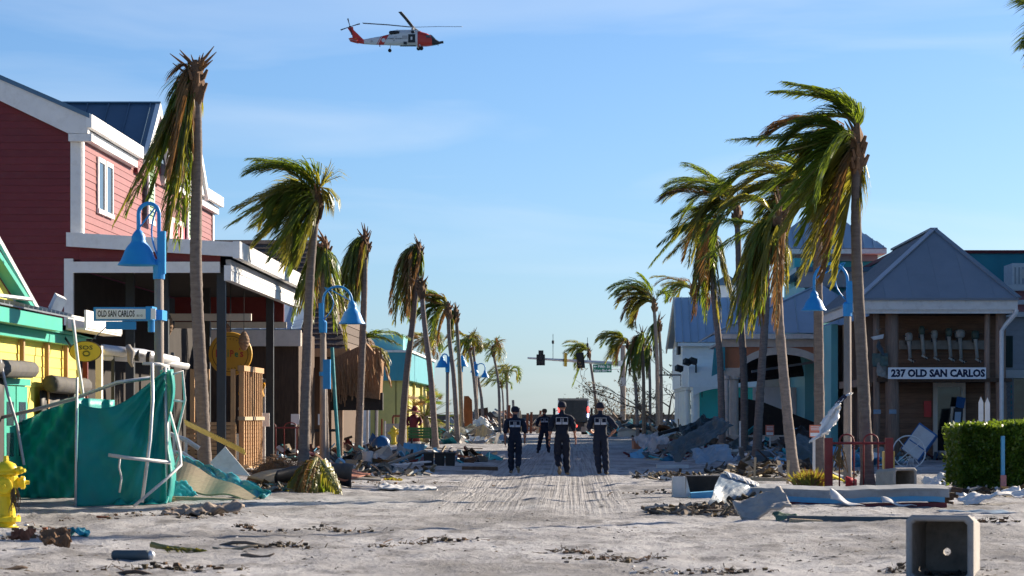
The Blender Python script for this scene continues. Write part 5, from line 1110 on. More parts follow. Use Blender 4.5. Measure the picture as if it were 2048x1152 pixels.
post_sign('white parking sign on pole in front of the red guard rail', 528, 934, 828, (826, 853, 519, 539), M['signwhite'], None)
post_sign('white parking sign behind the red guard rail hoop', 592, 922, 828, (828, 849, 582, 599), M['signwhite'], None)
post_sign('white parking sign on pole against the second left lamp', 645, 926, 828, (828, 850, 636, 654), M['signwhite'], None)
post_sign('light blue square sign left of the arched pavilion palms', 1508, 898, 848, (849, 866, 1499, 1516), M['signblue'], M['signwhite'])
post_sign('faded orange and white sign between two right palm trunks', 1540, 908, 850, (850, 872, 1531, 1548), M['orange'], M['signwhite'])
ps = post_sign('larger faded orange sign with torn plastic beside the red rail', 1628, 962, 850, (850, 874, 1619, 1641), M['orange'], M['signwhite'])
post_sign('plain white stake with no plate near the arched pavilion', 1480, 918, 842, (842, 846, 1478, 1482), M['offwhite'], None)
# oval shop sign
dO = 54.0
ov = thing('oval_shop_sign', 'yellow oval shop sign with faded dark emblem hanging from a bracket', 'sign', P(171, 703, dO))
c = P(171, 703, dO)
def oval(rx, rz, t, y): return [(c.x + rx * math.cos(2 * math.pi * k / 36), y, c.z + rz * math.sin(2 * math.pi * k / 36)) for k in range(36)]
MB().slab(oval(0.315, 0.205, 0.04, dO + 0.02), (0, -0.04, 0)).build('rim', M['darkwood'], ov)
fcx = MB().slab(oval(0.298, 0.19, 0.04, dO - 0.021), (0, -0.004, 0)).build('face', M['signyellow'], ov)
text(fcx, 'lettering', 'SOS', 0.27, mat('faded_ink', (0.09, 0.10, 0.045), 0.7, 0.2), (c.x + 0.01, dO - 0.026, c.z + 0.075), height=0.08, bold=0.02)
em = MB()
for k in range(9):
    a = k * 0.7; em.slab([(c.x + 0.02 + 0.09 * math.cos(a + j) * (1 - 0.3 * (j % 2)), dO - 0.03, c.z - 0.04 + 0.06 * math.sin(a + j)) for j in range(3)], (0, 0.002, 0))
em.build('emblem', mat('faded_green_ink', (0.16, 0.19, 0.07), 0.7, 0.2), fcx)
MB().bar(c + Vector((-0.28, 0, 0.1)), c + Vector((-0.6, 0.5, 0.45)), 0.03).bar(c + Vector((0.1, 0, 0.2)), c + Vector((0.42, 0.3, 0.55)), 0.015).build('bracket', M['steel'], ov)

# green bench seen from behind
bd = 136.0
bn = thing('green_bench', 'green slatted bench seen from behind on the left pavement', 'bench', (X(848, bd), bd, 0))
for k in range(4):
    MB().box(X(816, bd), X(881, bd), bd - 0.03, bd + 0.03, 0.42 + k * 0.135, 0.535 + k * 0.135).build('back_slat', M['bench'], bn)
for k in range(3): MB().box(X(816, bd), X(881, bd), bd + 0.06 + k * 0.13, bd + 0.17 + k * 0.13, 0.42, 0.46).build('seat_slat', M['bench'], bn)
for px in (823, 861):
    MB().box(X(px, bd) - 0.04, X(px, bd) + 0.04, bd + 0.031, bd + 0.1, -0.05, 0.95).build('leg', M['black'], bn)
    MB().box(X(px, bd) - 0.035, X(px, bd) + 0.035, bd + 0.4, bd + 0.46, -0.05, 0.415).build('leg', M['black'], bn)
# grey block wall
tag(MB().box(X(770, 146), X(812, 146), 146, 146.4, -0.1, 1.1).build('block_barrier', M['concrete']), 'low grey block wall behind the distant yellow hydrant', 'wall')
tag(MB().tube([P(786, 850, 147), P(786, 834, 147), P(787, 832, 147), P(808, 832, 147), P(812, 829, 147), P(818, 829, 147)], 0.06, 8).build('pipe_rail', M['rust']), 'rusty bent pipe rail rising above the grey block wall', 'railing')
# leaning blue pole
tag(MB().tube([P(678, 915, 100), P(670, 800, 100), P(664, 695, 100)], 0.07, 8).build('leaning_pole', M['aqua']), 'leaning blue-grey pole standing between the left palms', 'pole')
for px in (1078, 779):
    pass

# tumbled planter boxes
def planter(label, c, w, dep, R, m, drain=True):
    t = thing('planter_box', label, 'planter', c, 'tumbled concrete planters')
    c = Vector(c); th = 0.055; h = w / 2
    # square pot lying on its side, local: opening towards -y, bottom at +y
    prof = [(-dep / 2, h, h - th), (-dep / 2 + 0.09, h, h - th), (-dep / 2 + 0.092, h * 0.95, h - th), (dep / 2, h * 0.86, h - th * 1.3)]
    def ring(y, r, ch=0.05): 
        return [R @ Vector(p) + c for p in ((r - ch, y, r), (r, y, r - ch), (r, y, -r + ch), (r - ch, y, -r), (-r + ch, y, -r), (-r, y, -r + ch), (-r, y, r - ch), (-r + ch, y, r))]
    rings = [ring(dep / 2 - 0.06, h * 0.74, 0.03), ring(-dep / 2 + 0.02, h - th, 0.03), ring(-dep / 2, h - th * 0.75, 0.03), ring(-dep / 2, h - 0.015, 0.05), ring(-dep / 2 + 0.02, h, 0.05), ring(-dep / 2 + 0.10, h, 0.05), ring(-dep / 2 + 0.11, h * 0.965, 0.05), ring(-dep / 2 + 0.21, h * 0.955, 0.05), ring(-dep / 2 + 0.215, h * 0.935, 0.05), ring(dep / 2, h * 0.86, 0.05)]
    mb = MB(); allv = [v for r_ in rings for v in r_]
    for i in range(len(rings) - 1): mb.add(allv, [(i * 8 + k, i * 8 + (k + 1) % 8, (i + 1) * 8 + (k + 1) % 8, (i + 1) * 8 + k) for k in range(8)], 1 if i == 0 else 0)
    # floor of the pot with a round drain hole: strips of quads from the square rim to the hole
    def hole(y, r=0.035, off=(-0.03, -0.05)): return [R @ Vector((off[0] + r * math.sin(math.pi / 8 + 2 * math.pi * k / 8), y, off[1] + r * math.cos(math.pi / 8 + 2 * math.pi * k / 8))) + c for k in range(8)]
    i_r, o_r = rings[0], rings[-1]; hi, ho = hole(dep / 2 - 0.06), hole(dep / 2)
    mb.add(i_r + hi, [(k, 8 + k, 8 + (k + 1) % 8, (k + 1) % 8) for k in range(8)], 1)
    mb.add(o_r + ho, [(k, (k + 1) % 8, 8 + (k + 1) % 8, 8 + k) for k in range(8)])
    mb.add(hi + ho, [(k, (k + 1) % 8, 8 + (k + 1) % 8, 8 + k) for k in range(8)])
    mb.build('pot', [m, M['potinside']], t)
    return t
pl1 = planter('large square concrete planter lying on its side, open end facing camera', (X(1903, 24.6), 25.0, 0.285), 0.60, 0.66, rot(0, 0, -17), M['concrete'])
sd_ = MB().sheet(lambda u, v: (X(1903, 24.6) - 0.2 + 0.4 * u, 24.75 + 0.45 * v, 0.03 + 0.05 * fbm(u * 6, v * 6) + 0.03 * (1 - v)), 14, 12)
tag(sd_.build('silt', mat('wet_silt', (0.05, 0.045, 0.04), 0.9, 0.4, 8), smooth=True), 'dark silt settled inside the large square planter', 'silt', kind='stuff')
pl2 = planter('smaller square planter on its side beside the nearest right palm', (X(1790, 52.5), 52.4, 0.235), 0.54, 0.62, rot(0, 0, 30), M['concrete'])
pc = MB().box(X(1770, 54), X(1792, 54), 54.2, 54.5, 0, 0.78).build('slat_crate', M['railyellow']); tag(pc, 'pale yellow slatted box behind the smaller square planter', 'box')

# hedge: clipped leafy mass on twiggy stems
def hedge(label, x0, x1, y0, y1, h, n, seed):
    rng = random.Random(seed); t = thing('clipped_hedge', label, 'hedge', ((x0 + x1) / 2, (y0 + y1) / 2, 0), 'clipped hedges')
    mb = MB()
    for k in range(n):
        f = rng.random(); x = rng.uniform(x0, x1); y = rng.uniform(y0, y1); z = rng.uniform(0.12, h)
        q = rng.random()
        if q < 0.45: y = y0 + abs(rng.gauss(0, 0.09))
        elif q < 0.62: x = x0 + abs(rng.gauss(0, 0.09))
        elif q < 0.85: z = h - abs(rng.gauss(0, 0.07))
        bulge = 0.10 * fbm(x * 2.2, y * 2.2, z * 2.2)
        p = Vector((x + rng.gauss(0, .03) + (bulge if q >= .45 and q < .62 else 0), y - (bulge if q < .45 else 0), z + (bulge * 0.7 if z > h * 0.8 else 0) + rng.gauss(0, .025)))
        d0 = Vector((rng.gauss(0, 1), rng.gauss(-.4, 1), rng.gauss(.6, 1))).normalized(); s_ = d0.cross(Vector((rng.gauss(0, 1), rng.gauss(0, 1), rng.gauss(0, 1)))).normalized()
        L = rng.uniform(0.06, 0.115); w_ = L * 0.32
        mb.add([p, p + d0 * L * 0.5 + s_ * w_, p + d0 * L, p + d0 * L * 0.5 - s_ * w_], [(0, 1, 2, 3)])
    o = mb.build('foliage', M['leaf'], t); o['kind'] = 'stuff'
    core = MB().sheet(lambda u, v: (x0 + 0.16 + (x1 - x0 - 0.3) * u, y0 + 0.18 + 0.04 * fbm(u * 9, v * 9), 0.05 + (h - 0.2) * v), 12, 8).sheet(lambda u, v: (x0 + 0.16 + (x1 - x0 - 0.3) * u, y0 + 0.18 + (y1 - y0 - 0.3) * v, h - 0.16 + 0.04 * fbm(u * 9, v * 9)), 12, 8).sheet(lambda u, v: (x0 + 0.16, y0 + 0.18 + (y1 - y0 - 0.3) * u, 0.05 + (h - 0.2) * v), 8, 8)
    core.build('inner_core', mat('hedge_inside', (0.018, 0.02, 0.008), 0.95, 0.5, 9), t)  # near-black sheets filling the inside of the leaf mass
    for k in range(9):
        x = rng.uniform(x0 + .1, x1 - .1); y = rng.uniform(y0 + .1, y1 - .1); MB().tube([(x, y, -0.08), (x + rng.uniform(-.08, .08), y, 0.35)], [0.025, 0.012], 5).build('stem', M['twig'], t)
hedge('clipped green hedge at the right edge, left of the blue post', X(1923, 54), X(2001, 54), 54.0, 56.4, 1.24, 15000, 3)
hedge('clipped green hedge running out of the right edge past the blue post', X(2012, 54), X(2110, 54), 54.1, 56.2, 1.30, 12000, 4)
bp_ = thing('painted_post', 'peeling blue and white post standing between the hedges', 'post', (X(2006, 53.6), 53.6, 0))
MB().box(X(2002, 53.6), X(2009, 53.6), 53.55, 53.65, -0.1, Z(872, 53.6)).build('board', M['skyblue'], bp_)
MB().box(X(2001, 53.5), X(2012, 53.5), 53.45, 53.54, 0.02, 0.34).build('peeling_foot', M['pink'], bp_)
for px, top in ((1962, 793), (1975, 795)):
    d = 70; x = X(px, d); zt = Z(top, d)
    tag(MB().slab([(x - 0.06, d, -0.05), (x + 0.06, d, -0.05), (x + 0.06, d, zt - 0.15), (x, d, zt), (x - 0.06, d, zt - 0.15)], (0, 0.03, 0)).build('white_picket', M['white']), ('left' if px < 1970 else 'right') + ' one of two pointed white pickets above the hedge', 'picket', 'pointed white pickets')
# ------------------------------------------------------------------ people (all walk away from the camera, facing +Y)
def person(label, px, feet_py, height, pose, cap, seed):
    d = D(feet_py); x = X(px, d); k = height / 1.78; z = gz(x, d)
    root = thing('person', label, 'person', (x, d, z), 'four responders walking down the street')
    V, E, Rr, tagv = [], [], [], []
    def v(p, r, kind, frm=None):
        p = Vector(p); p.x *= 1.04
        if kind == 'uniform': r = (r[0] * 1.13, r[1] * 1.08) if isinstance(r, tuple) else r * 1.12
        V.append(Vector(p) * k); Rr.append((r[0] * k, r[1] * k) if isinstance(r, tuple) else (r * k, r * k)); tagv.append(kind)
        if frm is not None: E.append((frm, len(V) - 1))
        return len(V) - 1
    lean = pose.get('lean', 0.03)
    U, S, B = 'uniform', 'skin', 'boot'
    pel = v((0, 0, 0.98), (0.165, 0.125), U)
    bel = v((0, 0.0, 1.12), (0.165, 0.125), U, pel); ch = v((0, lean * 0.6, 1.30), (0.180, 0.125), U, bel)
    up = v((0, lean, 1.43), (0.150, 0.105), U, ch); nk0 = v((0, lean, 1.50), (0.075, 0.072), U, up); nk = v((0, lean * 1.2, 1.555), (0.058, 0.060), S, nk0)
    jaw = v((0, lean * 1.3 + 0.02, 1.605), (0.066, 0.078), S, nk); cr = v((0, lean * 1.3 + 0.015, 1.675), (0.078, 0.095), S, jaw); tp = v((0, lean * 1.3 + 0.005, 1.735), (0.060, 0.072), 'hair', cr)
    v((0, lean * 1.3 + 0.125, 1.645), 0.014, S, cr)       # nose, on the far side
    for s in (-1, 1): v((s * 0.088, lean * 1.3 + 0.0, 1.648), 0.016, S, cr)
    for s, arm in ((-1, pose['L']), (1, pose['R'])):
        sh = v((s * 0.175, lean, 1.425), 0.078, U, up); sh2 = v((s * 0.215, lean, 1.375), 0.078, U, sh)
        el, wr = Vector(arm['elbow']), Vector(arm['wrist'])
        mid = Vector((s * 0.215, lean, 1.375)).lerp(el, 0.55); m1 = v(mid, 0.070, U, sh2)
        long_sleeve = arm.get('long', False)
        cuf = Vector((s * 0.215, lean, 1.375)).lerp(el, 0.93); c1 = v(cuf, 0.066, U, m1)
        if long_sleeve:
            e1 = v(el, 0.058, U, c1); f1 = v(el.lerp(wr, 0.8), 0.052, U, e1); w_ = v(wr, 0.032, S, f1)
        else:
            e1 = v(el, 0.044, S, c1); f1 = v(el.lerp(wr, 0.35), 0.044, S, e1); w_ = v(wr, 0.028, S, f1)
        hd = (wr - el).normalized(); hv = Vector(arm.get('hand', hd)).normalized()
        palm_ = v(wr + hv * 0.06, (0.030, 0.030), S, w_)
        sp = Vector((0, 1, 0)) if abs(hv.y) < 0.7 else Vector((0, 0, 1))
        for q in range(4):
            o = wr + hv * 0.095 + sp * (0.030 - 0.02 * q)
            a = v(o, 0.010, S, palm_); b = v(o + hv * 0.04 + Vector((-s * 0.006, 0, 0)), 0.009, S, a); v(o + hv * (0.07 - 0.008 * abs(q - 1)) + Vector((-s * 0.022, 0, 0)), 0.008, S, b)
        a = v(wr + hv * 0.045 + sp * 0.042, 0.011, S, palm_); v(wr + hv * 0.085 + sp * 0.058, 0.009, S, a)
    for s, leg in ((-1, pose['LL']), (1, pose['RL'])):
        hp = v((s * 0.088, 0, 0.90), (0.105, 0.115), U, pel); kn, an = Vector(leg['knee']), Vector(leg['ankle'])
        t1 = v(Vector((s * 0.088, 0, 0.90)).lerp(kn, 0.5), (0.098, 0.105), U, hp); k1 = v(kn, (0.080, 0.085), U, t1)
        c1 = v(kn.lerp(an, 0.45), (0.078, 0.084), U, k1); c2 = v(kn.lerp(an, 0.90), (0.074, 0.080), U, c1)
        a1 = v(an, 0.048, B, c2); tv_ = Vector(leg.get('toe', (s * 0.02, 0.2, -0.03)))
        v(an - tv_ * 0.25 + Vector((0, 0, -0.025)), 0.042, B, a1)
        b1 = v(an + tv_ * 0.55, (0.048, 0.04), B, a1); v(an + tv_ * 1.0, (0.042, 0.032), B, b1)
    me = bpy.data.meshes.new('body'); me.from_pydata([tuple(p) for p in V], E, [])
    ob = bpy.data.objects.new('body_cage', me); COL.objects.link(ob)
    md = ob.modifiers.new('skin', 'SKIN'); md.use_smooth_shade = True; md.branch_smoothing = 0.6
    sv = me.skin_vertices[0].data
    for i, r_ in enumerate(Rr): sv[i].radius = r_; sv[i].use_root = (i == 0)
    sb = ob.modifiers.new('sub', 'SUBSURF'); sb.levels = 2; sb.render_levels = 2
    bpy.context.view_layer.update()
    fin = bpy.data.meshes.new_from_object(ob.evaluated_get(bpy.context.evaluated_depsgraph_get()))
    bpy.data.objects.remove(ob, do_unlink=True)
    fin.name = 'body'; rng = random.Random(seed)
    # cloth folds and shoulder slope
    for vt in fin.vertices:
        p = vt.co / k
        f = 0.008 * math.sin(p.z * 42 + p.x * 9 + seed) * (1 if p.z < 1.45 else 0) + 0.010 * noise.noise(p * 7 + Vector((seed, 0, 0)))
        if p.z < 1.46: vt.co += vt.normal * f * k
    body = link_mesh('body', fin, [M['uniform'], M['skin'], M[pose.get('boots', 'bootdark')], M['drybrown']], root)
    kinds = {'uniform': 0, 'skin': 1, 'boot': 2, 'hair': 3}
    segs = [(V[a], V[b], tagv[a], tagv[b], Rr[a][0], Rr[b][0]) for a, b in E]
    for pl in fin.polygons:
        c_ = pl.center; best = (9e9, 'uniform')
        for a, b, ka, kb, ra, rb_ in segs:
            ab = b - a; t = max(0, min(1, (c_ - a).dot(ab) / max(1e-9, ab.dot(ab))))
            dd = (c_ - (a + ab * t)).length - (ra + (rb_ - ra) * t)
            if dd < best[0]: best = (dd, ka if t < 0.5 else kb)
        pl.material_index = kinds[best[1]]
        pl.use_smooth = True
    hc = Vector((x, d, z)) + Vector((0, lean * 1.3 + 0.008, 1.69)) * k
    if cap == 'cap':
        c0 = MB().lathe([(0.101, -0.035), (0.106, 0.01), (0.104, 0.045), (0.085, 0.09), (0.045, 0.112), (0.005, 0.117)], hc, 18).build('cap', M['cap'], root, smooth=True)
        MB().sheet(lambda u, w_: (hc.x + (u - 0.5) * 0.17 * (1 - 0.35 * w_ * w_), hc.y + 0.09 + 0.085 * w_ * math.sin(math.pi * (0.15 + 0.7 * u)), hc.z - 0.02 - 0.015 * w_), 8, 4, 0.006).build('brim', M['cap'], c0)
        MB().box(hc.x - 0.03, hc.x + 0.03, hc.y - 0.106, hc.y - 0.1, hc.z - 0.03, hc.z - 0.012).build('strap', M['ink'], c0)
    else:
        MB().lathe([(0.099, -0.03), (0.104, 0.01), (0.10, 0.045), (0.08, 0.085), (0.04, 0.102), (0.004, 0.105)], hc, 18).build('hair', M['darkwood'], root, smooth=True)
    # back print: outlined dark panel over a white lower band
    by = d + (lean * 0.75 - 0.152) * k; zc = z + 1.335 * k; w_ = 0.29 * k; h_ = 0.17 * k
    bpn = MB()
    def pb(x0, x1, z0, z1): bpn.box(x + x0 * w_, x + x1 * w_, by - 0.006, by + 0.035, zc + z0 * h_, zc + z1 * h_)
    pb(-0.5, 0.5, 0.44, 0.5); pb(-0.5, -0.46, -0.5, 0.44); pb(0.46, 0.5, -0.5, 0.44); pb(-0.455, -0.03, -0.5, -0.16); pb(0.03, 0.455, -0.5, -0.16)
    pb(-0.13, -0.07, -0.15, 0.34); pb(-0.02, 0.02, -0.15, 0.34); pb(0.07, 0.13, -0.15, 0.34)
    bpn.build('back_print', M['patch'], root)
    if pose.get('patch'):
        q = Vector((x, d, z)) + Vector((0.312, lean, 1.34)) * k
        MB().obox(q, (0.012, 0.08, 0.08), rot(0, 12, 0)).build('sleeve_patch', M['orangepatch'], root)
    if pose.get('watch'):
        q = Vector((x, d, z)) + Vector((pose['L']['wrist'][0] * 1.04, pose['L']['wrist'][1], pose['L']['wrist'][2])) * k
        MB().lathe([(0.036, -0.02), (0.036, 0.02)], q, 12).build('wristwatch', M['black'], root)
    return root
person('person in dark coveralls and cap walking on the left, arms hanging', 1030, 946.5, 1.72, dict(
    L=dict(elbow=(-0.255, -0.03, 1.12), wrist=(-0.25, 0.03, 0.87)), R=dict(elbow=(0.255, -0.02, 1.12), wrist=(0.25, 0.10, 0.90)),
    LL=dict(knee=(-0.10, 0.02, 0.49), ankle=(-0.095, -0.01, 0.085)), RL=dict(knee=(0.09, 0.03, 0.50), ankle=(0.085, -0.22, 0.20), toe=(0.01, 0.11, -0.17)), boots='boot'), 'cap', 1)
person('person in dark coveralls farthest ahead, standing with forearms in front', 1089, 906.5, 1.79, dict(lean=0.0,
    L=dict(elbow=(-0.30, -0.06, 1.14), wrist=(-0.17, 0.17, 1.08), hand=(0.8, 0.3, 0)), R=dict(elbow=(0.30, -0.05, 1.14), wrist=(0.17, 0.17, 1.08), hand=(-0.8, 0.3, 0)),
    LL=dict(knee=(-0.17, 0.03, 0.49), ankle=(-0.25, 0.0, 0.085)), RL=dict(knee=(0.13, 0.03, 0.49), ankle=(0.16, 0.0, 0.085))), 'hair', 2)
person('tallest person in dark coveralls and cap, mid-stride in the centre', 1124, 951.5, 1.83, dict(patch=True, watch=True,
    L=dict(elbow=(-0.27, -0.06, 1.13), wrist=(-0.29, -0.02, 0.88)), R=dict(elbow=(0.275, -0.02, 1.14), wrist=(0.31, 0.10, 0.91)),
    LL=dict(knee=(-0.10, 0.05, 0.50), ankle=(-0.06, -0.24, 0.22), toe=(0.0, 0.09, -0.18)), RL=dict(knee=(0.10, 0.03, 0.49), ankle=(0.12, 0.0, 0.085)), boots='boot'), 'cap', 3)
person('person in dark coveralls on the right with right hand on hip', 1201, 954.5, 1.75, dict(patch=True,
    L=dict(elbow=(-0.27, 0.04, 1.13), wrist=(-0.20, 0.26, 1.06), hand=(0.6, 0.6, 0)), R=dict(elbow=(0.375, -0.07, 1.17), wrist=(0.235, 0.02, 0.99), hand=(-0.75, 0.45, -0.3)),
    LL=dict(knee=(-0.07, 0.04, 0.49), ankle=(-0.02, 0.05, 0.085)), RL=dict(knee=(0.11, 0.03, 0.49), ankle=(0.13, -0.07, 0.09))), 'cap', 4)

# red clad statue behind the bench
def statue():
    d = 141.0; x = X(828, d); root = thing('painted_statue', 'dark red painted figure statue with brimmed hat behind the green bench', 'statue', (x, d, 0))
    o = Vector((x, d, 0))
    MB().lathe([(0.36, 0), (0.36, 0.18), (0.28, 0.22)], o, 14).build('plinth', M['concrete'], root)
    MB().tube([o + Vector((0, 0, 0.2)), o + Vector((0.02, 0, 0.7)), o + Vector((-0.02, 0, 1.05)), o + Vector((0, 0, 1.35)), o + Vector((0, 0, 1.52)), o + Vector((0, 0, 1.58))], [0.30, 0.27, 0.22, 0.27, 0.2, 0.09], 14).build('coat', M['statuered'], root, smooth=True)
    for s in (-1, 1): MB().tube([o + Vector((s * 0.24, 0, 1.45)), o + Vector((s * 0.38, -0.05, 1.2)), o + Vector((s * 0.28, -0.28, 1.05))], [0.1, 0.085, 0.07], 8).build('arm', M['statuered'], root, smooth=True)
    MB().lathe([(0.07, 0), (0.12, 0.06), (0.125, 0.16), (0.07, 0.26)], o + Vector((0, 0, 1.56)), 12).build('head', M['skin'], root, smooth=True)
    h = MB().lathe([(0.30, 0.02), (0.31, 0.06), (0.15, 0.07), (0.14, 0.25), (0.05, 0.3)], o + Vector((0, 0, 1.72)), 16, rot(8, 14, 0)).build('hat', M['statuered'], root)
    MB().lathe([(0.302, 0.0), (0.318, 0.03), (0.302, 0.05)], o + Vector((0, 0, 1.73)), 16, rot(8, 14, 0), close=False).build('hat_edge', M['railyellow'], h)
statue()

# ------------------------------------------------------------------ dump truck
def truck():
    d = 232.0; x0, x1 = X(1117, d), X(1176, d); xc = (x0 + x1) / 2
    t = thing('dump_truck', 'dark dump truck driving away with red tail lamps lit', 'truck', (xc, d, 0))
    zb, zt = 1.05, Z(797, d)
    MB().slab([(x0 + 0.12, d, zb), (x1 - 0.12, d, zb), (x1, d, zt - 0.15), (x0, d, zt - 0.15)], (0, 0.12, 0)).build('tailgate', M['trucksteel'], t)
    MB().box(x0, x0 + 0.1, d + 0.12, d + 5, zb, zt - 0.1).box(x1 - 0.1, x1, d + 0.12, d + 5, zb, zt - 0.1).box(x0, x1, d + 4.9, d + 5, zb, zt).box(x0 + 0.1, x1 - 0.1, d + .13, d + 4.9, zb, zb + 0.1).build('dump_body', M['trucksteel'], t)
    MB().box(x0 - 0.05, x1 + 0.05, d - 0.05, d + 0.08, zt - 0.15, zt + 0.02).build('top_rail', M['greylumber'], t)
    for x in (x0 - 0.06, x1 - 0.04): MB().box(x, x + 0.1, d - 0.03, d + 0.12, zb - 0.1, zt - 0.12).build('corner_post', M['alu'], t)
    for k in range(3): MB().box(x0 + 0.5 + k * 0.65, x0 + 0.58 + k * 0.65, d - 0.05, d, zb + 0.05, zt - 0.2).build('tailgate_rib', M['trucksteel'], t)
    MB().box(x0 + 0.3, x1 - 0.3, d + 0.3, d + 7.5, 0.65, 1.0).build('chassis', M['black'], t)
    for s, xx in ((-1, x0 + 0.28), (1, x1 - 0.28)):
        for k, yy in enumerate((1.0, 2.4, 6.8)):
            if True:
                w_ = MB().lathe([(0.30, -0.26), (0.5, -0.24), (0.52, -0.15), (0.52, 0.15), (0.5, 0.24), (0.30, 0.26)], (xx, d + yy, 0.5), 20, rot(0, 90, 0)).build('wheel', M['rubber'], t)
                MB().lathe([(0.28, -0.27), (0.1, -0.2)], (xx, d + yy, 0.5), 14, rot(0, 90 if s < 0 else -90, 0)).build('rim', M['alu'], w_)
        MB().box(xx - 0.3, xx + 0.3, d + 0.35, d + 0.38, 0.2, 0.95).build('mud_flap', M['greylumber'] if s > 0 else M['rubber'], t)
        xl_ = x0 - 0.02 if s < 0 else x1 - 0.06
        MB().box(xl_, xl_ + 0.14, d - 0.08, d - 0.04, Z(824, d), Z(814, d)).build('tail_lamp', M['taillight'], t)
        MB().box(xl_, xl_ + 0.12, d - 0.08, d - 0.04, Z(834, d), Z(828, d)).build('strobe_lamp', M['headwhite'], t)
    MB().lathe([(0.09, 0), (0.08, 0.04)], P(1153, 852, d - 0.03), 10, rot(90, 0, 0)).build('brake_lamp', M['taillight'], t)
    MB().box(x0 + 0.2, x1 - 0.2, d + 5.3, d + 7.6, 1.0, 2.7).build('cab', M['plasticblue'], t)
    MB().bar((x0 - 0.35, d + 6.9, 1.9), (x0 + 0.2, d + 6.9, 2.2), 0.05).box(x0 - 0.5, x0 - 0.28, d + 6.85, d + 6.95, 1.5, 2.2).build('mirror', M['black'], t)
    MB().bar((x1 + 0.3, d + 6.9, 1.9), (x1 - 0.2, d + 6.9, 2.2), 0.05).box(x1 + 0.25, x1 + 0.45, d + 6.85, d + 6.95, 1.5, 2.2).build('mirror', M['black'], t)
truck()

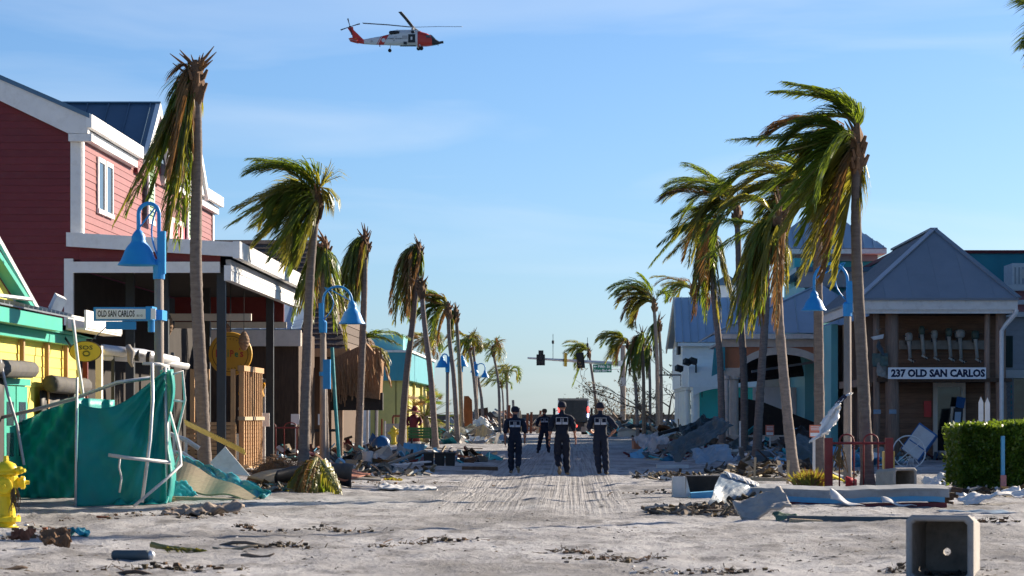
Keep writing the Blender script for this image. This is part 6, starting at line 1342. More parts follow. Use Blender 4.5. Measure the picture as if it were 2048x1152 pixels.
# ------------------------------------------------------------------ helicopter (side on, nose to the right)
def helicopter():
    dH = 460.0; O = P(800, 84, dH); s = F / dH       # px per metre
    t = thing('rescue_helicopter', 'red and white rescue helicopter hovering with its cabin door open', 'helicopter', O)
    def q(px, py, y=0.0): return Vector((X(px, dH), dH + y, Z(py, dH)))
    # zoomed picture 660..940 x 20..120 at 7.314 px per photo px
    def zq(zx, zy, y=0.0): return q(660 + zx / 7.314, 20 + zy / 7.314, y)
    # stations: zoom x, top y, bottom y, half width, roundness
    st = [(300, 425, 455, 0.10), (360, 420, 478, 0.22), (500, 430, 500, 0.42), (620, 408, 508, 0.56), (740, 388, 512, 0.72), (860, 360, 515, 0.95), (930, 318, 518, 1.08), (1030, 302, 520, 1.18), (1150, 296, 524, 1.18), (1260, 305, 530, 1.18), (1340, 322, 535, 1.16), (1420, 345, 532, 1.1), (1490, 385, 522, 0.95), (1550, 430, 512, 0.7), (1600, 462, 500, 0.42), (1625, 470, 492, 0.2)]
    n = 20; rings = []
    for zx, ty, by, hw in st:
        a, b = zq(zx, ty), zq(zx, by); zc = (a.z + b.z) / 2; hh = (a.z - b.z) / 2; ring = []
        for k in range(n):
            th = 2 * math.pi * k / n; cth, sth = math.cos(th), math.sin(th)
            e = 0.62
            ring.append(Vector((a.x, dH + hw * math.copysign(abs(cth) ** e, cth), zc + hh * math.copysign(abs(sth) ** e, sth))))
        rings.append(ring)
    mb = MB()
    for i in range(len(rings) - 1):
        zx = (st[i][0] + st[i + 1][0]) / 2
        for k in range(n):
            mb.add([rings[i][k], rings[i][(k + 1) % n], rings[i + 1][(k + 1) % n], rings[i + 1][k]], [(0, 1, 2, 3)], 0)
    mb.add(rings[0], [tuple(range(n))]); mb.add(rings[-1], [tuple(reversed(range(n)))])
    # livery: slanted red bands over white
    m = bpy.data.materials.new('helicopter_livery'); m.use_nodes = True; nn, l = m.node_tree.nodes, m.node_tree.links; b = nn['Principled BSDF']; b.inputs['Roughness'].default_value = 0.35
    tc = nn.new('ShaderNodeTexCoord'); sp = nn.new('ShaderNodeSeparateXYZ'); l.new(tc.outputs['Object'], sp.inputs[0])
    def xo(zx): return zq(zx, 0).x - O.x
    sl = nn.new('ShaderNodeMath'); sl.operation = 'MULTIPLY_ADD'; sl.inputs[1].default_value = -0.55; l.new(sp.outputs[2], sl.inputs[0]); l.new(sp.outputs[0], sl.inputs[2])   # slanted coordinate
    def between(src, a, c_):
        g = nn.new('ShaderNodeMath'); g.operation = 'GREATER_THAN'; g.inputs[1].default_value = a; l.new(src, g.inputs[0])
        h = nn.new('ShaderNodeMath'); h.operation = 'LESS_THAN'; h.inputs[1].default_value = c_; l.new(src, h.inputs[0])
        mm = nn.new('ShaderNodeMath'); mm.operation = 'MULTIPLY'; l.new(g.outputs[0], mm.inputs[0]); l.new(h.outputs[0], mm.inputs[1]); return mm.outputs[0]
    zz = zq(0, 440).z - O.z
    i1 = between(sl.outputs[0], xo(745) - 0.55 * zz, xo(830) - 0.55 * zz); i2 = between(sl.outputs[0], xo(722) - 0.55 * zz, xo(734) - 0.55 * zz)
    fr = between(sp.outputs[0], xo(1285), xo(1495)); tl_ = between(sp.outputs[0], -99, xo(500)); no = between(sp.outputs[0], xo(1495), 99)
    def add(a, c_):
        mm = nn.new('ShaderNodeMath'); mm.operation = 'MAXIMUM'; l.new(a, mm.inputs[0]); l.new(c_, mm.inputs[1]); return mm.outputs[0]
    red = add(add(i1, i2), add(fr, tl_))
    m1 = nn.new('ShaderNodeMixRGB'); m1.inputs[1].default_value = (0.60, 0.61, 0.62, 1); m1.inputs[2].default_value = (0.50, 0.035, 0.025, 1); l.new(red, m1.inputs[0])
    m2 = nn.new('ShaderNodeMixRGB'); m2.inputs[2].default_value = (0.012, 0.013, 0.016, 1); l.new(no, m2.inputs[0]); l.new(m1.outputs[0], m2.inputs[1]); l.new(m2.outputs[0], b.inputs['Base Color'])
    mb.build('fuselage', m, t, smooth=True)
    def plate(pts, y, th, mm, nm, par=t): return MB().slab([zq(a, c_, y) for a, c_ in pts], (0, th, 0)).build(nm, mm, par)
    fin = plate([(255, 262), (335, 245), (345, 290), (490, 432), (500, 470), (380, 478), (330, 440), (325, 370)], -0.12, 0.24, M['helired'], 'tail_fin')
    plate([(283, 440), (330, 428), (420, 455), (400, 470)], -2.1, 4.2, M['helired'], 'stabilator')
    plate([(345, 415), (385, 410), (420, 440), (400, 455), (350, 440)], -0.14, 0.02, M['amber'], 'fin_marking', fin)
    ys = -1.2
    dd = plate([(1150, 368), (1252, 368), (1252, 490), (1150, 490)], ys, 0.06, M['heliblack'], 'cabin_door_dark')  # black plate stands in for the unlit cabin behind the door
    plate([(1185, 405), (1210, 405), (1210, 450), (1185, 450)], ys - 0.03, 0.02, M['heliwhite'], 'far_window_light', dd)  # white plate painted in as daylight through the far window
    plate([(1082, 478), (1130, 478), (1130, 520), (1082, 520)], ys, 0.05, M['heliblack'], 'lower_hatch')
    plate([(1060, 388), (1140, 388), (1140, 440), (1060, 440)], ys + 0.0, 0.05, M['greytrim'], 'sliding_door')
    plate([(1405, 375), (1465, 378), (1478, 418), (1412, 415)], -1.14, 0.12, M['glassdark'], 'cockpit_window')
    plate([(1462, 365), (1500, 385), (1545, 432), (1490, 425)], -1.0, 0.12, M['glassdark'], 'windscreen')
    MB().lathe([(0.05, -0.95), (0.3, -0.8), (0.33, 0), (0.26, 0.75), (0.14, 0.8)], zq(950, 342, -0.95), 14, rot(0, 90, 0) @ rot(0, 0, 0)).build('engine_exhaust', M['heliblack'], t, smooth=True)
    MB().lathe([(0.1, 0), (0.3, 0.05), (0.22, 0.2)], zq(1215, 335, -1.0), 12, rot(90, 0, 0)).build('engine_intake', M['heliblack'], t)
    plate([(885, 315), (985, 300), (1260, 296), (1330, 318), (1240, 330), (980, 330)], -0.75, 1.5, M['heliwhite'], 'engine_cowling')
    MB().tube([zq(1570, 480), zq(1660, 470)], [0.2, 0.22], 10).build('nose_radome', M['heliblack'], t)
    MB().tube([zq(1580, 500), zq(1582, 522)], 0.06, 6).build('nose_probe', M['heliblack'], t)
    MB().box(zq(1035, 0).x, zq(1265, 0).x, dH - 1.55, dH - 1.25, zq(0, 550).z, zq(0, 535).z).build('fuel_boom', M['heliblack'], t)
    for zx, zy, y in ((1290, 548, 1.2), (1342, 575, -1.3)):
        g = MB().lathe([(0.1, -0.14), (0.34, -0.12), (0.34, 0.12), (0.1, 0.14)], zq(zx, zy, y), 16, rot(90, 0, 0)).build('main_wheel', M['rubber'], t)
        MB().bar(zq(zx, zy, y * 0.9), zq(zx - 30, 510, y * 0.7), 0.12).build('gear_leg', M['heliwhite'], g)
    g = MB().lathe([(0.1, -0.12), (0.3, -0.1), (0.3, 0.1), (0.1, 0.12)], zq(875, 592, 0), 16, rot(90, 0, 0)).build('tail_wheel', M['rubber'], t)
    MB().bar(zq(875, 590), zq(885, 518), 0.12).build('gear_leg', M['heliwhite'], g)
    MB().box(zq(722, 0).x, zq(736, 0).x, dH - .05, dH + .05, zq(0, 538).z, zq(0, 512).z).build('antenna', M['heliblack'], t)
    MB().bar(zq(983, 302), zq(983, 285), 0.06).build('antenna', M['heliblack'], t)
    hub = zq(1210, 248)
    MB().tube([zq(1210, 300), zq(1210, 240)], [0.28, 0.16], 10).lathe([(0.1, -0.1), (0.35, -0.05), (0.35, 0.1), (0.1, 0.16)], hub, 12).build('rotor_hub', M['greytrim'], t)
    def blade(a, b_, w0, nm, par=t, w1=None):
        a, b_ = Vector(a), Vector(b_); v = (b_ - a).normalized(); sd = v.cross(Vector((0, 0, 1))).normalized(); w1 = w1 or w0
        mid = a.lerp(b_, 0.5) + Vector((0, 0, 0.06))
        pts = [a, a.lerp(b_, 0.12), mid, b_]; ws = [w0 * 0.4, w0, w0, w1]
        m_ = MB(); vs_ = []
        for p, ww in zip(pts, ws): vs_ += [p - sd * ww / 2 + Vector((0, 0, .03)), p + sd * ww / 2 - Vector((0, 0, .03)), p + sd * ww / 2 - Vector((0, 0, .09)), p - sd * ww / 2 - Vector((0, 0, .03))]
        m_.add(vs_, [(i * 4 + k, i * 4 + (k + 1) % 4, (i + 1) * 4 + (k + 1) % 4, (i + 1) * 4 + k) for i in range(3) for k in range(4)] + [(0, 1, 2, 3), (15, 14, 13, 12)])
        m_.build(nm, M['bladecol'], par)
    blade(hub, zq(468, 168, 1.8), 0.55, 'rotor_blade'); blade(hub, zq(1940, 264, -1.8), 0.55, 'rotor_blade')
    blade(hub, zq(1065, 122, -7.6) + Vector((0, 0, 0)), 0.55, 'rotor_blade'); blade(hub, zq(1350, 290, 7.6), 0.55, 'rotor_blade')
    tr = zq(295, 248, -0.35)
    MB().lathe([(0.08, -0.1), (0.16, -0.05), (0.16, 0.15)], tr, 10, rot(90, 0, 0)).build('tail_rotor_hub', M['heliblack'], t)
    for e in ((262, 128), (440, 205), (158, 296), (322, 366)):
        a, b_ = tr, zq(e[0], e[1], -0.35); v = (b_ - a).normalized(); n_ = Vector((v.z, 0, -v.x)) * 0.11
        MB().slab([a + n_ * 0.4, b_ + n_, b_ - n_, a - n_ * 0.4], (0, 0.05, 0)).build('tail_rotor_blade', M['bladecol'], t)
    text(t, 'lettering', 'U.S.', 0.4, M['ink'], zq(965, 402, -1.16), depth=0.02, height=0.16)
    text(t, 'lettering', 'COAST GUARD', 2.8, M['ink'], zq(958, 432, -1.18), depth=0.02, height=0.22, bold=0.02)
    text(t, 'lettering', '6', 0.2, M['ink'], zq(943, 458, -1.18), depth=0.02, height=0.24, bold=0.02)
    ct_ = zq(788, 452, -0.86); em = [ct_ + Vector((0.34 * math.cos(2 * math.pi * k / 8 + .39), 0, 0.34 * math.sin(2 * math.pi * k / 8 + .39))) for k in range(8)]
    MB().slab(em, (0, 0.1, 0)).build('stripe_emblem', M['heliwhite'], t)
    st_ = zq(612, 462, -0.6); MB().slab([st_ + Vector((r_ * math.cos(math.pi / 2 + math.pi * k / 5), 0, r_ * math.sin(math.pi / 2 + math.pi * k / 5))) for k, r_ in enumerate([0.28, 0.12] * 5)], (0, 0.04, 0)).build('star_emblem', M['greytrim'], t)
    # crewman sitting in the cabin door
helicopter()
# ------------------------------------------------------------------ storm debris
def settle(mb, x, y, sink=0.03, lift=0.0):
    mz = min(v[2] for v in mb.v); dz = gz(x, y) - sink + lift - mz
    mb.v = [(v[0], v[1], v[2] + dz) for v in mb.v]; return mb
def crumpled(x, y, w, l, R, amp, seed, thick=0.012, n=22, curl=0.0, fold=1.6):
    c = Vector((x, y, 0)); mb = MB()
    def f(u, v):
        a, b = (u - 0.5) * w, (v - 0.5) * l
        z = amp * 0.8 * fbm(a * fold + seed * 3.1, b * fold, seed, 3) + amp * 0.9 * (0.5 - abs(noise.noise(Vector((a * fold * 1.3, b * fold * 1.3, seed + 5.0))))) + amp * 0.35 * (0.5 - abs(noise.noise(Vector((a * fold * 3.6, b * fold * 3.6, seed + 9.0))))) + curl * (u - 0.5) ** 2 * w
        ex = 0.06 * w * noise.noise(Vector((seed, v * 4, 0))) * (abs(u - 0.5) * 2)
        return c + R @ Vector((a + ex, b + 0.05 * l * noise.noise(Vector((u * 4, seed, 3))) * abs(v - 0.5) * 2, z))
    return mb.sheet(f, n, n, thick)
def sheet_thing(name, label, cat, px, py, w, l, R, m, amp=0.12, seed=1, thick=0.012, group=None, lift=0.0, curl=0.0, fold=1.9, smooth=False):
    g = G(px, py)
    mb = settle(crumpled(g.x, g.y, w, l, R, amp, seed, thick, curl=curl, fold=fold), g.x, g.y, lift=lift)
    return tag(mb.build(name, m, smooth=smooth), label, cat, group)
def plank_thing(name, label, cat, px, py, L, w, t, yaw, pitch, m, group=None, roll=0.0, lift=0.0):
    g = G(px, py); mb = MB().obox((g.x, g.y, 0.5), (L, w, t), rot(0, 0, yaw) @ rot(0, pitch, 0) @ rot(roll, 0, 0)); settle(mb, g.x, g.y, 0.02, lift)
    return tag(mb.build(name, m), label, cat, group)
HM = ['greylumber', 'lumber', 'slate', 'bluesheet', 'offwhite', 'palewhite', 'darkwood', 'blacksheet', 'aqua', 'maroon', 'twig', 'concrete', 'rust', 'skyblue']
def heap(label, px, py, wx, wy, h, n, seed, pal=None, size=(0.15, 0.9), cat='rubble'):
    """a heap of broken boards, sheets and lumps too jumbled to count"""
    g = G(px, py); rng = random.Random(seed); mb = MB(); pal = pal or HM
    ms = [M[k] for k in pal]
    mb2 = MB()
    for k in range(n):
        a = rng.uniform(0, 6.28); r = math.sqrt(rng.random()); x = g.x + wx / 2 * r * math.cos(a); y = g.y + wy / 2 * r * math.sin(a)
        top = h * max(0.03, (1 - r ** 1.6)) * (0.7 + 0.5 * noise.noise(Vector((x * 0.9, y * 0.9, seed))))
        z = gz(x, y) + rng.random() ** 0.6 * top; mi = rng.randrange(len(ms)); q = rng.random() * (0.66 if size[1] < 0.4 else 1.0); s = rng.uniform(*size)
        R_ = rot(rng.gauss(0, 22), rng.gauss(0, 22), rng.uniform(0, 360))
        if q < 0.55: mb.obox((x, y, z), (s * 1.7, s * rng.uniform(0.08, 0.25), min(s * 0.3, rng.uniform(0.02, 0.07))), R_, mi)
        elif q < 0.86:
            b = len(mb.v); c = Vector((x, y, z)); nn = 4; sd_ = rng.random() * 50
            for j in range(nn + 1):
                for i in range(nn + 1):
                    u, v = (i / nn - .5) * s * 1.3, (j / nn - .5) * s * rng.uniform(0.75, 0.8)
                    mb.v.append(tuple(c + R_ @ Vector((u, v, 0.28 * s * noise.noise(Vector((u * 2.2 / s, v * 2.2 / s, sd_)))))))
            for j in range(nn):
                for i in range(nn): mb.f.append((b + j * (nn + 1) + i, b + j * (nn + 1) + i + 1, b + (j + 1) * (nn + 1) + i + 1, b + (j + 1) * (nn + 1) + i)); mb.mi.append(mi)
        else:
            m2 = []
            for sx in (-1, 1):
                for sy in (-1, 1):
                    for sz in (-1, 1): m2.append(Vector((x, y, z)) + R_ @ Vector((sx * s * rng.uniform(.15, .34), sy * s * rng.uniform(.15, .34), sz * s * rng.uniform(.08, .24))))
            mb.add(m2, [(0, 1, 3, 2), (4, 6, 7, 5), (0, 4, 5, 1), (2, 3, 7, 6), (0, 2, 6, 4), (1, 5, 7, 3)], mi)
    return tag(mb.build('rubble', ms, origin=(g.x, g.y, 0)), label, cat, kind='stuff')

# ---- collapsed teal tent, left foreground
def tent():
    dF = 45.6
    t = thing('collapsed_tent', 'collapsed teal vinyl tent with bent white frame on the left pavement', 'tent', (X(240, 47), 47, 0))
    # right hand vinyl panel: gathered towards its upper right corner
    A, B = (152, 1012, 46.0), (330, 1000, 46.55)      # feet
    C, E_ = (328, 742, 46.9), (158, 806, 46.45)      # heads
    def pt(q): return P(q[0], q[1], q[2])
    a, b, c, e = pt(A), pt(B), pt(C), pt(E_)
    a.z = gz(a.x, a.y); b.z = gz(b.x, b.y)
    def f(u, v):
        top = e.lerp(c, u); top.z -= 0.36 * math.sin(math.pi * u) ** 1.0 * (1 - 0.55 * u)
        p = a.lerp(b, u).lerp(top, v)
        fan = math.atan2(1.02 - v, 1.06 - u)           # folds radiate from the gathered corner
        wv = (0.075 * math.sin(fan * 13) + 0.04 * abs(math.sin(fan * 21 + 1))) * (u ** 1.4) * (1 - 0.25 * v) + 0.035 * math.sin(u * 9 + v * 5) * (0.3 + u) + 0.05 * fbm(u * 2.2, v * 2.2, 2) + 0.03 * math.sin((u + v * 0.8) * 19) * v * u
        return p + Vector((0.0, -wv * 1.4, 0)) + Vector((wv * 0.4, 0, 0))
    MB().sheet(f, 64, 40, 0.006).build('right_panel', M['tarp'], t, smooth=True)
    # lit end strip beyond the white pole
    b2, c2 = P(336, 980, 49.6), P(334, 738, 49.6); b2.z = gz(b2.x, b2.y)
    MB().sheet(lambda u, v: b.lerp(b2, u).lerp(c.lerp(c2, u), v) + Vector((0.10 * math.sin(u * 14 + v * 2) + 0.05 * math.sin(v * 9), 0, 0)), 20, 24, 0.006).build('end_panel', M['tarp'], t, smooth=True)
    # hem lying on the ground
    MB().sheet(lambda u, v: (lambda p: Vector((p.x, p.y - 0.28 * v, gz(p.x, p.y - 0.28 * v) + 0.10 * (1 - v) * (0.5 + 0.5 * math.sin(u * 21)) + 0.012)))(a.lerp(b, 0.45 + 0.6 * u)), 30, 6, 0.006).build('trailing_hem', M['tarp'], t, smooth=True)
    # left hand panel sagging back in shade
    l0, l1 = P(22, 960, 50.2), P(150, 985, 50.0); l0.z = l1.z = 0.0
    h0, h1 = P(48, 840, 50.6), P(152, 795, 50.4)
    def g(u, v):
        p = l0.lerp(l1, u).lerp(h0.lerp(h1, u), v)
        return p + Vector((-0.18 * math.sin(v * 3.1) * (1 - u), 0.22 * math.sin(math.pi * v) * (0.4 + 0.6 * u) + 0.09 * math.sin((u - v) * 13) + 0.03 * math.sin((u * 2 + v) * 17), 0.0))
    MB().sheet(g, 40, 30, 0.006).build('left_panel', M['tarp'], t, smooth=True)
    r0, r1 = h1, P(215, 802, 50.8)
    MB().sheet(lambda u, v: l1.lerp(P(232, 985, 51.5), u).lerp(h1.lerp(P(230, 800, 51.5), u), v) + Vector((0, 0.1 * math.sin(u * 12), 0)), 20, 14, 0.006).build('back_panel', M['tarp'], t, smooth=True)
    for nm, pts, r in (('ridge_pole', [P(-20, 840, 48.6), P(60, 822, 48.6), P(150, 797, 48.4), P(235, 765, 48.2), P(300, 756, 48.2)], 0.032), ('upright_pole', [a + Vector((0, -0.05, -0.05)), P(152, 880, 46.2), P(154, 755, 46.6)], 0.022), ('upright_pole', [P(284, 1004, 45.9), P(300, 880, 46.1), P(305, 800, 46.3), P(304, 728, 46.7)], 0.030),
                       ('upright_pole', [P(332, 1003, 46.6), P(333, 860, 46.8), P(329, 735, 47.0)], 0.035), ('upright_pole', [P(335, 982, 49.0), P(338, 800, 49.0), P(335, 730, 49.0)], 0.03), ('head_bar', [P(285, 727, 46.7), P(318, 728, 46.8), P(336, 733, 47.2)], 0.026),
                       ('bent_leg', [P(268, 1012, 45.2), P(330, 960, 45.7), P(362, 930, 46.1), P(360, 905, 46.4), P(352, 870, 47), P(340, 825, 47.6)], 0.024), ('cross_bar', [P(217, 910, 45.7), P(250, 915, 45.8), P(340, 925, 46.2)], 0.03), ('strut', [P(239, 985, 45.8), P(243, 955, 45.8), P(238, 935, 45.8), P(240, 914, 45.8)], 0.016),
                       ('bent_frame', [P(336, 752, 49.0), P(365, 742, 49.2), P(370, 800, 49.2), P(354, 870, 49.2), P(362, 905, 49.2), P(350, 935, 49.2)], 0.024), ('bent_frame', [P(338, 800, 49.1), P(369, 803, 49.2)], 0.02)):
        MB().tube(pts, r, 8).build(nm, M['alu'] if 'pole' in nm else M['palewhite'], t, smooth=True)
tent()
tag(MB().tube([P(146, 640, 53), P(155, 720, 52.6), P(167, 800, 52), P(170, 860, 51.8)], 0.034, 8).build('leaning_white_pole', M['palewhite'], smooth=True), 'thin white pole leaning past the yellow oval sign', 'pole')
tag(MB().tube([P(-10, 590, 46), P(64, 599, 47)], 0.035, 8).build('loose_rail', M['alu']), 'loose metal rail jutting from the cottage gable at left edge', 'rail')
tag(MB().tube([P(0, 720, 47.2), P(16, 790, 47), P(34, 850, 46.8), P(48, 930, 46.8)], 0.026, 8).build('leaning_white_pole', M['palewhite']), 'thin white pole leaning across the cottage doors', 'pole')
# grey pipes of a wrecked canopy
wc = thing('wrecked_canopy_frame', 'wrecked grey canopy frame of two thick pipes beside the oval sign', 'canopy frame', (X(270, 60), 60, 0))
MB().tube([P(205, 699, 59), P(285, 708, 60), P(352, 723, 61)], 0.11, 12).build('upper_pipe', M['alu'], wc, smooth=True)
MB().tube([P(205, 714, 59.2), P(290, 719, 60.2), P(375, 733, 61.2)], 0.07, 10).build('lower_pipe', M['alu'], wc, smooth=True)
for px, dd in ((226, 59.4), (345, 60.9)): MB().bar(P(px, 705, dd), (X(px, dd), dd, -0.05), 0.07).build('prop', M['steel'], wc)
for px in (257, 275, 297): MB().lathe([(0.125, -0.04), (0.125, 0.04)], P(px, 701 + (px - 205) * 0.145, 59.8), 12, rot(0, 95, 0)).build('clamp', M['black'], wc)
MB().tube([P(256, 692, 59.4), P(262, 706, 59.3), P(260, 722, 59.3), P(265, 733, 59.4)], [0.06, 0.09, 0.06, 0.03], 8).build('caught_rag', M['greylumber'], wc, smooth=True)
# hoop of the pavilion behind
ya = thing('yellow_awning', 'torn yellow awning on white frame behind the timber booth', 'awning', (X(507, 88), 88, 0))
MB().sheet(lambda u, v: P(480 + 50 * u, 772 - 6 * u, 88) + Vector((0.03 * math.sin(v * 9), -0.5 * v, -0.42 * v - 0.08 * math.sin(u * 7) * v)), 18, 8, 0.008).build('canopy', M['awnyellow'], ya, smooth=True)
for px in (482, 503, 529): MB().bar(P(px, 768, 88.05), (X(px, 88.05), 88.05, -0.05), 0.06).build('leg', M['palewhite'], ya)
MB().box(X(478, 88), X(532, 88), 88.08, 88.2, Z(770, 88), Z(757, 88)).build('top_beam', M['greylumber'], ya)
MB().bar(P(488, 738, 88.3), P(530, 762, 88.3), 0.09).build('rafter', M['palewhite'], ya)
gr = thing('steel_grill_cart', 'steel grill cart standing left of the first parking sign', 'grill', (X(488, 86), 86, 0))
MB().box(X(474, 86), X(503, 86), 85.7, 86.3, 0.12, 0.86).build('cabinet', M['alu'], gr)
MB().lathe([(0.17, 0), (0.165, 0.07), (0.12, 0.13), (0.03, 0.16)], P(487, 820, 86), 14).build('lid', M['alu'], gr, smooth=True)
for px in (477, 500): MB().lathe([(0.09, -0.03), (0.09, 0.03)], (X(px, 86), 85.75, 0.07), 12, rot(90, 0, 0)).build('castor', M['rubber'], gr)
MB().box(X(472, 86), X(506, 86), 85.65, 86.35, 0.865, 0.93).build('worktop', M['alu'], gr)
# corrugated yellow board
cb = MB().sheet(lambda u, v: P(368, 838, 62).lerp(P(488, 897, 60), u) + Vector((0, 0.28 * v, 0.0)) + Vector((0.0, 0, -0.14 * v + 0.012 * math.sin(u * 190) * (1 if u > 0.45 else 0) + 0.015 * math.sin(v * 20))), 120, 6, 0.012)
tag(cb.build('yellow_board', M['railyellow']), 'long pale yellow ribbed board slanting down behind the first palm', 'board')
pr_ = thing('white_pipe_railing', 'broken white pipe railing lying behind the teal tent', 'railing', (X(365, 55), 55, 0))
MB().tube([P(340, 868, 56), P(372, 880, 56), P(398, 897, 56)], 0.05, 8).build('top_rail', M['palewhite'], pr_)
MB().tube([P(338, 905, 55.5), P(365, 908, 55.5), P(398, 930, 55.5)], 0.06, 8).build('lower_rail', M['palewhite'], pr_)
for px, y0 in ((348, 870), (372, 880)): MB().bar(P(px, y0, 55.8), (X(px, 55.8), 55.8, -0.05), 0.05).build('baluster', M['palewhite'], pr_)
# fallen aqua awning
fa = thing('fallen_awning', 'fallen aqua awning with pale underside crumpled on the pavement', 'awning', (X(440, 50), 50, 0))
def aw(u, v):
    top = P(352, 905, 52.5).lerp(P(545, 985, 48.5), u); bot = P(400, 962, 50.5).lerp(P(528, 1004, 48.2), u)
    p = top.lerp(bot, v); p.z = max(p.z, gz(p.x, p.y) + 0.02)
    return p + Vector((0, -0.10 * math.sin(v * 5 + u * 9), 0.07 * fbm(u * 9, v * 4, 3) + 0.05 * abs(math.sin(u * 17)) * v))
MB().sheet(aw, 44, 14, 0.015).build('canvas', M['aqua'], fa, smooth=True)
MB().sheet(lambda u, v: P(362, 930, 51.2).lerp(P(520, 1003, 48.0), u).lerp(P(345, 985, 49.2).lerp(P(500, 1006, 47.9), u), v) + Vector((0, 0, 0.05 + 0.03 * math.sin(u * 11))), 20, 8, 0.03).build('underside_board', M['lumber'], fa)
MB().slab([P(420, 925, 53.2), P(450, 893, 53.5), P(500, 952, 53), P(440, 945, 53)], (0, 0.03, 0)).build('white_valance', M['offwhite'], fa)
MB().sheet(lambda u, v: P(332, 968, 49).lerp(P(372, 962, 49), u).lerp(P(340, 1000, 48.2).lerp(P(395, 992, 48.2), u), v) + Vector((0, 0, 0.06 * fbm(u * 7, v * 7))), 14, 10, 0.015).build('torn_end', M['aqua'], fa, smooth=True)
plank_thing('loose_plank', 'long grey plank lying in front of the fallen aqua awning', 'plank', 400, 1003, 1.45, 0.14, 0.06, -4, 2, M['lumber'])
plank_thing('loose_plank', 'short curved brown board beside the teal tent foot', 'plank', 318, 1004, 0.55, 0.22, 0.05, 12, -4, M['pine'])
plank_thing('loose_plank', 'thin dark batten lying on sand right of the aqua awning', 'plank', 480, 1012, 0.9, 0.05, 0.03, 62, 0, M['greylumber'])
for k, (lab, px, py, L, yaw, pitch, mm) in enumerate((('splintered pine board propped beside the first palm foot', 440, 968, 1.3, 22, -16, 'pine'), ('dark broken rafter crossing behind the fallen aqua awning', 470, 950, 1.9, -12, 9, 'darkwood'), ('pale broken batten behind the fallen palm crown', 560, 975, 1.1, 30, -6, 'lumber'), ('grey broken board right of the fallen palm crown', 715, 962, 1.2, -18, 3, 'greylumber'), ('dark board lying between the parking signs', 600, 940, 1.6, 8, 4, 'darkwood'), ('weathered board at the booth foot behind the first palm', 385, 962, 1.4, -26, 7, 'greylumber'))):
    plank_thing('broken_board', lab, 'board', px, py, L, 0.13, 0.05, yaw, pitch, M[mm], roll=12)
heap('splinters and rags strewn around the fallen aqua awning', 470, 985, 3.0, 4.0, 0.22, 200, 94, ['lumber', 'twig', 'greylumber', 'aqua', 'darkwood', 'drybrown'], (0.06, 0.35))
# brown curved sheets and root ball
rbm = MB().sheet(lambda u, v: Vector((X(550, 57) + 1.25 * (u - .5) * (1 + .1 * math.sin(v * 6)), 57.5 + 1.4 * (v - .5), gz(X(550, 57), 57) - 0.05 + 0.62 * max(0, math.sin(math.pi * u) * math.sin(math.pi * v)) ** 0.6 + 0.06 * fbm(u * 9, v * 9, 5))), 26, 22)
rg = thing('root_mound', 'mound of brown palm roots and fibre behind the first parking sign', 'root mound', (X(550, 57), 57.5, 0))
rbm.build('earth', M['fibre'], rg, smooth=False)
rts = MB(); rr = random.Random(8)
for k in range(260):
    u, v = rr.uniform(0.1, 0.9), rr.uniform(0.05, 0.8); x = X(550, 57) + 1.25 * (u - .5); y = 57.5 + 1.4 * (v - .5); z = 0.58 * max(0, math.sin(math.pi * u) * math.sin(math.pi * v)) ** 0.6
    rts.tube([(x, y, z - 0.03), (x + rr.gauss(0, .07), y + rr.gauss(-.04, .05), z + rr.uniform(0, .12)), (x + rr.gauss(0.03, .12), y + rr.gauss(-.06, .08), z + rr.uniform(-.05, .14))], [0.008, 0.006, 0.003], 3)
o = rts.build('root_fibres', M['fibre'], rg); o['kind'] = 'stuff'
cs_ = thing('curled_sheet', 'curled rusty brown sheet lying across the kerb behind fallen fronds', 'sheet', (X(640, 56), 56, 0))
def cur(u, v):
    p = P(548, 962, 55).lerp(P(700, 968, 56.5), u); a = -0.9 + 3.9 * v
    return Vector((p.x + 0.1 * v, p.y - 0.42 * math.sin(a * 0.9), gz(p.x, p.y) + 0.24 - 0.24 * math.cos(a) * (0.55 + 0.45 * u) + 0.02 * math.sin(u * 9)))
MB().sheet(cur, 30, 16, 0.02).build('curl', M['blacksheet'], cs_, smooth=True)
MB().sheet(lambda u, v: P(630, 926, 58).lerp(P(742, 944, 58), u).lerp(P(640, 952, 55.6).lerp(P(690, 958, 55.8), u), v) + Vector((0, 0, 0.05 * math.sin(u * 5))), 20, 6, 0.02).build('rusty_flap', M['rust'], cs_, smooth=True)
MB().sheet(lambda u, v: P(495, 955, 56).lerp(P(640, 920, 57), u).lerp(P(545, 968, 55).lerp(P(655, 935, 55.5), u), v) + Vector((0, 0, 0.03 * math.sin(u * 7))), 20, 6, 0.02).build('brown_flap', M['lumber'], cs_, smooth=True)
# fallen palm crown
fc_ = thing('fallen_palm_crown', 'fallen palm crown with yellow green leaves on the left kerb', 'palm crown', (X(640, 53), 53, 0)); rr = random.Random(17)
ap_ = P(635, 916, 54)
for k in range(13):
    tx = 572 + 8.6 * k + rr.uniform(-5, 5); tip = P(tx, 983 - abs(tx - 625) * 0.06, 53.2 + rr.uniform(-.9, .6)); tip.z = gz(tip.x, tip.y) + 0.03
    c1 = ap_.lerp(tip, 0.35) + Vector((rr.uniform(-.05, .05), -0.15, 0.16))
    mb = MB(); frond_mesh(mb, bez(ap_, c1, ap_.lerp(tip, .75) + Vector((0, -0.1, 0.1)), tip, 8), rr, 0.42, 34, Vector((0.0, -0.1, -0.7)), comb=0.75)
    mb.build('frond', [M[rr.choice(['frond2', 'frond2', 'frond', 'frond3'])], M['rachis']], fc_)
MB().tube([ap_ + Vector((-0.16, 0.1, -0.2)), ap_ + Vector((0, 0, 0.02)), ap_ + Vector((0.12, 0, -0.1))], [0.1, 0.08, 0.05], 8).build('stump', M['fibre'], fc_)

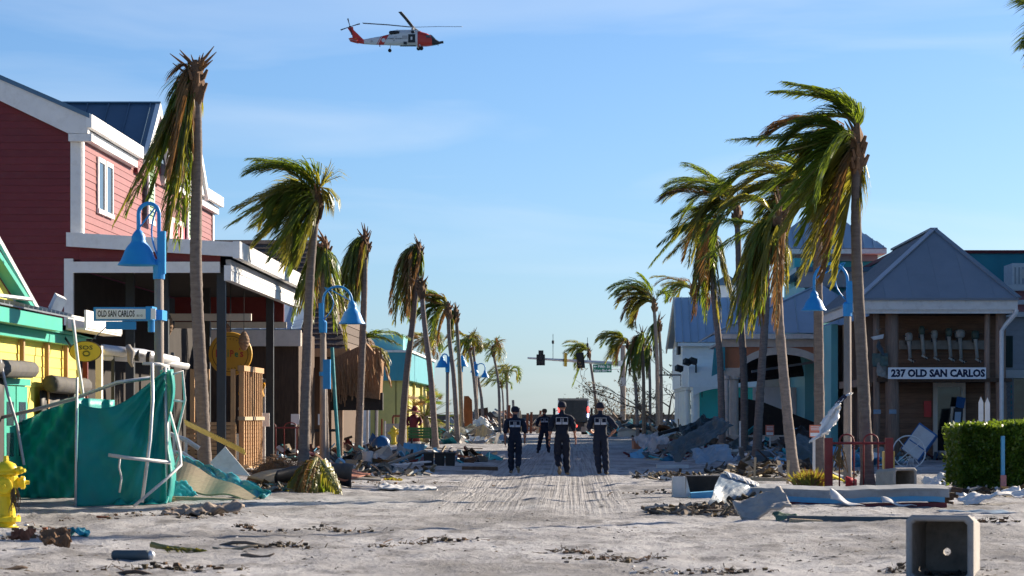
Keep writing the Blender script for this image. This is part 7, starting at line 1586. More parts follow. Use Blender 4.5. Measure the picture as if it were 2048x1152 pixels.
# left middle distance
for k, px in enumerate((857, 879, 900)):
    d = D(933); lab = ('left', 'middle', 'right')[k] + ' one of three black bins standing in a row on the road'
    t = thing('black_bin', lab, 'bin', (X(px, d), d, 0), 'three black bins'); w_ = 0.13
    MB().slab([(X(px, d) - w_, d, -0.02), (X(px, d) + w_, d, -0.02), (X(px, d) + w_ * 1.12, d, 0.38), (X(px, d) - w_ * 1.12, d, 0.38)], (0, 0.3, 0)).build('body', M['black'], t)
    MB().box(X(px, d) - w_ * 1.25, X(px, d) + w_ * 1.25, d - 0.03, d + 0.33, 0.382, 0.42).build('rim', M['steel'], t)
tag(MB().tube([P(843, 907, 83.3), P(905, 905, 83.3)], 0.02, 6).build('bin_handle_bar', M['steel']), 'thin dark bar lying across the three black bins', 'bar')
bk = thing('white_bucket', 'white bucket standing left of the three black bins', 'bucket', (X(735, 85), 85, 0))
MB().lathe([(0.14, -0.02), (0.17, 0.36), (0.18, 0.37), (0.18, 0.40), (0.165, 0.40), (0.13, 0.03)], (X(735, 85), 85, gz(X(735, 85), 85)), 18, close=False).build('pail', M['palewhite'], bk, smooth=False)
dr_ = thing('blue_drum', 'round blue plastic drum lying beside the spiky stub palm', 'drum', (X(760, 112), 112, 0))
MB().lathe([(0.2, -0.34), (0.31, -0.3), (0.33, 0), (0.31, 0.3), (0.2, 0.34)], (X(760, 112), 112, 0.33), 20, rot(72, 0, 24)).build('shell', M['plasticblue'], dr_, smooth=True)
MB().lathe([(0.335, -0.02), (0.345, 0), (0.335, 0.02)], (X(760, 112), 112, 0.33), 20, rot(72, 0, 24), close=False).build('hoop', M['plasticblue'], dr_)
sheet_thing('crumpled_blue_tarp', 'crumpled dark blue tarp draped in front of the blue drum', 'tarp', 741, 903, 0.9, 0.8, rot(18, -38, 10), M['plasticblue'], 0.3, 5)
sheet_thing('black_rubbish_bag', 'black rubbish bag slumped below the blue drum', 'bag', 750, 909, 0.55, 0.5, rot(-30, 10, 10), M['blacksheet'], 0.35, 6)
for k, (px, y) in enumerate(((734, 0.55), (753, 0.6), (763, 0.45), (769, 0.42))):
    lab = ('leftmost', 'second', 'third', 'rightmost')[k] + ' upright stake behind the blue drum, counted from the left'
    tag(MB().bar((X(px, 125), 125, -0.05), (X(px, 125) + 0.02, 125, Z((812, 812, 838, 842)[k], 125)), 0.1 if k < 2 else 0.08).build('upright_stake', M[('palewhite', 'palewhite', 'rust', 'palewhite')[k]]), lab, 'stake', 'stakes behind the drum')
sheet_thing('mattress', 'dirty cream mattress lying on the road beyond the white bucket', 'mattress', 805, 905, 1.0, 1.6, rot(4, 2, 6), M['cream'], 0.05, 3, thick=0.12, smooth=True)
plank_thing('fallen_door_leaf', 'white door panel lying flat left of the three black bins', 'door', 822, 934, 1.1, 0.6, 0.04, 14, -6, M['palewhite'])
plank_thing('loose_plank', 'pale plank propped up on the white door panel', 'plank', 800, 938, 1.7, 0.14, 0.05, 38, -16, M['greylumber'])
plank_thing('loose_plank', 'long grey plank lying across the left road beyond the bench', 'plank', 890, 898, 3.4, 0.22, 0.06, 3, 0.5, M['lumber'])
plank_thing('loose_plank', 'dark driftwood log near the three black bins', 'plank', 960, 938, 1.0, 0.13, 0.1, -8, 1, M['darkwood'])
heap('rubble of boards and wet rags left of the three black bins', 770, 925, 3.0, 9, 0.35, 150, 71)
heap('flat scattered debris on the shaded road at left', 850, 918, 5.0, 22, 0.10, 190, 78, None, (0.1, 0.7))
heap('small scraps along the left kerb beyond the fallen palm crown', 740, 950, 3.4, 9, 0.12, 170, 79, ['greylumber', 'twig', 'lumber', 'palewhite', 'darkwood', 'drybrown', 'slate'], (0.08, 0.45))
heap('rubble strewn under the tavern and left palms', 655, 905, 3.4, 14, 0.55, 230, 72)
heap('rubble along the left kerb by the red guard rail', 560, 920, 3.0, 9, 0.45, 170, 73)
heap('dark rubble inside the porch of the red building', 400, 905, 3.6, 9, 0.9, 170, 74, ['darkwood', 'blacksheet', 'lumber', 'steel', 'greylumber', 'pine'])
heap('rubble heap with white sheets on the left beyond the bench', 925, 886, 4.4, 16, 1.1, 330, 75, ['palewhite', 'bluesheet', 'offwhite', 'greylumber', 'slate', 'lumber', 'aqua', 'concrete'], (0.3, 1.3))
heap('long rubble bank of broken lumber near the beach on the left', 985, 862, 10, 40, 2.6, 520, 76, ['greylumber', 'offwhite', 'slate', 'lumber', 'darkwood', 'bluesheet', 'concrete', 'rust'], (0.4, 2.2))
heap('rubble bank across the street end behind the walkers', 1060, 856, 9, 30, 2.0, 420, 77, ['greylumber', 'slate', 'darkwood', 'concrete', 'offwhite', 'aqua'], (0.4, 2.0))
rc = thing('red_cooler', 'red box cooler in front of the left rubble heap', 'cooler', (X(949, 168), 167, 0))
MB().box(X(939, 167), X(960, 167), 166.7, 167.3, 0, 0.48).build('tub', M['plasticred'], rc); MB().box(X(938, 167), X(961, 167), 166.66, 167.34, 0.485, 0.57).build('lid', M['plasticred'], rc)
plank_thing('green_board', 'flat green painted board below the red cooler', 'board', 935, 887, 2.2, 0.5, 0.08, 3, 2, M['bench'], roll=20)
tag(MB().slab([P(926, 870, 172), P(946, 866, 172), P(944, 800, 172), P(937, 792, 172), P(928, 792, 172)], (0, 0.08, 0)).build('standing_plywood', M['rust']), 'tall brown plywood sheet standing upright by the far lamps', 'board')
sheet_thing('tipped_panel', 'broken white wall panel tipped on the left rubble heap', 'panel', 962, 878, 1.3, 1.5, rot(38, -24, 20), M['offwhite'], 0.3, 9, thick=0.05)
sheet_thing('fallen_roof_sheet', 'long grey roof sheet slumped over the far left rubble', 'roof sheet', 975, 858, 5.0, 3.4, rot(16, -12, 8), M['greylumber'], 0.35, 11, thick=0.08, lift=0.9)
rr = random.Random(31)
for k in range(9):
    px = 1018 + k * 9 + rr.uniform(-3, 3); d = 250 + rr.uniform(-6, 6); h = rr.uniform(1.9, 3.4) if k < 4 else rr.uniform(1.6, 2.1)
    tag(MB().bar((X(px, d), d, -0.1), (X(px, d) + rr.uniform(-.25, .35), d, h), 0.22, 0.22).build('broken_piling', M[rr.choice(['rust', 'lumber', 'greylumber'])]), ('leftmost', 'second', 'third', 'fourth', 'fifth', 'sixth', 'seventh', 'eighth', 'rightmost')[k] + ' broken wooden piling in the far rubble bank, counted from left', 'piling', 'broken pilings near the beach')
sw_ = tag(MB().box(-60, 45, 296, 297, -1.0, 1.72).build('sea_defence', mat('sea_wall_brown', (0.15, 0.115, 0.09), 0.9, 0.35, 1.5, dirt=0.3)), 'low brown sea wall closing the end of the street', 'sea wall')
# palmetto with dead fans
pm = thing('palmetto', 'low palmetto with stiff fan leaves beside the yellow teal shop', 'palmetto', (X(850, 152), 152, 0)); rr = random.Random(44)
MB().tube([(X(852, 152), 152, -0.1), (X(854, 152), 152, 0.9), (X(850, 152), 152, 1.5)], [0.22, 0.2, 0.16], 9).build('trunk', M['bark'], pm)
for k in range(46):
    o = Vector((X(850, 152), 152, 1.45)); a = rr.uniform(0, 6.28); el = rr.uniform(-0.5, 1.3); v = Vector((math.cos(a) * math.cos(el), math.sin(a) * math.cos(el), math.sin(el))); L = rr.uniform(0.7, 1.5); c = o + v * L
    mb = MB().tube([o, c], [0.02, 0.012], 4); s_ = v.cross(Vector((0, 0, 1))); s_ = s_.normalized() if s_.length > .1 else Vector((1, 0, 0)); n_ = s_.cross(v)
    for j in range(11):
        b = -1.25 + 2.5 * j / 10; e = c + (v * math.cos(b) + s_ * math.sin(b)) * rr.uniform(.45, .65) + Vector((0, 0, -0.12)); w_ = (s_ * math.cos(b) - v * math.sin(b)) * 0.035
        mb.add([c, c.lerp(e, .5) + w_, e, c.lerp(e, .5) - w_], [(0, 1, 2, 3)])
    mb.build('fan_leaf', M[rr.choice(['frond', 'frond', 'frond2', 'frond3'])], pm)

# ---- stripped shrubs near the street end
def bare_tree(label, px, d, h, seed, n=5, leaves=120, spread=0.8):
    rng = random.Random(seed); x = X(px, d); t = thing('stripped_tree', label, 'tree', (x, d, 0), 'storm stripped trees'); mb = MB(); tips = []
    def grow(p, v, L, r, depth):
        pts = [p]; q = p
        for i in range(4):
            v = (v + Vector((rng.gauss(0, .22), rng.gauss(0, .22), rng.gauss(0.03, .15)))).normalized(); q = q + v * L / 4; pts.append(q)
        mb.tube(pts, [r, r * .9, r * .8, r * .7, r * .55], 5)
        if depth == 0: tips.extend(pts[2:]); return
        for k in range(rng.randint(2, 3)):
            a = Vector((rng.gauss(0, spread), rng.gauss(0, spread), rng.gauss(.25, .5))); grow(pts[rng.randint(2, 4)], (v + a).normalized(), L * rng.uniform(.55, .8), r * 0.55, depth - 1)
    for k in range(n): grow(Vector((x + rng.uniform(-.4, .4), d + rng.uniform(-.4, .4), -0.1)), Vector((rng.gauss(-.3, .5), rng.gauss(0, .4), 1)).normalized(), h * rng.uniform(.35, .55), 0.05 * h / 4, 3)
    mb.build('branches', M['twig'], t)
    lf = MB()
    for k in range(leaves):
        p = rng.choice(tips) + Vector((rng.gauss(0, .12), rng.gauss(0, .12), rng.gauss(0, .12))); v = Vector((rng.gauss(0, 1), rng.gauss(0, 1), rng.gauss(0, 1))).normalized(); s_ = v.cross(Vector((0.3, 0.2, 1))).normalized(); L = rng.uniform(.14, .28)
        lf.add([p, p + v * L * .5 + s_ * L * .3, p + v * L, p + v * L * .5 - s_ * L * .3], [(0, 1, 2, 3)])
    if leaves: o = lf.build('leaves', M['drybrown'], t); o['kind'] = 'stuff'
bare_tree('storm stripped shrub left of the concrete signal pole', 1200, 236, 4.0, 3, 6, 420)
bare_tree('storm stripped tree behind the concrete signal pole', 1262, 240, 5.5, 4, 5, 420)
bare_tree('storm stripped tree standing beside the white house', 1338, 192, 7.5, 6, 5, 500, 0.6)
bare_tree('storm stripped shrub between far right palm trunks', 1296, 215, 4.0, 8, 5, 300)

# ---- right middle distance wreckage
heap('rubble heap of dark sheets below the far right palms', 1262, 872, 5.0, 26, 1.5, 420, 81, ['slate', 'blacksheet', 'bluesheet', 'greylumber', 'aqua', 'darkwood', 'offwhite', 'slate'], (0.4, 1.9))
heap('rubble heap in front of the white house colonnade', 1385, 880, 4.6, 22, 0.9, 380, 82, ['slate', 'blacksheet', 'darkwood', 'greylumber', 'maroon', 'bluesheet'], (0.3, 1.6))
heap('rubble scattered in front of the arched pavilion', 1500, 905, 5.0, 14, 0.75, 330, 83, ['slate', 'greylumber', 'bluesheet', 'palewhite', 'darkwood', 'aqua', 'lumber', 'blacksheet'], (0.2, 1.0))
heap('small rubble and sticks along the right kerb', 1560, 950, 3.8, 12, 0.32, 360, 84, ['lumber', 'greylumber', 'twig', 'darkwood', 'palewhite', 'weed', 'drybrown'], (0.08, 0.5))
heap('rubble on the porch floor of the address house', 1830, 918, 4.6, 7, 0.55, 260, 85, ['slate', 'blacksheet', 'plasticblue', 'greylumber', 'offwhite', 'lumber', 'maroon'], (0.12, 0.6))
heap('rubble between the red guard rail and the address house', 1660, 925, 4.4, 16, 0.55, 260, 86, ['bluesheet', 'slate', 'skyblue', 'greylumber', 'palewhite', 'aqua', 'darkwood'], (0.2, 0.9))
heap('flat scattered debris on the shaded road at right', 1400, 915, 5.0, 20, 0.12, 170, 87, None, (0.1, 0.7))
heap('scraps and twigs below the hedge', 1960, 990, 2.6, 5, 0.14, 200, 88, ['twig', 'drybrown', 'weed', 'palewhite', 'greylumber'], (0.05, 0.25))
for k, (lab, px, py, w_, l_, R_, mm, amp, th) in enumerate((
        ('pale blue metal sheet topping the far right rubble heap', 1330, 866, 2.6, 1.4, rot(14, -6, 8), 'bluesheet', 0.3, 0.03), ('long grey corrugated sheet lying across the far right rubble', 1290, 876, 2.8, 1.2, rot(-6, 4, 4), 'slate', 0.22, 0.05),
        ('crumpled white sheet on the road edge below far right rubble', 1302, 907, 1.1, 1.2, rot(18, -10, 20), 'palewhite', 0.4, 0.02), ('big dark crumpled tarp hanging before the white house', 1405, 892, 2.2, 1.3, rot(48, -8, 6), 'slate', 0.5, 0.03),
        ('second dark crumpled tarp left of the pavilion column', 1430, 888, 1.9, 1.2, rot(50, 20, -8), 'slate', 0.45, 0.03), ('grey rolled carpet lying on the rubble edge at right', 1380, 905, 2.6, 1.0, rot(12, -5, 6), 'greylumber', 0.2, 0.12),
        ('folded pale blue sheet leaning at the dark curved palm foot', 1425, 932, 1.1, 0.9, rot(34, -12, 6), 'bluesheet', 0.16, 0.02), ('bent slate roof sheet beside the dark curved palm foot', 1396, 926, 2.2, 1.0, rot(20, -28, 22), 'slate', 0.2, 0.03),
        ('grey tilted board between the right sign posts', 1522, 905, 0.8, 0.7, rot(40, 6, 10), 'greytrim', 0.06, 0.05), ('blue crumpled cover behind the leaning right palm', 1610, 918, 1.3, 1.1, rot(38, 22, 18), 'skyblue', 0.4, 0.02),
        ('black chair shell tipped behind the leaning right palm', 1600, 924, 1.1, 1.0, rot(52, -24, 30), 'blacksheet', 0.3, 0.06), ('sagging grey sheet leaning by the right lamp pole foot', 1618, 940, 1.0, 0.9, rot(44, 30, 0), 'slate', 0.18, 0.02))):
    sheet_thing('wrecked_sheet', lab, 'sheet', px, py, w_, l_, R_, M[mm], amp, 20 + k, thick=th, lift=0.55 if k < 2 else 0)
plank_thing('fallen_rafter', 'long dark roof beam slanting over rubble before the white house', 'beam', 1395, 885, 5.6, 0.3, 0.2, 6, -15, M['blacksheet'], lift=0.3)
plank_thing('fallen_rafter', 'long pale beam lying on shaded road at right', 'beam', 1405, 917, 3.6, 0.22, 0.1, 14, -3, M['greylumber'])
plank_thing('toppled_counter', 'white toppled counter behind the right sign posts', 'counter', 1508, 905, 3.2, 0.9, 0.75, 2, 0, M['cream'])
plank_thing('toppled_cabinet', 'orange sided toppled cabinet in the far right rubble', 'cabinet', 1290, 898, 1.1, 0.7, 0.55, 8, 0, M['stucco'])
plank_thing('loose_plank', 'white plank beside shaded road puddle at right', 'plank', 1345, 936, 0.9, 0.3, 0.1, 4, 0, M['palewhite'])
tag(MB().lathe([(0.3, -0.02), (0.28, 0.05), (0.1, 0.1)], (X(1563, 98), 98, 0.02), 14).build('white_basin', M['palewhite']), 'upturned white basin in front of the arched pavilion', 'basin')
tag(MB().box(X(1300, 186), X(1345, 186), 186, 186.1, 0.9, 1.15).build('red_barrier_board', M['plasticred']), 'red barrier board glimpsed left of the white colonnade', 'barrier') if False else None

# ---- right foreground wreckage
fp = thing('fallen_sign_panel', 'long fallen blue-grey sign panel with maroon underside at the right kerb', 'panel', (X(1700, 46), 46, 0))
a, b = G(1470, 1013), G(1905, 1018); a.y = 45.6; b.y = 45.0; a.x = X(1470, 45.6); b.x = X(1898, 45.0)
wob = lambda u: 0.02 * math.sin(u * 8 + 1) + 0.012 * fbm(u * 9, 0, 1)
MB().sheet(lambda u, v: a.lerp(b, u) + Vector((0.03 * fbm(v * 7, u * 3), 0.55 * v + 0.05 * math.sin(u * 6), 0.285 + 0.05 * v + wob(u))), 46, 6, 0.03).build('top_face', M['panelgrey'], fp)
MB().sheet(lambda u, v: a.lerp(b, u) + Vector((0, -0.012 + 0.02 * math.sin(u * 11) * (1 - v), 0.15 + 0.13 * v + wob(u))), 46, 3, 0.02).build('grey_band', M['panelgrey'], fp)
MB().sheet(lambda u, v: a.lerp(b, 0.06 + 0.92 * u) + Vector((0, -0.03 + 0.015 * math.sin(u * 13), 0.07 + 0.085 * v + wob(u))), 46, 3, 0.02).build('blue_band', M['skyblue'], fp)
MB().sheet(lambda u, v: a.lerp(b, 0.2 + 0.79 * u) + Vector((0, -0.01, -0.02 + 0.085 * v + 0.5 * wob(u))), 40, 3, 0.03).build('maroon_frame', M['maroon'], fp)
eb = MB(); rr = random.Random(3)
for k in range(26): eb.obox((b.x - 0.1 + rr.gauss(0, .12), 45.1 + rr.uniform(-.05, .4), 0.05 + rr.uniform(0, .22)), (rr.uniform(.1, .28), .06, rr.uniform(.03, .08)), rot(rr.gauss(0, 12), rr.gauss(0, 14), rr.gauss(0, 12)))
eb.build('splintered_end', M['darkwood'], fp)
def flap(px, nm, h):
    x = X(px, 44.9); MB().sheet(lambda u, v: (x + 0.55 * (u - 0.2) , 44.85 - 0.2 * v, 0.02 + h * (1 - u) ** 1.6 * (1 - abs(v - .4)) + 0.02 * math.sin(u * 9)), 16, 8, 0.01).build(nm, M['palewhite'], fp, smooth=True)
flap(1672, 'torn_white_flap', 0.30); flap(1775, 'torn_white_flap', 0.16)
ss = thing('crumpled_silver_sheet', 'crumpled silver-blue metal sheet standing on the right kerb', 'sheet', (X(1455, 45), 45, 0))
def sil(u, v):
    bot = Vector((X(1405, 44.6), 44.6, 0.0)).lerp(Vector((X(1465, 45.2), 45.2, 0.0)), u); top = Vector((X(1448, 45.6), 45.6, Z(946, 45.6))).lerp(Vector((X(1514, 45.8), 45.8, Z(968, 45.8))), u)
    return bot.lerp(top, v) + Vector((0.04 * math.sin(v * 6 + u * 4), -0.16 * math.sin(math.pi * v) + 0.04 * abs(u - 0.55) + 0.03 * abs(v - 0.6 - 0.3 * u), 0.03 * fbm(u * 3, v * 3)))
MB().sheet(sil, 22, 18, 0.012).build('sheet_face', M['bluesheet'], ss, smooth=False)
MB().sheet(lambda u, v: sil(u, 1.0) + Vector((0.07 * v + 0.02 * fbm(u * 9, v * 3), -0.12 * v, 0.02 - 0.09 * v * v + 0.03 * fbm(u * 11, v * 2) * v)), 24, 6, 0.012).build('folded_lip', M['palewhite'], ss, smooth=False)
wb = thing('white_box', 'white open box at the left end of the right kerb wreckage', 'box', (X(1358, 51), 51, 0)); d = 50.6
MB().box(X(1345, d), X(1371, d), d, d + 0.03, 0.0, 0.37).box(X(1345, d), X(1345, d) + 0.03, d + 0.03, d + 0.4, 0, 0.37).box(X(1371, d) - 0.03, X(1371, d), d + 0.03, d + 0.4, 0, 0.37).box(X(1345, d), X(1371, d), d + 0.4, d + 0.43, 0, 0.37).build('sides', M['palewhite'], wb)
MB().slab([(X(1371, d), d - 0.01, 0), (X(1371, d) + 0.1, d + 0.02, 0.02), (X(1373, d), d - 0.02, 0.36)], (0, 0.012, 0)).build('flap', M['palewhite'], wb)
plank_thing('black_cabinet', 'long black cabinet lying behind the silver-blue sheet', 'cabinet', 1420, 984, 0.95, 0.7, 0.36, 2, 0, M['blacksheet'])
plank_thing('blue_board', 'sky blue board lying below the black cabinet', 'board', 1412, 994, 0.6, 0.5, 0.12, 4, -4, M['skyblue'])
plank_thing('white_fridge_door', 'white appliance door lying between the two thin stakes', 'door', 1530, 984, 0.95, 0.6, 0.15, 2, 0, M['palewhite'])
plank_thing('loose_plank', 'long lumber beam behind the white appliance door', 'plank', 1500, 972, 1.7, 0.14, 0.07, 1, 1, M['lumber'], lift=0.12)
plank_thing('long_pipe', 'long grey pipe half buried on the sand at right', 'pipe', 1700, 1042, 1.75, 0.07, 0.07, -6, 0.5, M['slate'])
plank_thing('loose_plank', 'weathered board with yellow edge near the right pipe', 'plank', 1612, 1044, 0.42, 0.25, 0.06, 8, 3, M['lumber'])
sheet_thing('mud_covered_bag', 'grey mud covered sack slumped right of the silver-blue sheet', 'sack', 1525, 1034, 0.75, 0.5, rot(26, -14, 8), M['concrete'], 0.16, 41, thick=0.05, smooth=True)
sheet_thing('green_rag', 'dull green rag at the right end of the mud sack', 'rag', 1567, 1040, 0.3, 0.35, rot(18, 14, 12), mat('green_rag', (0.10, 0.17, 0.12), 0.9, 0.3, 4), 0.2, 42, smooth=True)
heap('twigs, shells and splinters around the silver-blue sheet', 1400, 1026, 1.6, 2.0, 0.16, 170, 91, ['twig', 'drybrown', 'lumber', 'greylumber', 'weed', 'twig'], (0.04, 0.22))
heap('grass roots and splinters on the mud sack', 1505, 1016, 0.8, 0.8, 0.3, 120, 92, ['drybrown', 'twig', 'weed', 'fibre'], (0.04, 0.2))
heap('brown twig litter behind the black cabinet', 1340, 958, 1.8, 3.0, 0.14, 150, 93, ['twig', 'drybrown', 'weed', 'lumber', 'palewhite'], (0.05, 0.3))
for px, y0, y1, lab in ((1508, 966, 915, 'thin pale stake left of the leaning right palm'), (1574, 982, 920, 'thin pale stake right behind the white appliance door')):
    g = G(px, y0); tag(MB().bar((g.x, g.y, -0.08), (g.x + 0.03, g.y, Z(y1, g.y)), 0.05).build('thin_stake', M['lumber']), lab, 'stake')
def dry_bush(label, px, py, w_, h, n, seed):
    g = G(px, py); rng = random.Random(seed); t = thing('dry_bush', label, 'bush', (g.x, g.y, 0)); mb = MB(); mb2 = MB()
    for k in range(n):
        a = rng.uniform(0, 6.28); o = Vector((g.x + rng.gauss(0, w_ * .12), g.y + rng.gauss(0, w_ * .1), gz(g.x, g.y) - 0.03)); v = Vector((math.cos(a) * rng.uniform(0.1, .9), math.sin(a) * .6, 1)).normalized(); L = h * rng.uniform(.5, 1.1)
        s_ = v.cross(Vector((0, 1, 0.2))).normalized() * rng.uniform(.010, .02); e = o + v * L + Vector((v.x * .3 * L, 0, -0.25 * L * abs(v.x)))
        (mb if rng.random() < .6 else mb2).add([o - s_ * .6, o + s_ * .6, o.lerp(e, .55) + s_ + Vector((0, 0, .04)), o.lerp(e, .55) - s_ + Vector((0, 0, .04)), e], [(0, 1, 2, 3), (3, 2, 4)])
    mb.build('olive_blades', M['frond2'], t)['kind'] = 'stuff'; mb2.build('dead_blades', M['frond3'], t)['kind'] = 'stuff'
dry_bush('olive and brown spiky plant at the foot of the red rail', 1622, 985, 0.8, 0.48, 420, 5)
dry_bush('small yellow green weed clump on the left road', 785, 962, 0.6, 0.12, 120, 6)
sheet_thing('red_cushion', 'small red cushion at the right lamp pole foot', 'cushion', 1702, 983, 0.22, 0.3, rot(35, 10, 0), M['plasticred'], 0.1, 51, thick=0.08, smooth=True)
sheet_thing('yellow_bottle_crate', 'yellow plastic scrap between rail post and lamp pole', 'scrap', 1670, 972, 0.4, 0.2, rot(10, 20, 20), M['hydrant'], 0.06, 52, thick=0.04, lift=0.1)
tpl = thing('torn_plastic_sheet', 'torn white plastic sheet tied to the right lamp pole and orange sign', 'plastic sheet', P(1665, 840, 60.2))
def tp(path, w0, seed, nm):
    N = len(path)
    def f(u, v):
        q = u * (N - 1); i = min(int(q), N - 2); p = path[i].lerp(path[i + 1], q - i); w_ = w0 * (0.35 + 0.9 * math.sin(math.pi * min(1, 0.1 + 0.85 * u)))
        return p + Vector(((v - .5) * w_ * 0.8 + 0.05 * fbm(u * 9, v * 5, seed), 0.08 * math.sin(v * 9 + u * 7), (v - .5) * w_ * 0.5 + 0.05 * fbm(u * 8, v * 7, seed + 3)))
    MB().sheet(f, 30, 12, 0.004).build(nm, M['signwhite'], tpl, smooth=True)
tp([P(1703, 788, 60.4), P(1690, 792, 60.3), P(1675, 808, 60.2), P(1662, 825, 60.1)], 0.16, 1, 'tied_strip'); tp([P(1670, 815, 60.2), P(1660, 835, 60.1), P(1655, 858, 60), P(1645, 872, 60)], 0.42, 2, 'billowing_sheet'); tp([P(1655, 862, 60), P(1638, 872, 59.9), P(1622, 882, 59.9)], 0.22, 3, 'trailing_corner')
MB().obox(P(1682, 800, 60.2), (0.28, 0.05, 0.09), rot(0, -42, 0)).build('dark_print', M['navyink'], tpl)
hgd = MB(); rr = random.Random(12)
for k in range(22): hgd.tube([P(1680, 890, 53.4) + Vector((rr.gauss(0, .02), rr.gauss(0, .03), 0)), P(1680 + rr.gauss(-2, 5), 915, 53.3), P(1682 + rr.gauss(0, 9), 935 + rr.uniform(0, 12), 53.3)], [0.012, 0.01, 0.004], 4)
tag(hgd.build('hanging_palm_fibre', M['frond3']), 'dry palm fibre hanging from the right red guard rail', 'palm fibre')

# ---- things at the address house
for k, (px, top, bot, mm, ww) in enumerate(((1817, 668, 722, 'motor', 0.22), (1843, 655, 715, 'motorgreen', 0.18), (1868, 663, 719, 'motor', 0.2), (1897, 659, 720, 'motorgreen', 0.2), (1919, 662, 723, 'motor', 0.3), (1950, 664, 722, 'motorgreen', 0.24))):
    dM = FH + 2.0; o = P(px, top, dM); lo = P(px + (4 if k % 2 else 3), bot, dM)
    t = thing('outboard_motor', ('leftmost', 'second', 'third', 'fourth', 'fifth', 'rightmost')[k] + ' old outboard motor hanging from the rail, counted from the left', 'outboard motor', o, 'old outboard motors on the rail')
    MB().lathe([(ww * .35, -0.14), (ww * .55, -0.1), (ww * .6, 0.02), (ww * .5, 0.12), (ww * .2, 0.15)], o + Vector((0, -0.08, -0.1)), 12).build('power_head', M[mm], t, smooth=True)
    MB().tube([o + Vector((0, -0.05, -0.2)), o.lerp(lo, .5) + Vector((0, -0.05, 0)), lo + Vector((0, -0.05, 0.1))], [0.075, 0.055, 0.06], 8).build('leg', M['motor'], t, smooth=True)
    MB().box(o.x - 0.1, o.x + 0.1, dM - 0.02, dM + 0.12, o.z - 0.36, o.z - 0.2).build('clamp', M['steel'], t)
    MB().obox(lo + Vector((0.03, -0.05, 0.02)), (0.22, 0.07, 0.06), rot(0, 30, 0)).build('gear_case', M['motor'], t)
    for j in range(3): MB().obox(lo + Vector((0.1 + 0.05 * math.cos(j * 2.1), -0.1, 0.05 * math.sin(j * 2.1))), (0.07, 0.02, 0.035), rot(0, j * 120, 0)).build('propeller_blade', M['steel'], t)
    MB().bar(o + Vector((0, -0.1, -0.12)), o + Vector((0.2 if k % 2 else -0.2, -0.2, -0.06)), 0.03).build('tiller', M['steel'], t)
bt = thing('model_boat', 'small white model boat hung on the porch corner post', 'model boat', P(1755, 672, FH - 0.1))
MB().slab([P(1742, 674, FH - .1), P(1748, 680, FH - .1), P(1766, 677, FH - .1), P(1768, 668, FH - .1)], (0, 0.18, 0)).build('hull', M['palewhite'], bt)
MB().bar(P(1756, 669, FH), P(1752, 657, FH), 0.03).bar(P(1752, 663, FH), P(1762, 657, FH), 0.02).build('mast', M['greylumber'], bt)
for k, (px, py) in enumerate(((1760, 720), (1764, 742), (1758, 700))):
    t = tag(crumpled(0, 0, 0.5, 0.45, rot(80, 12 * k, 30 * k), 0.18, 60 + k, 0.02, 8).build('hanging_net', M[('motorgreen', 'greylumber', 'slate')[k]], origin=(0, 0, 0)), ('shovel shaped float', 'grey net bundle', 'dark net bundle')[k] + ' hanging on the porch corner post', 'fishing gear')
    t.location = P(px, py, FH - 0.05)
    W[t.name] = t.location.copy()
tc_ = thing('tilted_freezer', 'white and blue freezer tipped over on the house porch', 'freezer', (X(1838, 89), 89, 0)); Rz = rot(0, 36, 0) @ rot(0, 0, -12); c = Vector((X(1838, 89), 89, 0.62))
MB().obox(c, (0.62, 0.6, 0.95), Rz).build('body', M['palewhite'], tc_)
for sx in (-1, 1): MB().obox(c + Rz @ Vector((sx * 0.325, 0, 0)), (0.03, 0.62, 0.97), Rz).build('blue_edge', M['plasticblue'], tc_)
MB().obox(c + Rz @ Vector((0, 0, 0.5)), (0.68, 0.62, 0.05), Rz).build('lid', M['plasticblue'], tc_)
MB().obox(c + Rz @ Vector((0, -0.31, -0.1)), (0.56, 0.02, 0.03), Rz).build('trim_line', M['plasticblue'], tc_)
wf = thing('wire_wheel_frame', 'large round white wire frame with crossed bars before the house', 'wire frame', (X(1818, 76), 76, 0)); c = P(1818, 904, 76); r_ = 0.44
ring = [c + Vector((r_ * math.cos(2 * math.pi * k / 36), 0.12 * math.sin(2 * math.pi * k / 36), r_ * math.sin(2 * math.pi * k / 36))) for k in range(37)]
MB().tube(ring, 0.018, 6).build('hoop', M['palewhite'], wf, smooth=True)
for a_ in (40, 130): MB().bar(c + Vector((r_ * math.cos(math.radians(a_)), 0, r_ * math.sin(math.radians(a_)))), c - Vector((r_ * math.cos(math.radians(a_)), 0, r_ * math.sin(math.radians(a_)))), 0.025).build('cross_bar', M['palewhite'], wf)
for k in range(5): MB().bar(c + Vector((0.05, 0.1, -0.1)), c + Vector((0.05 + 0.3 * math.cos(-2.6 + k * .35), 0.15, -0.1 + 0.3 * math.sin(-2.6 + k * .35))), 0.012).build('spoke', M['alu'], wf)
MB().bar((c.x - 0.3, 76.1, 0), (c.x + 0.35, 76.1, 0.02), 0.03).build('foot', M['palewhite'], wf)
kp = thing('ticket_machine', 'dark ticket machine with pale screen standing on the house porch', 'machine', (X(1918, 93.6), 93.6, 0))
MB().box(X(1897, 93.6), X(1928, 93.6), 93.5, 94, 0.02, 1.0).build('cabinet', M['greytrim'], kp); MB().slab([(X(1904, 93.5), 93.45, 1.0), (X(1924, 93.5), 93.45, 1.0), (X(1928, 93.5), 93.7, 1.75), (X(1910, 93.5), 93.7, 1.75)], (0, 0.15, 0)).build('head', M['black'], kp)
MB().slab([(X(1909, 93.4), 93.43, 1.25), (X(1921, 93.4), 93.43, 1.25), (X(1924, 93.4), 93.6, 1.62), (X(1912, 93.4), 93.6, 1.62)], (0, 0.02, 0)).build('screen', M['bluesheet'], kp)
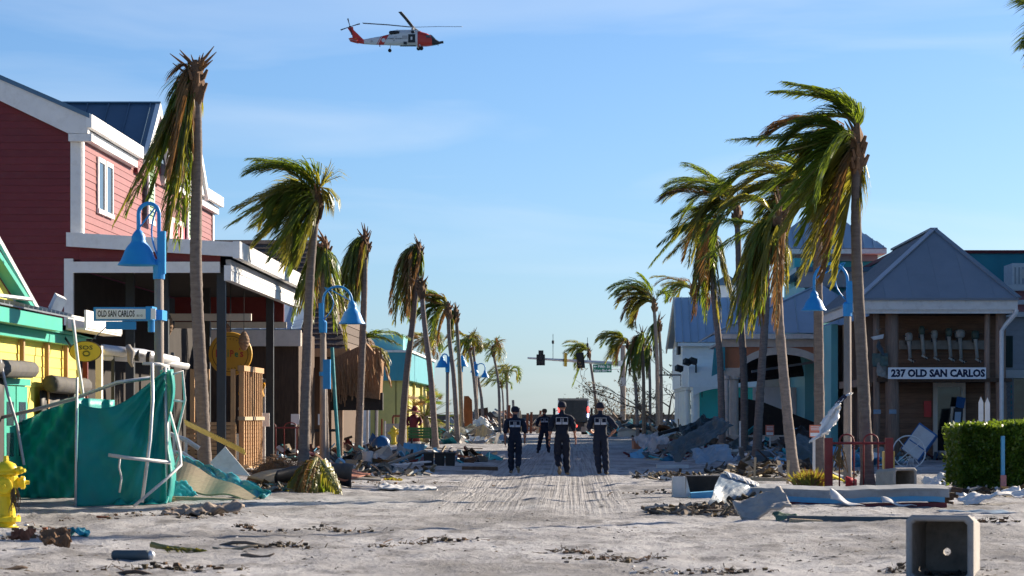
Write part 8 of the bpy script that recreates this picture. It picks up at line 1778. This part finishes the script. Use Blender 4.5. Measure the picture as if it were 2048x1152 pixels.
MB().box(X(1910, 93.5), X(1914, 93.5), 93.48, 93.5, 0.45, 0.8).build('paper_notice', M['palewhite'], kp)
tag(MB().obox(P(1921, 805, FH + 1.6), (0.3, 0.05, 0.36), rot(0, 10, 15)).bar(P(1921, 815, FH + 1.62), P(1921, 880, FH + 1.62), 0.04).bar(P(1921, 880, FH + 1.62), (X(1921, FH + 1.62), FH + 1.62, 0), 0.04).build('blue_screen_stand', M['plasticblue']), 'blue screen on stand at the back of the house porch', 'screen')
sheet_thing('white_rag_pile', 'bright white rag pile on sand left of the hedge', 'rag pile', 1885, 970, 0.75, 0.6, rot(14, -10, 8), M['palewhite'], 0.2, 61, fold=3, smooth=True)
sheet_thing('pale_tarp_strip', 'pale dusty tarp strip lying below the hedge', 'tarp', 1985, 1008, 1.1, 0.5, rot(8, -10, 10), M['offwhite'], 0.1, 62, fold=3, smooth=True)
sheet_thing('plastic_strip', 'grey plastic strip half buried right of the fallen sign panel', 'plastic sheet', 1955, 1022, 1.2, 0.5, rot(4, 0, 4), M['bluesheet'], 0.06, 63, smooth=True)

# ---- foreground sand litter
def clump(label, px, py, w_, l_, h, n, seed, pal, name='wrack'):
    g = G(px, py); rng = random.Random(seed); mb = MB(); ms = [M[k] for k in pal]
    for k in range(int(n * 0.3)):
        x = g.x + rng.gauss(0, w_ * 0.32); y = g.y + 0.35 * l_ * fbm(x * 1.4, seed, 0, 2) + rng.gauss(0, l_ * 0.10); r = min(1, abs(x - g.x) / w_); z = gz(x, y) + h * (1 - r) * rng.random() ** 2; mi = rng.randrange(len(ms)); s = rng.uniform(.012, .045)
        if rng.random() < 0.5: mb.tube([(x, y, z), (x + rng.gauss(0, .04), y + rng.gauss(0, .06), z + rng.uniform(0, .05)), (x + rng.gauss(0, .07), y + rng.gauss(0, .1), z + rng.uniform(-.02, .02))], [.005, .004, .002], 3, mi)
        else:
            v8 = [Vector((x, y, z)) + Vector((sx * s * rng.uniform(.3, 1), sy * s * rng.uniform(.3, 1), sz * s * rng.uniform(.2, .6))) for sx in (-1, 1) for sy in (-1, 1) for sz in (-1, 1)]
            mb.add(v8, [(0, 1, 3, 2), (4, 6, 7, 5), (0, 4, 5, 1), (2, 3, 7, 6), (0, 2, 6, 4), (1, 5, 7, 3)], mi)
    return tag(mb.build(name, ms, origin=(g.x, g.y, 0)), label, 'wrack', kind='stuff')
WR = ['weed', 'twig', 'drybrown', 'fibre']
sheet_thing('rag_bundle', 'grey muddy rag bundle twisted on the sand below the teal tent', 'rag bundle', 405, 1040, 1.1, 0.55, rot(4, -6, 6), mat('muddy_cloth', (0.27, 0.22, 0.18), 0.95, 0.3, 5, bump=0.02, dirt=0.5), 0.12, 70, thick=0.03, fold=5, smooth=True)
sheet_thing('rag_bundle', 'pale muddy towel lying on the left road before the bins', 'rag bundle', 815, 980, 1.15, 0.7, rot(3, 2, 4), M['palewhite'], 0.07, 71, thick=0.03, fold=4, smooth=True)
clump('wrack and twigs around the muddy rag bundle', 345, 1043, 2.2, 1.2, 0.10, 260, 101, WR)
clump('clods, leaves and shells heaped at the near hydrant foot', 50, 1078, 0.9, 1.0, 0.16, 360, 102, ['fibre', 'weed', 'palewhite', 'drybrown', 'rust'])
sheet_thing('brown_carton', 'crushed brown carton lying right of the near hydrant', 'carton', 112, 1103, 0.30, 0.24, rot(20, -12, 20), M['fibre'], 0.14, 73, thick=0.03, fold=5)
sheet_thing('brown_carton', 'smaller crushed brown carton against the near hydrant', 'carton', 45, 1082, 0.24, 0.22, rot(34, 16, -10), M['rust'], 0.14, 74, thick=0.03, fold=5)
sheet_thing('teal_scrap', 'small scrap of blue-green cloth on sand near the hydrant', 'cloth scrap', 158, 1077, 0.24, 0.2, rot(3, 0, 0), M['aqua'], 0.09, 75, fold=6)
tb_ = thing('dark_cylinder', 'dark blue-grey cylinder with rounded end lying on the sand', 'cylinder', (X(266, 29), 29.2, 0)); g = G(266, 1119)
MB().lathe([(0.03, -0.22), (0.052, -0.2), (0.054, 0.14), (0.05, 0.17)], (g.x, g.y, gz(g.x, g.y) + 0.045), 16, rot(0, 90, 0) @ rot(6, 0, 0)).build('tube', M['slate'], tb_, smooth=True)
MB().lathe([(0.05, 0.172), (0.045, 0.205), (0.02, 0.225)], (g.x, g.y, gz(g.x, g.y) + 0.045), 16, rot(0, 90, 0) @ rot(6, 0, 0)).build('end_cap', M['alu'], tb_, smooth=True)
fr_ = MB(); g = G(355, 1102); rr = random.Random(9)
frond_mesh(fr_, bez(Vector((g.x - 0.3, g.y + 0.1, 0.09)), Vector((g.x - 0.1, g.y, 0.04)), Vector((g.x + 0.1, g.y, 0.05)), Vector((g.x + 0.3, g.y, 0.03)), 6), rr, 0.16, 22, Vector((0.3, 0, -0.3)))
tag(settle(fr_, g.x, g.y, 0.01).build('green_leaf_scrap', [M['frond2'], M['rachis']]), 'torn green palm leaf lying on the near sand at left', 'palm leaf')
for k, (lab, px, py, L, yaw, mm) in enumerate((('long dark stick lying on sand right of the torn green leaf', 505, 1092, 0.75, -5, 'twig'), ('bent brown stick with upturned end on the near sand', 515, 1114, 0.35, 10, 'twig'), ('short reddish wood chip on sand below the tent', 205, 1041, 0.17, 8, 'rust'),
        ('thin pale stick right of the torn green leaf', 470, 1098, 0.5, -3, 'lumber'), ('dark stick in the bottom left corner', 28, 1148, 0.28, 40, 'darkwood'), ('curved dark root lying at the bottom left', 262, 1146, 0.45, -6, 'darkwood'))):
    g = G(px, py); a_ = math.radians(yaw); v = Vector((math.cos(a_), math.sin(a_), 0)); pts = [Vector((g.x, g.y, gz(g.x, g.y) + 0.012)) + v * L * (t_ - .5) + Vector((0, 0, 0.05 * L * math.sin(t_ * 5 + k) + (0.10 * L * t_ ** 4 if k == 1 else 0))) for t_ in (0, .2, .4, .6, .8, 1)]
    tag(MB().tube(pts, [.012, .022, .02, .021, .017, .008], 7).build('stick', M[mm], smooth=True), lab, 'stick')
clump('wrack around the long dark stick on the near sand', 570, 1095, 0.7, 1.2, 0.06, 150, 103, WR)
clump('thin line of dark wrack across the sand left of the wheel tracks', 640, 1062, 1.3, 1.4, 0.05, 200, 104, WR)
clump('dark wrack clump left of the middle foreground', 490, 1058, 0.35, 0.6, 0.05, 70, 105, WR)
clump('long streak of wrack in the middle foreground', 880, 1084, 0.75, 1.0, 0.05, 220, 106, WR)
clump('small wrack tuft in the middle foreground', 765, 1092, 0.25, 0.5, 0.04, 60, 107, WR)
clump('wrack streak right of the foreground middle', 1130, 1104, 0.5, 1.0, 0.05, 130, 108, WR)
clump('broad wrack streak toward the lower right foreground', 1240, 1116, 0.9, 1.4, 0.05, 240, 109, WR)
clump('wrack and shell band left of the large planter', 1420, 1142, 1.2, 1.2, 0.05, 280, 110, WR + ['palewhite'])
clump('wrack at the left foot of the large planter', 1800, 1146, 0.35, 0.5, 0.09, 130, 111, WR + ['palewhite'])
clump('wrack clump on sand behind the large planter', 1990, 1044, 0.5, 1.0, 0.09, 120, 112, WR)
clump('wrack drift along the bottom left foreground', 330, 1140, 1.2, 1.0, 0.06, 260, 113, WR)
clump('dark litter on the lit road near the weed clump', 760, 968, 3.0, 5.0, 0.05, 260, 114, WR)
clump('dark litter right of the wheel tracks', 1330, 985, 1.6, 4.0, 0.05, 200, 115, WR)
# loose grains, shell and leaf scraps over the whole near road
rng = random.Random(77); mb = MB(); ms = [M[k] for k in ('weed', 'twig', 'drybrown', 'palewhite')]
for k in range(4200):
    d = 1 / rng.uniform(1 / 95, 1 / 24.5); x = rng.uniform(-0.21, 0.165) * d; n_ = fbm(x * .5, d * .22, 3.3, 3)
    if n_ < rng.uniform(-.3, .5): continue
    z = gz(x, d); s = rng.uniform(.008, .028); mi = 3 if rng.random() < .06 else rng.randrange(3); a_ = rng.uniform(0, 6.28); v = Vector((math.cos(a_), math.sin(a_), 0)); w_ = Vector((-v.y, v.x, 0)); c = Vector((x, d, z))
    mb.add([c - v * s * 1.6, c - w_ * s * .5, c + v * s * 1.6, c + w_ * s * .5, c + Vector((v.x * s * rng.uniform(-1, 1), 0, s * rng.uniform(.1, .6)))], [(0, 1, 4), (1, 2, 4), (2, 3, 4), (3, 0, 4)], mi)
tag(mb.build('sand_litter', ms, origin=(0, 50, 0)), 'scattered shell, leaf and twig litter over the sandy road', 'litter', kind='stuff')
